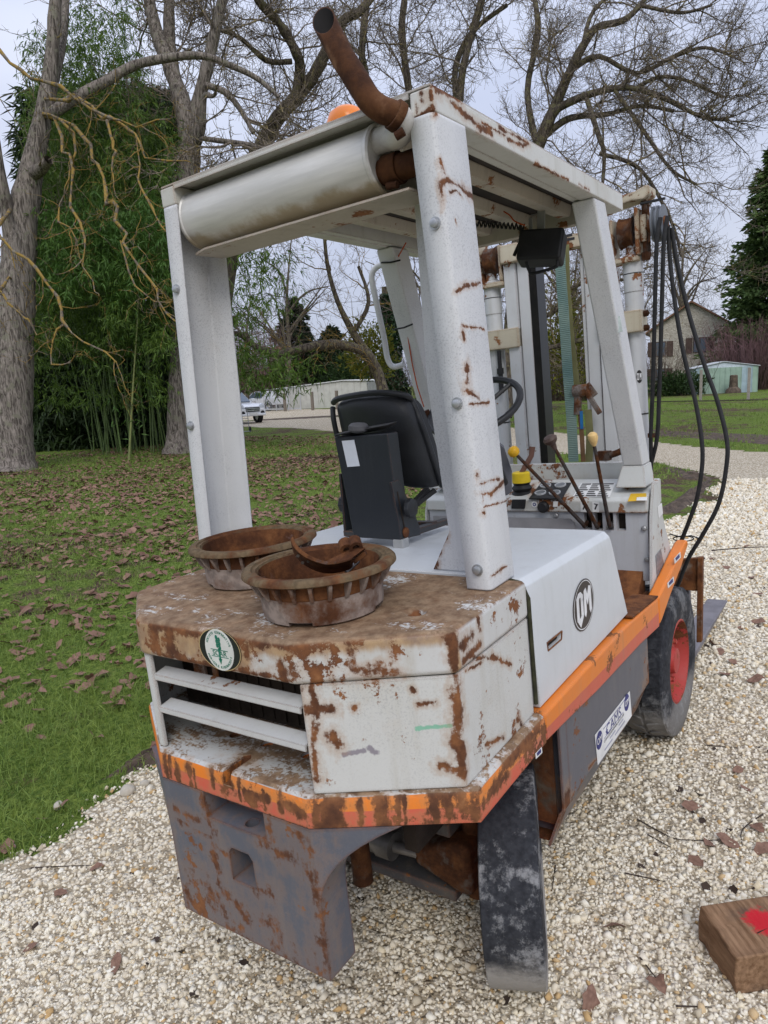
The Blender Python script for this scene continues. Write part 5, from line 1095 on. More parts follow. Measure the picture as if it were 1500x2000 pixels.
c_ = UX(1044, 985, 1.893); kb_ = obj('switch_label', MB().lathe(c_, (-1, 0, 0), [(-.001, .014), (.002, .014)], 16), st_w, fk); obj('switch_label_print', MB().lathe(c_+[-.002, 0, 0], (-1, 0, 0), [(0, .008), (.001, .008), (.001, .004), (0, .004)], 14, closed=True), st_b, kb_)
obj('switch_label', MB().prism([UX(a, b, 1.892) for a, b in ((1080, 990), (1081, 979), (1090, 979), (1089, 990))], (-.001, 0, 0)), st_w, fk, smooth=0)
# levers
M_lev = rusty('lever_rust', .6, (.07, .062, .06), 30, .45)
kn_y = simple('yellow_knob', (.72, .40, .02), .35, .1, 20); kn_b = simple('brown_knob', (.085, .055, .045), .5, .2, 20); kn_c = simple('cream_knob', (.70, .48, .20), .4, .1, 20)
def lever(base, knob, xb, xk, km, shape):
    b = UX(*base, xb); k = UX(*knob, xk); dr = (k-b)/np.linalg.norm(k-b)
    lv_ = obj('control_lever', MB().tube([b+[.05, 0, -.0], b+[.012, 0, -.012], b, b*.5+k*.5, k-dr*.01], [.0095, .0095, .009, .008, .007], 10), M_lev, fk)
    pr = {'ball': [(-.022, .008), (-.018, .018), (-.006, .025), (.008, .0245), (.018, .017), (.024, 0)], 'mush': [(-.04, .009), (-.015, .014), (-.004, .026), (.01, .03), (.02, .022), (.025, 0)], 'drop': [(-.035, .008), (-.02, .015), (0, .021), (.014, .019), (.022, .011), (.025, 0)]}[shape]
    obj('knob', MB().lathe(k, dr, pr, 20), km, lv_)
lever((1139, 1024), (1003, 882), 1.888, 1.70, kn_y, 'ball'); lever((1164, 1025), (1076, 861), 1.888, 1.72, kn_b, 'mush'); lever((1190, 1026), (1158, 855), 1.888, 1.78, kn_c, 'drop')
yc = UX(1018, 934, 1.97); obj('brake_lever_boot', MB().lathe(yc-[0, 0, .07], (0, 0, 1), [(-.03, .04), (.0, .05), (.01, .038), (.025, .048), (.04, .036), (.05, .042)], 20), blk, fk); obj('brake_cap', MB().lathe(yc-[0, 0, .02], (0, 0, 1), [(0, .043), (.045, .041), (.05, .036), (.05, 0)], 24), simple('yellow_cap', (.70, .50, .02), .5, .1, 20), fk, .003)
obj('brake_handle', MB().tube([yc+[0, 0, .02], yc+[.03, -.045, .10], yc+[.035, -.05, .14]], [.012, .012, .014], 10), simple('brown_grip', (.14, .07, .05), .6), fk)
obj('switch_block', MB().prism([UX(a, b, 1.89) for a, b in ((1000, 993), (1001, 975), (1028, 975), (1026, 993))], (-.01, 0, 0)), blk, fk, .003)
# right cowl side plate
cp = [(1.86, .70), (1.90, 1.02), (1.955, 1.155), (2.00, 1.15), (2.10, .95), (2.21, .79)]
cwm = []
for s in (1, -1):
    o = obj('cowl_side', MB().prism([(x, -.548*s, z) for x, z in cp], (0, .012*s, 0)), M_dash, fk, .003)
    if s > 0: quad_on(UY, -.5485, [(1280, 1085), (1290, 1072), (1297, 1107), (1283, 1130)], (0, -1, 0), simple('data_plate', (.24, .25, .27), .45, .25, 60, .3), 'data_plate', fk); quad_on(UY, -.5485, [(1284, 990), (1292, 982), (1294, 1003), (1286, 1012)], (0, -1, 0), st_w, 'cowl_sticker', fk)
# overhead guard: U-section rear posts lofted from base to roof
def UPost(px, py, v):
    d = _dirF(px, py); n = np.array([0, 1, -.0502]); return CAMF+d*np.dot(np.array([0, -.534, 1.142])-CAMF, n)/np.dot(d, n)
pm = []
for pts, w in (([(862, 315), (868, 338)], .005), ([(863, 358), (872, 352), (895, 363), (922, 385)], .0055), ([(864, 360), (866, 404)], .0055), ([(878, 375), (890, 372), (903, 385)], .003), ([(852, 222), (853, 218)], .006), ([(893, 570), (905, 560), (938, 552)], .004), ([(903, 636), (945, 642)], .002), ([(912, 712), (914, 742)], .007), ([(912, 762), (935, 778)], .005), ([(918, 790), (955, 786)], .003), ([(934, 925), (935, 945)], .004), ([(937, 945), (975, 935)], .003), ([(933, 965), (958, 965), (985, 940)], .004), ([(942, 965), (944, 980)], .004), ([(937, 990), (946, 1002)], .004), ([(960, 1125), (990, 1105)], .0028), ([(945, 990), (990, 978)], .0016), ([(905, 650), (906, 660)], .004), ([(890, 430), (891, 436)], .003)):
    pm += seg(UPost, 0, pts, w*.95)
for pts, w in (([(845, 1130), (858, 1080), (870, 1045)], .006),): pm += seg(UX, .60, pts, w)
for pts, w in (([(880, 1140), (900, 1160), (960, 1165)], .004),): pm += seg(UX, .46, pts, w)
M_post = paint('guard_post_paint', (.60, .605, .605), .45, edge=.0, er=.004, speck=.4, spots=.0, streaks=.05, dirt=.42, dirtcol=(.36, .36, .38), marks=pm, grow=.25)
M_roof = paint('guard_roof_paint', (.58, .58, .545), .5, edge=.4, er=.01, spots=.0, streaks=.06, dirt=.45, dirtcol=(.24, .22, .12), grow=.5,
               marks=sum([seg(UY, -.4765, p, w) for p, w in (([(880, 200), (930, 245), (960, 262)], .006), ([(975, 250), (1000, 262), (1030, 280), (1020, 285), (990, 272)], .005), ([(940, 240), (985, 265)], .003), ([(800, 165), (845, 165)], .004), ([(850, 168), (900, 195)], .008), ([(1045, 320), (1110, 352)], .003), ([(1130, 360), (1150, 372)], .003))], [])+sum([seg(UX, .478, p, w) for p, w in (([(822, 185), (824, 198)], .006), ([(814, 205), (815, 222)], .005), ([(806, 232), (845, 212)], .003), ([(842, 178), (843, 192)], .003), ([(848, 210), (851, 218)], .006))], []))
def post_sec(z, s, front=True):
    lw_ = s < 0
    t = (z-1.142)/(2.258-1.142); xr = .455+.02*t; xf = .603+.034*t; yo = .534-.056*t; yi = yo-.066
    fl = np.interp(z, [1.142, 1.25, 1.66, 2.14, 2.26], [.285, .345, .312, .316, .316] if not lw_ else [.40, .42, .405, .395, .39])
    if z > 2.135: fl = yo-.05
    pts = [(xr, yi), (xr, yo-.012), (xr+.004, yo-.004), (xr+.012, yo), (xf-.012, yo), (xf-.004, yo-.004), (xf, yo-.012)]+([(xf, fl)] if front else [(xf, yo-.05)])
    return [(x, -y*s, z) for x, y in pts]
for s in (1, -1):
    zs = [1.1425, 1.146, 1.19, 1.25, 1.45, 1.66, 1.9, 2.12, 2.1301, 2.1399, 2.15, 2.25, 2.2575]
    m = MB(); m.loft([post_sec(z, s) for z in zs], closed=False); o = obj('rear_post', m, M_post, fk, solid=-.006, smooth=40)
    bs = simple('zinc_bolt', (.42, .43, .44), .4, .15, 60, .7)
    for z in (2.02, 1.604, 1.194):
        t = (z-1.142)/(2.258-1.142); p = (.455+.02*t-.0005, -(.534-.056*t-.030)*s, z)
        b_ = obj('bolt', MB().lathe(p, (-1, 0, 0), [(0, .0145), (.0035, .0145), (.0035, .011), (.011, .010), (.0125, .006), (.0125, 0)], 18), bs, o)
# cap blocks and roof frame
def rz(x): return 2.317-.0125*(x-.479)       # the roof drops a little forward
for s in (1, -1):
    m = MB(); m.prism([(.4765, -.478*s, 2.258), (.4765, -.478*s, rz(.4765)-.004), (1.932, -.478*s, rz(1.932)-.004), (1.932, -.478*s, rz(1.932)-.066), (1.79, -.478*s, 2.236), (.66, -.478*s, 2.256)], (0, .062*s, 0)); obj('roof_side_beam', m, M_roof, fk, .006, 2)
    m = MB(); m.prism([(.66, -.4155*s, rz(.66)-.008), (1.90, -.4155*s, rz(1.90)-.008), (1.90, -.4155*s, rz(1.90)-.06), (.66, -.4155*s, rz(.66)-.058)], (0, .03*s, 0)); obj('roof_side_lip', m, M_roof, fk, .002)
rt_ = MB().prism([(.478, -.472, rz(.478)-.003), (.478, .472, rz(.478)-.003), (1.934, .472, rz(1.934)-.003), (1.934, -.472, rz(1.934)-.003)], (0, 0, .005)); rs = obj('roof_sheet', rt_, M_roof, fk, .001)
obj('roof_rear_lip', MB().box((.476, -.414, 2.3012), (.479, .414, 2.3132)), M_roof, fk)
obj('muffler_mount_plate', MB().prism([(.50, .40, 2.3105), (.50, -.30, 2.3105), (.54, -.30, 2.3105), (.54, .40, 2.3105)], (0, 0, .002)), M_roof, fk)
M_und = paint('dirty_underside_paint', (.46, .42, .35), .6, edge=.3, er=.008, spots=.25, streaks=0, dirt=.5, dirtcol=(.16, .12, .08), grow=.7)
obj('roof_shade_sheet', MB().prism([(.64, -.414, rz(.64)-.008), (.64, .414, rz(.64)-.008), (1.876, .414, rz(1.876)-.008), (1.876, -.414, rz(1.876)-.008)], (0, 0, -.002)), simple('painted_roof_shade', (.035, .03, .026), .8, .3, 6), fk, smooth=0)  # added near-black sheet: paints the shade between the roof ribs
for y in (-.262, -.088, .088, .262):
    m = MB(); secs = []
    for x in (.64, 1.875): secs.append([(x, y-.034, rz(x)-.0105), (x, y-.024, rz(x)-.052), (x, y+.024, rz(x)-.052), (x, y+.034, rz(x)-.0105)])
    m.loft(secs); obj('roof_rib', m, M_und, fk, .004)
obj('roof_front_beam', MB().box((1.8765, -.4145, 2.215), (1.93, .4145, 2.288)), M_und, fk, .004)
obj('muffler_shelf', MB().prism([(.492, .34, 2.114), (.492, -.385, 2.114), (.636, -.385, 2.114), (.636, .41, 2.114), (.52, .41, 2.114)], (0, 0, .007)).box((.63, -.40, 2.12), (.638, .41, 2.25)), M_und, fk, .001)
# front posts
for s in (1, -1):
    def fsec(x, y, z, wx, wy): return [(x, -y*s, z), (x+wx, -y*s, z), (x+wx, -(y-wy)*s, z), (x, -(y-wy)*s, z)]
    m = MB(); m.loft([fsec(1.595, .474, 2.238, .125, .085), fsec(1.965, .505, 1.225, .11, .085)]); fp = obj('front_post', m, M_post, fk, .008, 3)
    m = MB(); m.loft([fsec(1.962, .507, 1.224, .118, .090), fsec(1.94, .517, 1.135, .15, .125)]); obj('post_foot', m, M_dash, fp, .004)
quad_on(UX, 1.768, [(1187, 622), (1211, 617), (1217, 648), (1191, 652)], (-1, 0, 0), simple('label_pale', (.55, .62, .60), .5, .1, 90), 'post_label', fk)
# grab handle, wire and ties on the left front post
hp = [UX(750, 516, 1.70), UX(735, 522, 1.70), UX(726, 540, 1.70), UX(733, 580, 1.72), UX(750, 660, 1.76), UX(757, 700, 1.78), UX(768, 716, 1.79), UX(788, 712, 1.80)]
S_ = spline([tuple(p) for p in hp], 5); obj('grab_handle', MB().tube(S_, .0135, 12), M_post, fk)
redw = simple('orange_wire', (.40, .07, .02), .5); tie = simple('black_tie', (.012, .012, .012), .5)
obj('wire', MB().tube([UX(a, b, 1.62+.0006*(b-470)) for a, b in ((793, 474), (773, 510), (776, 550), (790, 610), (797, 660), (805, 710), (815, 755), (828, 795))], .003, 6), redw, fk)
for (a, b, c, d_) in ((745, 513, 782, 508), (771, 643, 806, 633)): obj('cable_tie', MB().tube([UX(a, b, 1.615+.0003*(b-510)), UX((a+c)/2, (b+d_)/2+2, 1.60+.0003*(b-510)), UX(c, d_, 1.61+.0003*(b-510))], .004, 6), tie, fk)
# muffler and exhaust
galv = Mat('dull_aluminised_steel', .42, .5); _n = galv.noise(1, 5, .6, vec=galv.stretch(30, 3, 30)); _n2 = galv.noise(5, 6, .65); _z = galv.xyz()[2]
_c = galv.mix(galv.rng(_n, .3, .7), (.50, .49, .46), (.64, .625, .59)); _c = galv.mix(galv.math('MULTIPLY', galv.rng(galv.math('ADD', _n2, galv.math('MULTIPLY', galv.rng(_z, 2.19, 2.14), .35)), .6, .85), .8), _c, (.30, .23, .12)); galv.set('Base Color', _c); galv.set('Metallic', .15); galv.set('Roughness', galv.rng(_n2, .3, .7, .35, .6)); galv.bump(_n, .1, .003); galv = galv.m
mc = np.array([.566, 0, 2.222])
mu = obj('muffler', MB().lathe(mc+[0, .425, 0], (0, -1, 0), [(0, 0), (0, .079), (.004, .0855), (.012, .0855), (.016, .082), (.69, .082), (.694, .0855), (.702, .0855), (.706, .080), (.700, .074), (.698, 0)], 56), galv, fk, 0, smooth=40)
M_ex = rusty('exhaust_rust', .12, (.20, .10, .05), 9, .42); M_exd = rusty('dark_exhaust_rust', .05, (.08, .045, .04), 9, .5)
ip = [(.555, -.27, 2.19), (.555, -.34, 2.19), (.555, -.46, 2.192)]; obj('inlet_pipe', MB().tube(ip, .032, 24), M_exd, mu); obj('inlet_collar', MB().lathe((.555, -.285, 2.19), (0, -1, 0), [(0, .034), (0, .0385), (.045, .0385), (.045, .034)], 24), M_exd, mu, .002); obj('clamp_bolt', MB().tube([(.53, -.33, 2.145), (.53, -.30, 2.148)], .009, 10), M_ex, mu)
pe = [np.array([.545, -.272, 2.26]), np.array([.535, -.315, 2.258]), UX(778, 262, .505), UX(786, 240, .475), UX(770, 224, .45), UX(745, 214, .44), UX(722, 196, .435), UX(704, 168, .435), UX(684, 136, .437), UX(662, 102, .44), UX(643, 68, .443), UX(632, 40, .446)]
PS = spline([tuple(p) for p in pe], 5)
i_el = 18
obj('exhaust_elbow', MB().tube(PS[:i_el+2], .031, 28), galv, mu)
# stack: outer and inner wall, slanted mouth
def stack(P, ro, ri):
    P = [np.array(p) for p in P]; P = P[:-12]+[P[-1]]; n = 28; out = []; inn = []; u = None
    for i in range(len(P)):
        t = P[min(i+1, len(P)-1)]-P[max(i-1, 0)]; t /= np.linalg.norm(t)
        if u is None: u = np.cross(t, [1., 0, 0])
        u = u-t*np.dot(u, t); u /= np.linalg.norm(u); w = np.cross(t, u)
        a, b = ([P[i]+r*(math.cos(2*math.pi*k/n)*u+math.sin(2*math.pi*k/n)*w) for k in range(n)] for r in (ro, ri))
        if i == len(P)-1:
            back = np.array([-.80, -.50, -.42]); back -= t*np.dot(back, t); back /= np.linalg.norm(back)
            a = [p-t*.058*np.dot(p-P[i], back)/ro for p in a]; b = [p-t*.058*np.dot(p-P[i], back)/ro for p in b]
        out.append(a); inn.append(b)
    return MB().loft(out+[inn[-1]], cap=False), MB().loft(inn[-8:], cap=False)
so_, si_ = stack(PS[i_el:], .0290, .0265)
obj('exhaust_stack', so_, M_ex, mu, smooth=50); obj('exhaust_bore', si_, simple('soot', (.012, .010, .009), .9), mu, smooth=50)
t_ = PS[i_el+1]-PS[i_el]; obj('exhaust_clamp', MB().lathe(PS[i_el], t_, [(-.004, .030), (-.004, .0345), (.016, .0345), (.016, .030)], 28), M_ex, mu, .002); obj('clamp_bolt', MB().tube([PS[i_el]+[-.02, 0, -.045], PS[i_el]+[-.015, -.02, -.038]], .010, 10), M_ex, mu)
obj('muffler_strap', MB().lathe(mc+[0, -.285, 0], (0, -1, 0), [(-.016, .0), (-.016, .03), (-.012, .03), (-.012, 0)], 20), galv, mu)
bc = np.array([.63, -.128, rz(.63)+.003]); bp_ = Mat('amber_plastic', .3, .5); bp_.set('Base Color', (.80, .22, .01)); bp_.set('Subsurface Weight', .2)
be = obj('beacon', MB().lathe(bc, (0, 0, 1), [(.012, .055), (.018, .058), (.05, .055), (.072, .045), (.084, .026), (.087, 0)], 32), bp_.m, fk); obj('beacon_base', MB().lathe(bc, (0, 0, 1), [(0, .062), (.008, .062), (.012, .056)], 28), blk, be)
# working lamp hung under the roof
lb = UX(1058, 485, 1.66); lampb = obj('work_lamp', MB().obox(lb, np.array([.05, .012, -.012]), np.array([-.008, .085, .012]), np.array([.01, -.008, .055])), blk, fk, .012, 3)
obj('lamp_handle', MB().tube(spline([tuple(UX(a, b, 1.63)) for a, b in ((1026, 508), (1034, 530), (1042, 534), (1084, 522), (1088, 515), (1090, 498))], 3), .006, 10), blk, lampb); obj('lamp_bracket', MB().bar(lb+[0, .0, .05], lb+[.02, 0, .14], .03, .006).bar(lb+[0, .04, .05], lb+[.02, .045, .12], .012, .012), simple('bracket_zinc', (.40, .41, .41), .4, .1, 20, .5), lampb)
co = [UX(930+i*1.6, 437+i*.12+6*math.sin(i*1.25), 1.66+.012*math.cos(i*1.25)) for i in range(60)]; obj('coiled_cable', MB().tube(co, .0035, 6), tie, fk)
obj('lamp_cable', MB().tube(spline([tuple(UX(a, b, 1.64)) for a, b in ((1016, 440), (1018, 465), (1008, 490), (1004, 500))], 3), .007, 8), tie, fk)
obj('wire', MB().tube(spline([tuple(UX(a, b, 1.62)) for a, b in ((975, 408), (995, 420), (1005, 432), (1025, 440))], 3), .003, 6), redw, fk)
# seat: tilted sheet-steel box, shell, brackets
M_sb = paint('seat_box_paint', (.020, .023, .028), .38, edge=.1, er=.006, spots=.0, streaks=0, dirt=.12, dirtcol=(.10, .10, .10), grow=0); M_sh = simple('black_seat_shell', (.021, .022, .024), .42, .25, 6, bump=.1, bscale=200)
B4 = [UX(652, 853, .845), UX(757, 846, .845), UX(784, 1056, .845), UX(690, 1050, .845)]
bx_n = np.array([1., .12, -.02])
m = MB().prism(B4, bx_n*.075); sb = obj('seat_box', m, M_sb, fk, .006, 2)
quad_on(UX, .8445, [(668, 861), (692, 859), (703, 910), (679, 912)], (-1, 0, 0), simple('blank_label', (.62, .65, .70), .5), 'seat_label', fk)
tb = [UX(648, 851, .83), UX(690, 842, .83), UX(757, 830, .86), UX(752, 838, .90), UX(700, 848, .9)]; obj('seat_box_lid', MB().prism(tb, (.06, .0, .006)), simple('worn_rubber', (.05, .05, .052), .7), sb); obj('adjust_knob', MB().lathe(UX(700, 838, .85), (0, -.1, 1), [(-.012, .018), (-.004, .034), (.012, .034), (.02, .024), (.021, 0)], 16), simple('grey_knob', (.085, .085, .09), .6), sb, .003)
# shell: a bent cushion back, seen from behind
Q = [[(650, 792), (658, 780), (700, 771), (745, 767), (790, 772), (805, 785)], [(651, 815), (690, 800), (730, 800), (770, 802), (805, 812), (822, 825)], [(657, 845), (700, 835), (735, 838), (775, 845), (812, 855), (837, 868)], [(668, 880), (710, 880), (750, 890), (785, 905), (830, 915), (856, 925)], [(700, 925), (730, 925), (762, 935), (800, 945), (840, 950), (863, 945)], [(765, 950), (778, 950), (795, 955), (815, 957), (840, 955), (862, 948)]]
def shell_pts(off):
    G_ = []
    for i, row in enumerate(Q):
        r_ = []
        for j, (a, b) in enumerate(row):
            u = j/5; x = .965+.075*(2*u-1)**2*.8+off+.02*(i == 0)+(.04*(i/5)**2); x += .05*u*(i/5); r_.append(tuple(UX(a, b, x)))
        G_.append(r_)
    return G_
G0 = shell_pts(0); m = MB(); nr, nc = 6, 6
m.add([p for r_ in G0 for p in r_]+[(p[0]+.07, p[1]+.0, p[2]) for r_ in G0 for p in r_], [(i*nc+j, i*nc+j+1, (i+1)*nc+j+1, (i+1)*nc+j) for i in range(nr-1) for j in range(nc-1)]+[(36+i*nc+j, 36+(i+1)*nc+j, 36+(i+1)*nc+j+1, 36+i*nc+j+1) for i in range(nr-1) for j in range(nc-1)]
      + [(i*nc, (i+1)*nc, 36+(i+1)*nc, 36+i*nc) for i in range(nr-1)]+[(i*nc+5, 36+i*nc+5, 36+(i+1)*nc+5, (i+1)*nc+5) for i in range(nr-1)]+[(j, 36+j, 36+j+1, j+1) for j in range(5)]+[(30+j, 30+j+1, 66+j+1, 66+j) for j in range(5)])
se = obj('seat_shell', m, M_sh, fk, 0, smooth=80); md = se.modifiers.new('sub', 'SUBSURF'); md.levels = 2; md.render_levels = 2
rimp = [G0[0][j] for j in range(6)]+[G0[i][5] for i in range(1, 6)]; S_ = spline([(p[0]-.0, p[1], p[2]) for p in rimp], 4); obj('shell_rim', MB().tube(S_[2:-2], .011, 10), M_sh, se)
obj('shell_rim', MB().tube(spline([G0[i][0] for i in range(6)], 4)[1:], .010, 10), M_sh, se)
pp_ = [[tuple(np.array(UX(a, b, x))) for a, b, x in r_] for r_ in ([(672, 822, .958), (765, 812, .955), (775, 822, .955)], [(668, 835, .95), (768, 824, .948), (785, 850, .95)], [(690, 880, .95), (775, 880, .95), (800, 935, .985)])]
# hinge plates, struts, rails
for s, (xs, pts) in enumerate(((.845, [(764, 942), (778, 936), (800, 985), (822, 1030), (780, 1050), (785, 1040)]),)):
    y_ = UX(770, 1000, .845)[1]-.012
    pl = [UY(a, b, y_) for a, b in ((764, 942), (779, 937), (797, 975), (806, 990), (822, 1035), (822, 1045), (786, 1053))]; hp_ = obj('hinge_plate', MB().prism(pl, (0, .008, 0)), M_sb, fk, .002)
    obj('hinge_slot', MB().bar(UY(776, 960, y_-.001), UY(790, 1030, y_-.001), .006, .001, (0, 1, 0)), dkm, hp_); obj('pivot_bolt', MB().lathe(UY(791, 1040, y_), (0, -1, 0), [(0, .018), (.006, .018), (.01, .01), (.01, 0)], 14), rusty('bolt_rust', .0), hp_)
    obj('tilt_knob', MB().lathe(UY(791, 992, y_), (0, -1, 0), [(0, .012), (.012, .014), (.014, .034), (.032, .034), (.036, .02), (.036, 0)], 8), M_sh, hp_, .003)
y2 = UX(671, 990, .845)[1]+.014; obj('tilt_knob', MB().lathe((.90, y2, UX(671, 990, .845)[2]), (0, 1, 0), [(0, .012), (.01, .014), (.012, .034), (.03, .034), (.034, 0)], 8), M_sh, sb, .003); obj('hinge_plate', MB().prism([(.85, y2-.006, 1.17), (.99, y2-.006, 1.17), (.93, y2-.006, 1.38), (.86, y2-.006, 1.38)], (0, .008, 0)), M_sb, sb)
for a, b in (((806, 985), (835, 955)), ((800, 995), (850, 957))): obj('seat_strut', MB().bar(UX(*a, .95), UX(*b, 1.02), .022, .014), blk, fk)
M_rail = paint('seat_rail_paint', (.03, .032, .036), .5, edge=.5, er=.01, spots=.5, streaks=0, dirt=.3, grow=.2)
zt = 1.142-.0474*0
for y in (.01, .20): obj('seat_rail', MB().bar((.86, y, 1.162), (1.20, y, 1.145), .035, .022), M_rail, fk, .003)
[obj('seat_frame', MB().box(*q_), M_rail, fk, .002) for q_ in (((.85, -.0, 1.16), (.885, .23, 1.18)), ((1.08, .0, 1.148), (1.11, .21, 1.165)))]
for y in (.0, .21): obj('rail_block', MB().box((.845, y-.02, 1.126), (.885, y+.02, 1.158)), simple('alloy_block', (.42, .42, .41), .45, .1, 20, .5), fk, .003)
# steering wheel
sc_ = np.array([1.47, .0, 1.545]); sn = np.array([-.52, .0, .854]); su = np.cross(sn, [0, 1., 0]); su /= np.linalg.norm(su); sv = np.cross(sn, su)
ring = [sc_+.185*(math.cos(t)*su+math.sin(t)*sv) for t in np.linspace(0, 2*math.pi, 41)]
sw = obj('steering_wheel', MB().tube(ring, .0135, 12, cap=False), M_sh, fk)
for t in (.4, 2.5, 4.6): obj('spoke', MB().tube([sc_-sn*.03, sc_+.18*(math.cos(t)*su+math.sin(t)*sv)], .009, 8), M_sh, sw)
obj('wheel_hub', MB().lathe(sc_-sn*.05, sn, [(0, .03), (.02, .04), (.04, .035), (.045, 0)], 20), M_sh, sw); obj('steering_column', MB().tube([sc_-sn*.05, sc_-sn*.4], .022, 12), M_sh, fk)
k_ = UX(829, 803, 1.43); obj('spinner_knob', MB().tube([k_, k_+np.array([.01, -.01, -.045])], [.02, .017], 14), rusty('spinner_rust', .0, dark=.6), sw); obj('column_lever', MB().tube(spline([tuple(UX(a, b, 1.45)) for a, b in ((833, 815), (838, 830), (850, 838), (868, 840))], 3), .008, 8), M_sh, fk)
obj('console_cover', MB().prism([UX(a, b, 1.75) for a, b in ((977, 868), (985, 875), (1000, 920), (1000, 960), (990, 968), (977, 968))], (.10, .05, 0)), simple('grey_plastic', (.14, .14, .155), .6), fk, .004)
# ------------------------------------------------------------------ mast
M_mast = paint('mast_paint', (.56, .57, .58), .5, edge=.25, er=.008, spots=.1, streaks=.06, dirt=.4, dirtcol=(.3, .28, .2), grow=.3); M_mrust = paint('mast_rust_paint', (.52, .47, .36), .6, edge=.5, er=.02, spots=.75, streaks=.3, dirt=.5, dirtcol=(.3, .2, .1), grow=1.)
M_grs = simple('black_grease', (.008, .007, .006), .35, .3, 20)
mast = fk
X0 = 2.42
for s in (1, -1):
    # outer rail, inner rail, greased channel
    o = obj('outer_rail', MB().box((X0, -.268*s, .30), (X0+.05, -.205*s, 2.20)).box((X0+.045, -.268*s, .30), (X0+.15, -.255*s, 2.20)).box((X0+.145, -.268*s, .30), (X0+.155, -.205*s, 2.2)), M_mast, mast, .003)
    obj('inner_rail', MB().box((X0+.012, -.199*s, .42), (X0+.05, -.140*s, 2.21)), M_mast, mast, .003)
    obj('grease_channel', MB().box((X0+.012, -.139*s, .42), (X0+.12, -.10*s, 2.19)) if s < 0 else MB().box((X0+.02, -.139*s, .42), (X0+.05, -.120*s, 2.19)), M_grs if s < 0 else M_mast, mast, .002)
    # lift cylinder, clamps, top roller bracket
    cyl = obj('lift_cylinder', MB().lathe((X0+.05, -.36*s, .35), (0, 0, 1), [(0, .042), (1.62, .042), (1.62, .0445), (1.78, .0445), (1.79, .03), (1.83, .028), (1.83, 0)], 28), M_mast, mast)
    cl = obj('cylinder_clamp', MB().box((X0-.015, -.405*s, 1.785), (X0+.09, -.205*s, 1.885)), M_mrust, mast, .006)
    for z in (1.80, 1.865): obj('clamp_bolt', MB().lathe((X0+.03, -.405*s, z), (0, -s, 0), [(0, .015), (.02, .014), (.024, .006)], 8), M_exd, cl)
    obj('hose_fitting', MB().tube([(X0+.0, -.325*s, 1.78), (X0, -.325*s, 1.68)], .011, 10).tube([(X0, -.325*s, 1.69), (X0, -.325*s, 1.66)], .018, 10).tube([(X0, -.325*s, 1.67), (X0-.005, -.325*s, 1.56)], .013, 10), blk, cyl)
    obj('cable_tie', MB().lathe((X0+.05, -.36*s, 1.40), (0, 0, 1), [(0, .044), (.006, .044)], 20), tie, cyl); obj('cable_tie', MB().lathe((X0+.05, -.36*s, 2.05), (0, 0, 1), [(0, .0455), (.004, .0455)], 20), tie, cyl)
    hd2 = obj('chain_roller_bracket', MB().box((X0-.01, -.40*s, 2.10), (X0+.10, -.27*s, 2.125)).box((X0-.01, -.405*s, 2.125), (X0+.10, -.388*s, 2.33)).box((X0-.01, -.29*s, 2.125), (X0+.10, -.275*s, 2.30)).box((X0+.015, -.435*s, 2.18), (X0+.09, -.405*s, 2.30)), M_mrust, mast, .006)
    obj('chain_roller', MB().lathe((X0+.045, -.292*s, 2.235), (0, -s, 0), [(0.02, .04), (.02, .07), (.03, .064), (.07, .064), (.08, .07), (.08, .04)], 32), M_rst, hd2)
    obj('top_yoke', MB().prism([(X0-.01, -.20*s, 2.36), (X0-.01, -.24*s, 2.385), (X0-.01, -.40*s, 2.40), (X0-.01, -.445*s, 2.415), (X0-.01, -.46*s, 2.41), (X0-.01, -.46*s, 2.375), (X0-.01, -.435*s, 2.355), (X0-.01, -.38*s, 2.36), (X0-.01, -.24*s, 2.34), (X0-.01, -.20*s, 2.33)], (.12, 0, 0)), M_mrust, mast, .012, 3) if s > 0 else None
    obj('chain_anchor', MB().tube([(X0+.03, -.425*s, 2.12), (X0+.03, -.425*s, 2.37)], .012, 12).tube([(X0+.075, -.425*s, 2.12), (X0+.075, -.425*s, 2.37)], .012, 12).tube([(X0+.03, -.425*s, 2.10), (X0+.03, -.425*s, 2.135)], .02, 8), M_rst, hd2)
    obj('rail_cap', MB().box((X0-.03, -.27*s, 2.20), (X0+.12, -.17*s, 2.29)), M_mrust, mast, .008)
obj('top_cross_bar', MB().box((X0-.025, -.17, 2.21), (X0+.05, .17, 2.272)), M_mrust, mast, .004)
cbp = UX(1108, 468, X0-.027); 
for k, (w_, z_) in enumerate(((.05, .018), (.07, .0))): obj('capacity_print', MB().box((X0-.0265, cbp[1]-w_/2, cbp[2]+z_-.006), (X0-.0257, cbp[1]+w_/2, cbp[2]+z_+.006)), st_k, mast, smooth=0)
obj('lower_cross_plate', MB().box((2.16, -.385, 1.10), (2.20, .40, 1.213)), M_dash, fk, .005); obj('tilt_link', MB().tube(spline([tuple(UX(a, b, 2.3)) for a, b in ((1175, 890), (1195, 888), (1215, 880), (1228, 870))], 3), .016, 10).obox(UX(1180, 890, 2.3), [.02, 0, 0], [0, .03, 0], [0, 0, .022]), M_rst, fk)
lo2 = np.array([X0+.05, -.36, 0]); c_ = UX(1252, 612, X0+.01)
def cyl_pt(a, z, r=.0432): return (X0+.05-r*math.cos(a), -.36-r*math.sin(a), z)
dec = obj('cylinder_logo', MB().loft([[cyl_pt(.12+.65*u_, 1.87-.0+v_*math.sqrt(max(0, 1-(2*u_-1)**2))*.03-.29) for u_ in np.linspace(0, 1, 14)] for v_ in (-1, 0, 1)], closed=False), simple('logo_black', (.03, .027, .027), .45), mast)
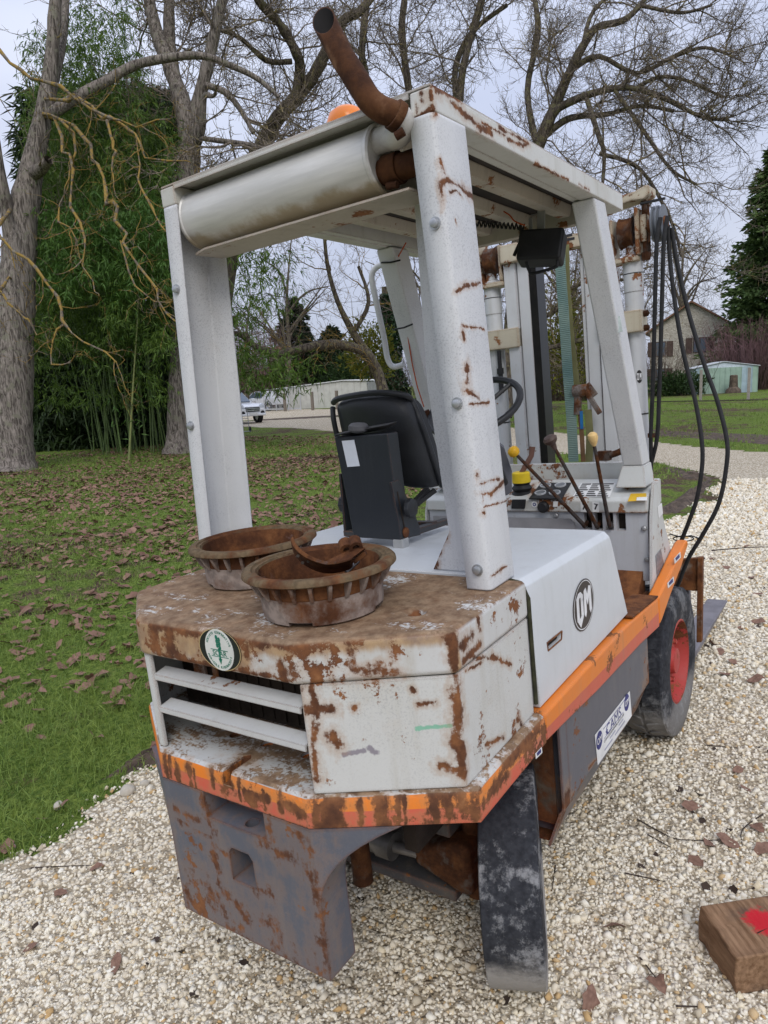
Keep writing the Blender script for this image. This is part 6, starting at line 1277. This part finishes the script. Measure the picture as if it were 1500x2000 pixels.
for (u0, u1, z0, z1) in ((.14, .22, -.016, .016), (.34, .42, -.016, .016), (.14, .42, .010, .016), (.14, .42, -.016, -.010), (.55, .63, -.016, .016), (.80, .88, -.016, .016), (.63, .72, -.004, .014), (.72, .80, -.004, .014)):
    obj('logo_stroke', MB().loft([[cyl_pt(.12+.65*u_, 1.58+zz_, .0437) for u_ in np.linspace(u0, u1, 4)] for zz_ in (z0, z1)], closed=False), lw, dec, smooth=0)
# hose sheave and hoses
hs = obj('hose_sheave', MB().lathe((X0+.03, -.465, 2.245), (0, -1, 0), [(0, .03), (0, .078), (.006, .078), (.010, .066), (.016, .066), (.020, .078), (.026, .078), (.030, .066), (.036, .066), (.040, .078), (.046, .078), (.046, .03)], 36, closed=True), simple('grey_sheave', (.13, .14, .155), .5), mast); obj('sheave_pin', MB().lathe((X0+.03, -.44, 2.245), (0, -1, 0), [(0, .03), (.075, .03), (.08, .02), (.086, .018), (.086, 0)], 16), rusty('pin_rust', 0), hs); obj('sheave_bar', MB().box((X0-.02, -.525, 2.335), (X0+.0, -.42, 2.343)), blk, hs)
M_hose = simple('black_hose', (.018, .018, .019), .6, .25, 30)
def hose(pts, r=.0095):
    S_ = spline(pts, 6); obj('hydraulic_hose', MB().tube(S_, r, 10), M_hose, mast)
hA = [UX(a, b, x) for a, b, x in ((1290, 425, 2.38), (1283, 470, 2.37), (1280, 560, 2.37), (1277, 680, 2.38), (1274, 780, 2.39), (1271, 850, 2.40), (1272, 900, 2.42), (1270, 960, 2.45))]; hose([tuple(p) for p in hA]); hose([tuple(p+np.array([0, -.03, 0])) for p in hA[:6]]+[tuple(UX(1276, 890, 2.42)), tuple(UX(1270, 910, 2.44))])
hose([tuple(UX(a, b, x)) for a, b, x in ((1305, 440, 2.48), (1308, 500, 2.47), (1318, 590, 2.45), (1335, 690, 2.42), (1355, 770, 2.40), (1368, 840, 2.38), (1372, 900, 2.36), (1362, 970, 2.35), (1345, 1020, 2.35), (1330, 1058, 2.36), (1322, 1080, 2.4))]); hose([tuple(UX(a, b, x)) for a, b, x in ((1312, 445, 2.48), (1322, 510, 2.47), (1345, 610, 2.45), (1375, 710, 2.42), (1400, 780, 2.40), (1418, 850, 2.38), (1420, 900, 2.36), (1405, 980, 2.35), (1375, 1040, 2.35), (1345, 1090, 2.36), (1325, 1140, 2.38), (1310, 1175, 2.4))])
obj('hose_clip', MB().box(tuple(UX(1265, 855, 2.395)), tuple(UX(1286, 845, 2.41)-np.array([0, .0, -.0]))), M_rst, mast); obj('clip_ring', MB().tube([UX(1335+20*math.cos(t), 1052+5*math.sin(t), 2.37) for t in np.linspace(0, 6.28, 20)], .003, 6), tie, mast); obj('loose_wire', MB().tube([UX(a, b, 2.37) for a, b in ((1308, 1043), (1330, 1049), (1350, 1046), (1364, 1051))], .003, 6), tie, mast)
# carriage and fork
M_car = rusty('carriage_rust', .3, (.22, .17, .13), 10, .9)
obj('carriage_plate', MB().prism([UX(a, b, 2.62) for a, b in ((1300, 1095), (1368, 1090), (1370, 1105), (1366, 1155), (1300, 1150))], (.03, 0, 0)), M_car, mast, .003); obj('carriage_bar', MB().prism([UX(a, b, 2.60) for a, b in ((1362, 1090), (1372, 1090), (1370, 1255), (1360, 1255))], (.04, 0, 0)), M_car, mast, .003); obj('carriage_bar', MB().box((2.58, -.5, .52), (2.66, .5, .60)).box((2.58, -.5, .12), (2.66, .5, .2)), M_car, mast, .004)
for s in (1, -1): obj('fork', MB().prism([(2.66, -.52*s, .62), (2.66, -.52*s, .06), (3.75, -.52*s, .06), (3.75, -.52*s, .075), (2.72, -.52*s, .10), (2.70, -.52*s, .62)], (0, .12*s, 0)), simple('grey_fork', (.16, .15, .16), .6, .25, 6), mast, .006)
# ------------------------------------------------------------------ things lying on or tied to the forklift
def on_fork(o): o.matrix_world = MF@o.matrix_world; return o
M_str1 = Mat('green_webbing', .9, .1); M_str1.set('Base Color', M_str1.mix(M_str1.rng(M_str1.noise(4, 4), .35, .65), (.12, .20, .19), (.21, .29, .25))); M_str1.bump(M_str1.math('SINE', M_str1.math('MULTIPLY', M_str1.xyz()[2], 700)), .4, .003); M_str2 = simple('olive_webbing', (.17, .165, .075), .9, .2, 6)
rs_ = empty('ratchet_strap', parent=None); rs_.matrix_world = MF
def strap(pts, w, mat, name, x=X0-.03):
    m = MB(); C_ = [UX(a, b, x+dx) for a, b, dx in pts]; m.loft([[c+np.array([0, w/2, 0]), c+np.array([0, -w/2, 0]), c+np.array([.004, -w/2, 0]), c+np.array([.004, w/2, 0])] for c in C_]); return obj(name, m, mat, rs_)
strap([(1094, 486, -.03), (1094, 520, -.03), (1100, 600, -.03), (1108, 720, -.03), (1116, 820, -.03), (1120, 902, -.03)], .05, M_str1.m, 'green_strap'); strap([(1106, 478, 0), (1108, 560, 0), (1116, 660, 0), (1127, 752, -.01)], .026, M_str2, 'olive_strap')
strap([(1148, 800, -.02), (1152, 850, -.02), (1150, 902, -.02)], .036, M_str2, 'olive_strap'); strap([(1132, 800, -.03), (1136, 850, -.03), (1139, 902, -.03)], .022, simple('brown_webbing', (.16, .09, .045), .9, .25, 12), 'brown_strap'); strap([(1135, 803, -.034), (1136, 838, -.034)], .014, simple('blue_tag', (.02, .14, .36), .6), 'blue_tag')
M_rat = rusty('ratchet_metal', .6, (.2, .17, .15), 25, .8)
rb = UX(1135, 775, X0-.05); obj('ratchet_frame', MB().bar(UX(1130, 755, X0-.05), UX(1128, 810, X0-.05), .03, .03, (0, 1, 0)).bar(UX(1140, 757, X0-.06), UX(1172, 808, X0-.05), .02, .022, (0, 1, 0)).bar(UX(1143, 752, X0-.05), UX(1160, 775, X0-.05), .01, .05, (0, 1, 0)), M_rat, rs_, .003); obj('ratchet_spool', MB().lathe(rb+[0, .035, .03], (0, -1, 0), [(0, .02), (0, .03), (.07, .03), (.07, .02)], 20), M_rat, rs_)
tag(rs_, 'green and olive ratchet strap hanging down the mast opening', 'strap')
# brake drums on the rear cover
M_dr = rusty('drum_rust', .85, (.34, .275, .235), 9, .9); M_dflange = rusty('drum_flange_rust', .75, (.155, .108, .06), 14, .8); M_din = rusty('drum_bore_rust', .05, (.2, .12, .1), 16, .75)
def drum(c, rz_, label, seed):
    d = empty('brake_drum', c, rz_)
    n = 48; prof = [(.0, .140), (.004, .147), (.02, .150), (.066, .152), (.1025, .153)]
    o = obj('drum_body', MB().lathe((0, 0, 0), (0, 0, 1), prof+[(.1025, .1487), (.022, .1395), (.018, .0)], 64), M_dr, d, .002)
    for k in range(8):
        a = 2*math.pi*k/8; p = np.array([.15*math.cos(a), .15*math.sin(a), -.0]); t = np.array([-math.sin(a), math.cos(a), 0])
        if k % 2 == 0: cut(o, MB().obox(p+[0, 0, .001], t*.03, np.array([math.cos(a), math.sin(a), 0])*.03, np.array([0, 0, .011])))
    obj('rib_shade_band', MB().lathe((0, 0, 0), (0, 0, 1), [(.064, .1527), (.066, .1545), (.1010, .1556), (.1012, .1535)], 56, cap=False), M_din, d, smooth=40)  # added dark rust band, stands in for shade in the hollows between ribs
    for k in range(24):
        a = 2*math.pi*k/24; e = np.array([math.cos(a), math.sin(a), 0]); t = np.array([-e[1], e[0], 0])
        m = MB(); m.prism([e*.148-t*.007+[0, 0, .058], e*.157-t*.006+[0, 0, .060], e*.168-t*.005+[0, 0, .076], e*.181-t*.004+[0, 0, .1025], e*.148-t*.006+[0, 0, .1025]], t*.0095); obj('rib', m, M_dr, d, .003)
    obj('flange', MB().lathe((0, 0, 0), (0, 0, 1), [(.102, .150), (.101, .172), (.104, .186), (.107, .190), (.114, .189), (.1195, .184), (.1215, .178), (.1215, .166), (.117, .163), (.117, .155), (.113, .1535), (.108, .1482), (.102, .1482)], 72, closed=True), M_dflange, d, 0, smooth=40)
    obj('bore', MB().lathe((0, 0, 0), (0, 0, 1), [(.114, .1480), (.10, .1455), (.026, .1375), (.024, .06), (.05, .055), (.05, .03), (.024, .03), (.024, 0)], 56, cap=False), M_din, d, smooth=40)
    for k in range(6):
        a = 2*math.pi*k/6; obj('stud_hole', MB().lathe((.09*math.cos(a), .09*math.sin(a), .0245), (0, 0, 1), [(0, .012), (.0015, .012)], 12), dkm, d)
    tag(d, label, 'brake drum', 'brake drums on the rear cover'); return on_fork(d)
bpy.context.view_layer.update()
d1 = drum((.226, -.19, 1.1415), .3, 'rusty brake drum holding a curved brake shoe on the rear cover', 1); d2 = drum((.405, .215, 1.1415), 1.1, 'rusty brake drum beside the left rear post, without brake shoe', 2)
# brake shoe in the nearer drum
sh = empty('brake_shoe', (.226, -.19, 1.1415)); M_shoe = rusty('shoe_rust', .2, (.13, .10, .09), 22, .75); sh0 = np.array([.226, -.19, 1.1415])
A_ = [UZ(a, b, z)-sh0 for a, b, z in ((574, 1058, 1.315), (580, 1072, 1.300), (596, 1088, 1.282), (616, 1099, 1.268), (640, 1106, 1.258), (665, 1105, 1.256), (690, 1098, 1.262))]
S_ = spline([tuple(p) for p in A_], 4); t_ = np.array([.05, .045, -.035])*.62
m = MB(); m.loft([[p-t_, p+t_, p+t_+np.array([-.004, .006, -.006]), p-t_+np.array([-.004, .006, -.006])] for p in S_]); obj('lining_plate', m, M_shoe, sh, .001)
w_ = [UZ(a, b, z)-sh0 for a, b, z in ((620, 1102, 1.262), (650, 1108, 1.255), (690, 1088, 1.27), (714, 1070, 1.285), (700, 1064, 1.292), (672, 1082, 1.275))]; obj('web', MB().prism(w_, (.012, .01, -.008)), M_shoe, sh, .002)
for a, b, z in ((676, 1072, 1.285), (694, 1068, 1.288)): p = UZ(a, b, z)-sh0; obj('anchor_eye', MB().lathe(p-[.01, .01, 0], (.6, .6, .4), [(0, .009), (0, .017), (.03, .017), (.03, .009)], 16, closed=True), M_shoe, sh)
obj('return_spring', MB().tube([UZ(676, 1118, 1.22)-sh0, UZ(700, 1095, 1.24)-sh0], .006, 8), simple('dull_spring', (.2, .19, .18), .5, .2, 30, .6), sh); obj('shoe_arm', MB().bar(UZ(690, 1096, 1.25)-sh0, UZ(714, 1078, 1.27)-sh0, .03, .012), M_shoe, sh, .002)
for a, b, z in ((583, 1090, 1.30), (603, 1100, 1.27), (592, 1103, 1.275)): obj('rivet_hole', MB().lathe(UZ(a, b, z)-sh0-[.012, .01, -.008], (-.6, -.6, .5), [(0, .004), (.002, .004)], 8), dkm, sh)
bpy.context.view_layer.update(); on_fork(sh); tag(sh, 'curved rusty brake shoe resting in the drum nearest the rear edge', 'brake shoe')
# timber block at the right edge
b1 = UZ(1364, 1838, 0.0); b2 = UZ(1439, 1948, 0.0); ax_ = b1-b2; Lw = np.linalg.norm(ax_[:2]); ux_ = ax_/Lw; hgt = .115; uy_ = np.array([-ux_[1], ux_[0], 0]); _q = UZ(1492, 1800, hgt)-b2; _rm = (float(_q@ux_), float(_q@uy_), hgt)
wb = Mat('sawn_timber', .85, .15); _g = wb.noise(1, 6, .65, vec=wb.stretch(4, 60, 60)); _b = wb.noise(6, 5, .6); _c = wb.mix(wb.rng(_g, .3, .7), (.14, .075, .038), (.31, .19, .11)); _c = wb.mix(wb.math('MULTIPLY', wb.rng(_b, .52, .7), .7), _c, (.07, .05, .04))
_x = wb.xyz(); _n = wb.noise(45, 4, .7); _dx = wb.vm('LENGTH', wb.vm('SUBTRACT', wb.vm('MULTIPLY', wb.P, (1, 1, 1)), _rm)); _c = wb.mix(wb.rng(wb.math('ADD', _dx, wb.math('MULTIPLY', wb.math('SUBTRACT', _n, .5), .08)), .06, .03), _c, (.5, .02, .03)); wb.set('Base Color', _c); wb.bump(wb.math('ADD', _g, wb.math('MULTIPLY', _b, .5)), .5, .008)
bl = empty('timber_block', b2)
th = math.atan2(ux_[1], ux_[0]); m = MB(); nS = 9
def tsec(x): j = rng.normal(size=8)*.0025; return [(x, 0+j[0], .004), (x, -.62, .004+j[1]), (x, -.62, hgt+j[2]), (x, -.3, hgt+j[3]), (x, 0.0+j[4]-.004, hgt+j[5]), (x, j[6], hgt*.5)]
m.loft([tsec(x) for x in np.linspace(0, Lw, nS)]); o = obj('timber', m, wb.m, bl, .006, 2, smooth=30)
obj('crack', MB().tube([(Lw*.35+.02*math.sin(k), -.1-.06*k, hgt+.0004) for k in range(8)], .0022, 5), dkm, bl); obj('knot_hole', MB().lathe((.0005, -.14, .05), (-1, 0, 0), [(0, .018), (.0015, .012)], 12), dkm, bl)
bl.rotation_euler = (0, 0, th); bpy.context.view_layer.update(); on_fork(bl); tag(bl, 'sawn brown timber block with a red paint mark on the gravel', 'timber block')
# ------------------------------------------------------------------ gravel stones, grass, fallen leaves
def in_view(X, Y, mx=260, my=260):
    px, py, dep = wproj(np.stack([X, Y, gh(X, Y)], 1)); return (dep > .4) & (px > -mx) & (px < 1500+mx) & (py < 2000+my) & (py > 600), dep
def jgrid(x0, x1, y0, y1, s):
    xs = np.arange(x0, x1, s); ys = np.arange(y0, y1, s); X, Y = np.meshgrid(xs, ys); X = X.ravel()+rng.uniform(-.5, .5, X.size)*s; Y = Y.ravel()+rng.uniform(-.5, .5, Y.size)*s; return X, Y
ph = (1+5**.5)/2; ICO = np.array([(-1, ph, 0), (1, ph, 0), (-1, -ph, 0), (1, -ph, 0), (0, -1, ph), (0, 1, ph), (0, -1, -ph), (0, 1, -ph), (ph, 0, -1), (ph, 0, 1), (-ph, 0, -1), (-ph, 0, 1)])/math.sqrt(1+ph*ph)
ICF = np.array([(0, 11, 5), (0, 5, 1), (0, 1, 7), (0, 7, 10), (0, 10, 11), (1, 5, 9), (5, 11, 4), (11, 10, 2), (10, 7, 6), (7, 1, 8), (3, 9, 4), (3, 4, 2), (3, 2, 6), (3, 6, 8), (3, 8, 9), (4, 9, 5), (2, 4, 11), (6, 2, 10), (8, 6, 7), (9, 8, 1)])
CUB = np.array([(-1, -1, -1), (1, -1, -1), (1, 1, -1), (-1, 1, -1), (-1, -1, 1), (1, -1, 1), (1, 1, 1), (-1, 1, 1)])*.62
CUF = np.array([(0, 3, 2), (0, 2, 1), (4, 5, 6), (4, 6, 7), (0, 1, 5), (0, 5, 4), (1, 2, 6), (1, 6, 5), (2, 3, 7), (2, 7, 6), (3, 0, 4), (3, 4, 7)])
def stones(X, Y, size, lift):
    """angular chippings: jittered blocks and some rounder lumps"""
    n = len(X); out = []; k = int(n*.72); o_ = 0
    for T, TF, a, b, jt in ((CUB, CUF, 0, k, .38), (ICO, ICF, k, n, .25)):
        m_ = b-a; V = T[None]*rng.uniform(.6, 1.35, (m_, 1, 3))+rng.uniform(-jt, jt, (m_, len(T), 3)); V[:, :, 2] *= .85
        V = np.einsum('nij,nkj->nki', rand_rot(m_, .9), V)*size[a:b, None, None]+np.stack([X[a:b], Y[a:b], gh(X[a:b], Y[a:b])+lift[a:b]], 1)[:, None, :]
        out.append((V.reshape(-1, 3), (TF[None]+(np.arange(m_)*len(T))[:, None, None]).reshape(-1, 3)+o_)); o_ += m_*len(T)
    return np.concatenate([q[0] for q in out]), np.concatenate([q[1] for q in out])
parts = []; o = 0; VV = []; FF = []
for (s, d0, d1, box) in ((.012, .4, 2.5, (-1.4, 2.0, -2.2, 2.0)), (.0165, .4, 3.4, (-1.6, 3.2, -3.2, 2.2)), (.021, 3.4, 6.2, (.2, 5.6, -4.2, 2.2)), (.036, 6.2, 11.0, (3., 11, -6, 2.2))):
    X, Y = jgrid(box[0], box[1], box[2], box[3], s); ok, dep = in_view(X, Y); ok &= (dep >= d0) & (dep < d1)
    e = .05*rng.normal(size=len(X)); ok &= in_gravel(X+e, Y+.05*rng.normal(size=len(X))); sh_ = rng.permutation(ok.sum()); X, Y = X[ok][sh_], Y[ok][sh_]
    big = np.where(rng.random(len(X)) < .08, rng.uniform(1.1, 1.8, len(X)), rng.uniform(.5, 1.05, len(X))); sz = s*.54*big
    v, f = stones(X, Y, sz, sz*.25+.006*rng.random(len(X))); VV.append(v); FF.append(f+o); o += len(v)
gs_ = link('gravel_stones', mesh_np('gravel_stones', np.concatenate(VV), np.concatenate(FF), K['stone'])); tag(gs_, 'cream limestone gravel chippings covering the drive', 'gravel', kind='stuff')
# larger single stones lying at the lawn edge
M_rk = simple('pale_rock', (.46, .42, .35), .95, .15, 12, bump=.5, bscale=30)
for i, (a, b, r_) in enumerate(((250, 1552, .045), (115, 1578, .03), (283, 1535, .03), (22, 1660, .024))):
    p = M3@UZ(a, b, .0); v = ICO*rng.uniform(.8, 1.2, (12, 1))*[1, .8, .7]; so = link('loose_stone', mesh_np('loose_stone', v*r_, ICF, M_rk)); so.location = (p[0], p[1], float(gh(p[0], p[1]))+r_*.4); so.rotation_euler = (0, 0, i)
    md = so.modifiers.new('b', 'BEVEL'); md.width = r_*.2; md.segments = 2; tag(so, ('largest loose stone at the lawn edge by the forklift', 'flat pale stone lying out in the grass edge', 'grey loose stone touching the bare soil', 'small pale stone at the grass edge away from the forklift')[i], 'stone', 'loose stones at the lawn edge')
# grass
BL_V = np.array([[-.5, 0, 0], [.5, 0, 0], [-.35, .35, .55], [.35, .35, .55], [0, 1.3, .85]]); BL_F = [np.array([[0, 1, 3, 2]]), np.array([[2, 3, 4]])]
def green(X, Y): return np.sin(X*.9+1.7*np.sin(Y*.6))*.5+np.sin(Y*1.3+X*.4)*.35+np.sin(X*3.1+Y*2.3)*.25
GV = []; GF = [[], []]; o = 0
for (n, d0, d1, box, hh, ww) in ((90000, 1.6, 5.6, (-1, 5, 1.2, 6.5), (.035, .085), .0045), (75000, 5.6, 11, (.5, 10, 1.6, 11.5), (.04, .085), .007), (60000, 11, 24, (4, 19, 1, 21), (.05, .09), .014), (22000, 11, 42, (11, 44, -4, 14), (.06, .11), .022)):
    X = rng.uniform(box[0], box[1], n); Y = rng.uniform(box[2], box[3], n); ok, dep = in_view(X, Y); ok &= (dep >= d0) & (dep < d1) & ~in_gravel(X, Y)
    ok &= (green(X, Y)+rng.normal(size=n)*.45) > -.25
    X, Y = X[ok], Y[ok]; k = len(X); cl = 1+.5*np.clip(green(X*2.3, Y*2.1), -.6, 1)
    sc = np.stack([ww*rng.uniform(.7, 1.3, k), rng.uniform(.02, .05, k)*cl, rng.uniform(*hh, k)*cl], 1)
    v, f = scatter(BL_V, BL_F, np.stack([X, Y, gh(X, Y)-.003], 1), rand_rot(k, .6), sc); GV.append(v); GF[0].append(f[0]+o); GF[1].append(f[1]+o); o += len(v)
tag(link('grass', mesh_np('grass', np.concatenate(GV), [np.concatenate(GF[0]), np.concatenate(GF[1])], K['grass'])), 'short green lawn grass between the fallen leaves', 'grass', kind='stuff')
# fallen leaves
def leaf_shape(kind, n=7):
    V = []; F = []
    for i in range(n):
        t = i/(n-1); w = (.30, .34, .42)[kind % 3]*math.sin(math.pi*min(t*1.0+.02, 1))**.8*(1+.18*math.sin(t*17+kind)); cur = .16*math.sin(t*math.pi*1.3+kind); ed = .14+.1*math.sin(kind*2.1+t*5)
        V += [(t-.5, -w+.04*math.sin(kind+t*9), cur+ed*w/.3), (t-.5, 0, cur), (t-.5, w, cur+ed*w/.3*(.4+.6*math.cos(kind*1.3)))]
    for i in range(n-1):
        a = i*3; F += [(a, a+3, a+4, a+1), (a+1, a+4, a+5, a+2)]
    V = np.array(V); V[:, 2] *= (.35, .8, .5, .3, .6, .45, .9)[kind]; V[:, 2] -= V[:, 2].min(); return V, np.array(F)
LM = []
for k in range(7): v, f = leaf_shape(k); LM.append((v, f, mesh_np('dry_leaf', v, f, K['dry_leaf'], True)))
X = np.r_[rng.uniform(-.6, 3, 420), rng.uniform(-1, 6, 2600), rng.uniform(1, 12, 6000), rng.uniform(4, 19, 10000)]; Y = np.r_[rng.uniform(1.4, 4, 420), rng.uniform(1.3, 7, 2600), rng.uniform(4, 13, 6000), rng.uniform(8, 21, 10000)]
ok, dep = in_view(X, Y, 60, 60); g_ = green(X, Y)+.9*(dep > 7)*(np.sin(X*.35+Y*.22)*.4-.3)
ok &= ~in_gravel(X, Y) & ((g_+rng.normal(size=len(X))*.38) < np.where(dep < 5, .02, np.where((dep > 7.5) & (dep < 18), .85, .4))); X, Y, dep = X[ok], Y[ok], dep[ok]
# leaves and scraps traced on the gravel
gl = [(1405, 1278), (1432, 1298), (1415, 1322), (1390, 1262), (1445, 1230), (1405, 1200), (1475, 1335), (1440, 1510), (1455, 1545), (1420, 1652), (1385, 1655), (1480, 1625), (1490, 1665), (1360, 1690), (1350, 1580), (1200, 1820), (1290, 1935), (190, 1702), (230, 1890), (1440, 1140), (1470, 1130), (1460, 1060), (1390, 1090), (1150, 1960), (1420, 1110), (1480, 1165), (1395, 1090), (120, 1750), (60, 1860), (1480, 1220)]
GL = np.array([M3@UZ(a, b, 0.) for a, b in gl]); X = np.r_[GL[:, 0], X]; Y = np.r_[GL[:, 1], Y]; ng = len(GL); dep = np.r_[np.zeros(ng), dep]
order = np.argsort(dep); X, Y = X[order], Y[order]; S_ = rng.uniform(.045, .10, len(X))*np.where(rng.random(len(X)) < .12, 1.35, 1.); S_[:ng] = rng.uniform(.05, .085, ng)
yaw_ = rng.uniform(0, 6.28, len(X)); tl = rng.normal(size=(len(X), 2))*.28
for i in range(min(300, len(X))):
    on = i < ng; lf = link('fallen_leaf', LM[i % 7][2]); s = float(S_[i]); lf.location = (X[i], Y[i], float(gh(X[i], Y[i]))+(.012 if on else .02)); lf.rotation_euler = (float(tl[i, 0]), float(tl[i, 1]), float(yaw_[i])); lf.scale = (s, s*rng.uniform(.7, 1.1), s*rng.uniform(.6, 1.2))
    if on: tag(lf, 'curled dry brown leaf lying on the pale gravel', 'leaf', 'dry leaves on the gravel')
    else: tag(lf, 'curled dry brown leaf lying in the grass of the lawn', 'leaf', 'dry leaves on the lawn')
LV = []; LF = []; o = 0
for k in range(7):
    ix = np.arange(300, len(X))[np.arange(300, len(X)) % 7 == k]
    if not len(ix): continue
    Rm = rand_rot(len(ix), .4); lv_, lf_ = leaf_shape(k, 4); v, f = scatter(lv_, lf_, np.stack([X[ix], Y[ix], gh(X[ix], Y[ix])+.018], 1), Rm, S_[ix]*1.12); LV.append(v); LF.append(f[0]+o); o += len(v)
tag(link('leaf_litter', mesh_np('leaf_litter', np.concatenate(LV), np.concatenate(LF), K['dry_leaf'], True)), 'brown carpet of fallen leaves further out on the lawn', 'leaf litter', kind='stuff')
# dark crumbs of soil and leaf scraps between the stones
nD = 1500; X = rng.uniform(-.6, 9, nD); Y = rng.uniform(-4, 1.4, nD); ok, dep = in_view(X, Y); ok &= in_gravel(X, Y) & (np.sin(X*2.1+Y*1.3)+np.sin(Y*3.7-X)+rng.normal(size=nD)*.8 > .5); X, Y = X[ok], Y[ok]; k = len(X)
v, f = scatter(LM[2][0], LM[2][1], np.stack([X, Y, gh(X, Y)+.010], 1), rand_rot(k, .6), rng.uniform(.012, .04, k))
tag(link('leaf_scraps', mesh_np('leaf_scraps', v, f, simple('wet_leaf_scraps', (.045, .03, .022), .85, .4, 5), True)), 'dark crumbs of rotted leaf strewn between the gravel stones', 'debris', kind='stuff')
# twigs
tw = [[(1245, 1600), (1290, 1625), (1330, 1640), (1430, 1640)], [(1265, 1630), (1310, 1655)], [(1220, 1705), (1300, 1722)], [(60, 1695), (120, 1692), (180, 1690)], [(1490, 1590), (1450, 1620), (1450, 1650)], [(1320, 1965), (1390, 1967)], [(1250, 1870), (1285, 1915)], [(1085, 1690), (1078, 1740)], [(1390, 1075), (1450, 1070), (1500, 1068)], [(1375, 1455), (1440, 1460)]]
for p in tw:
    P_ = np.array([M3@UZ(a, b, .012) for a, b in p]); c_ = P_[0].copy(); S2 = spline([tuple(q) for q in P_-c_], 3); r_ = .0026 if np.linalg.norm(c_-CAMW) < 4 else .006
    t_ = obj('twig', MB().tube(S2, np.linspace(r_, r_*.5, len(S2)), 5), K['stem_dark']); t_.location = c_; tag(t_, 'thin dark dry twig lying on the gravel', 'twig', 'dry twigs on the gravel')
bpy.context.view_layer.update()
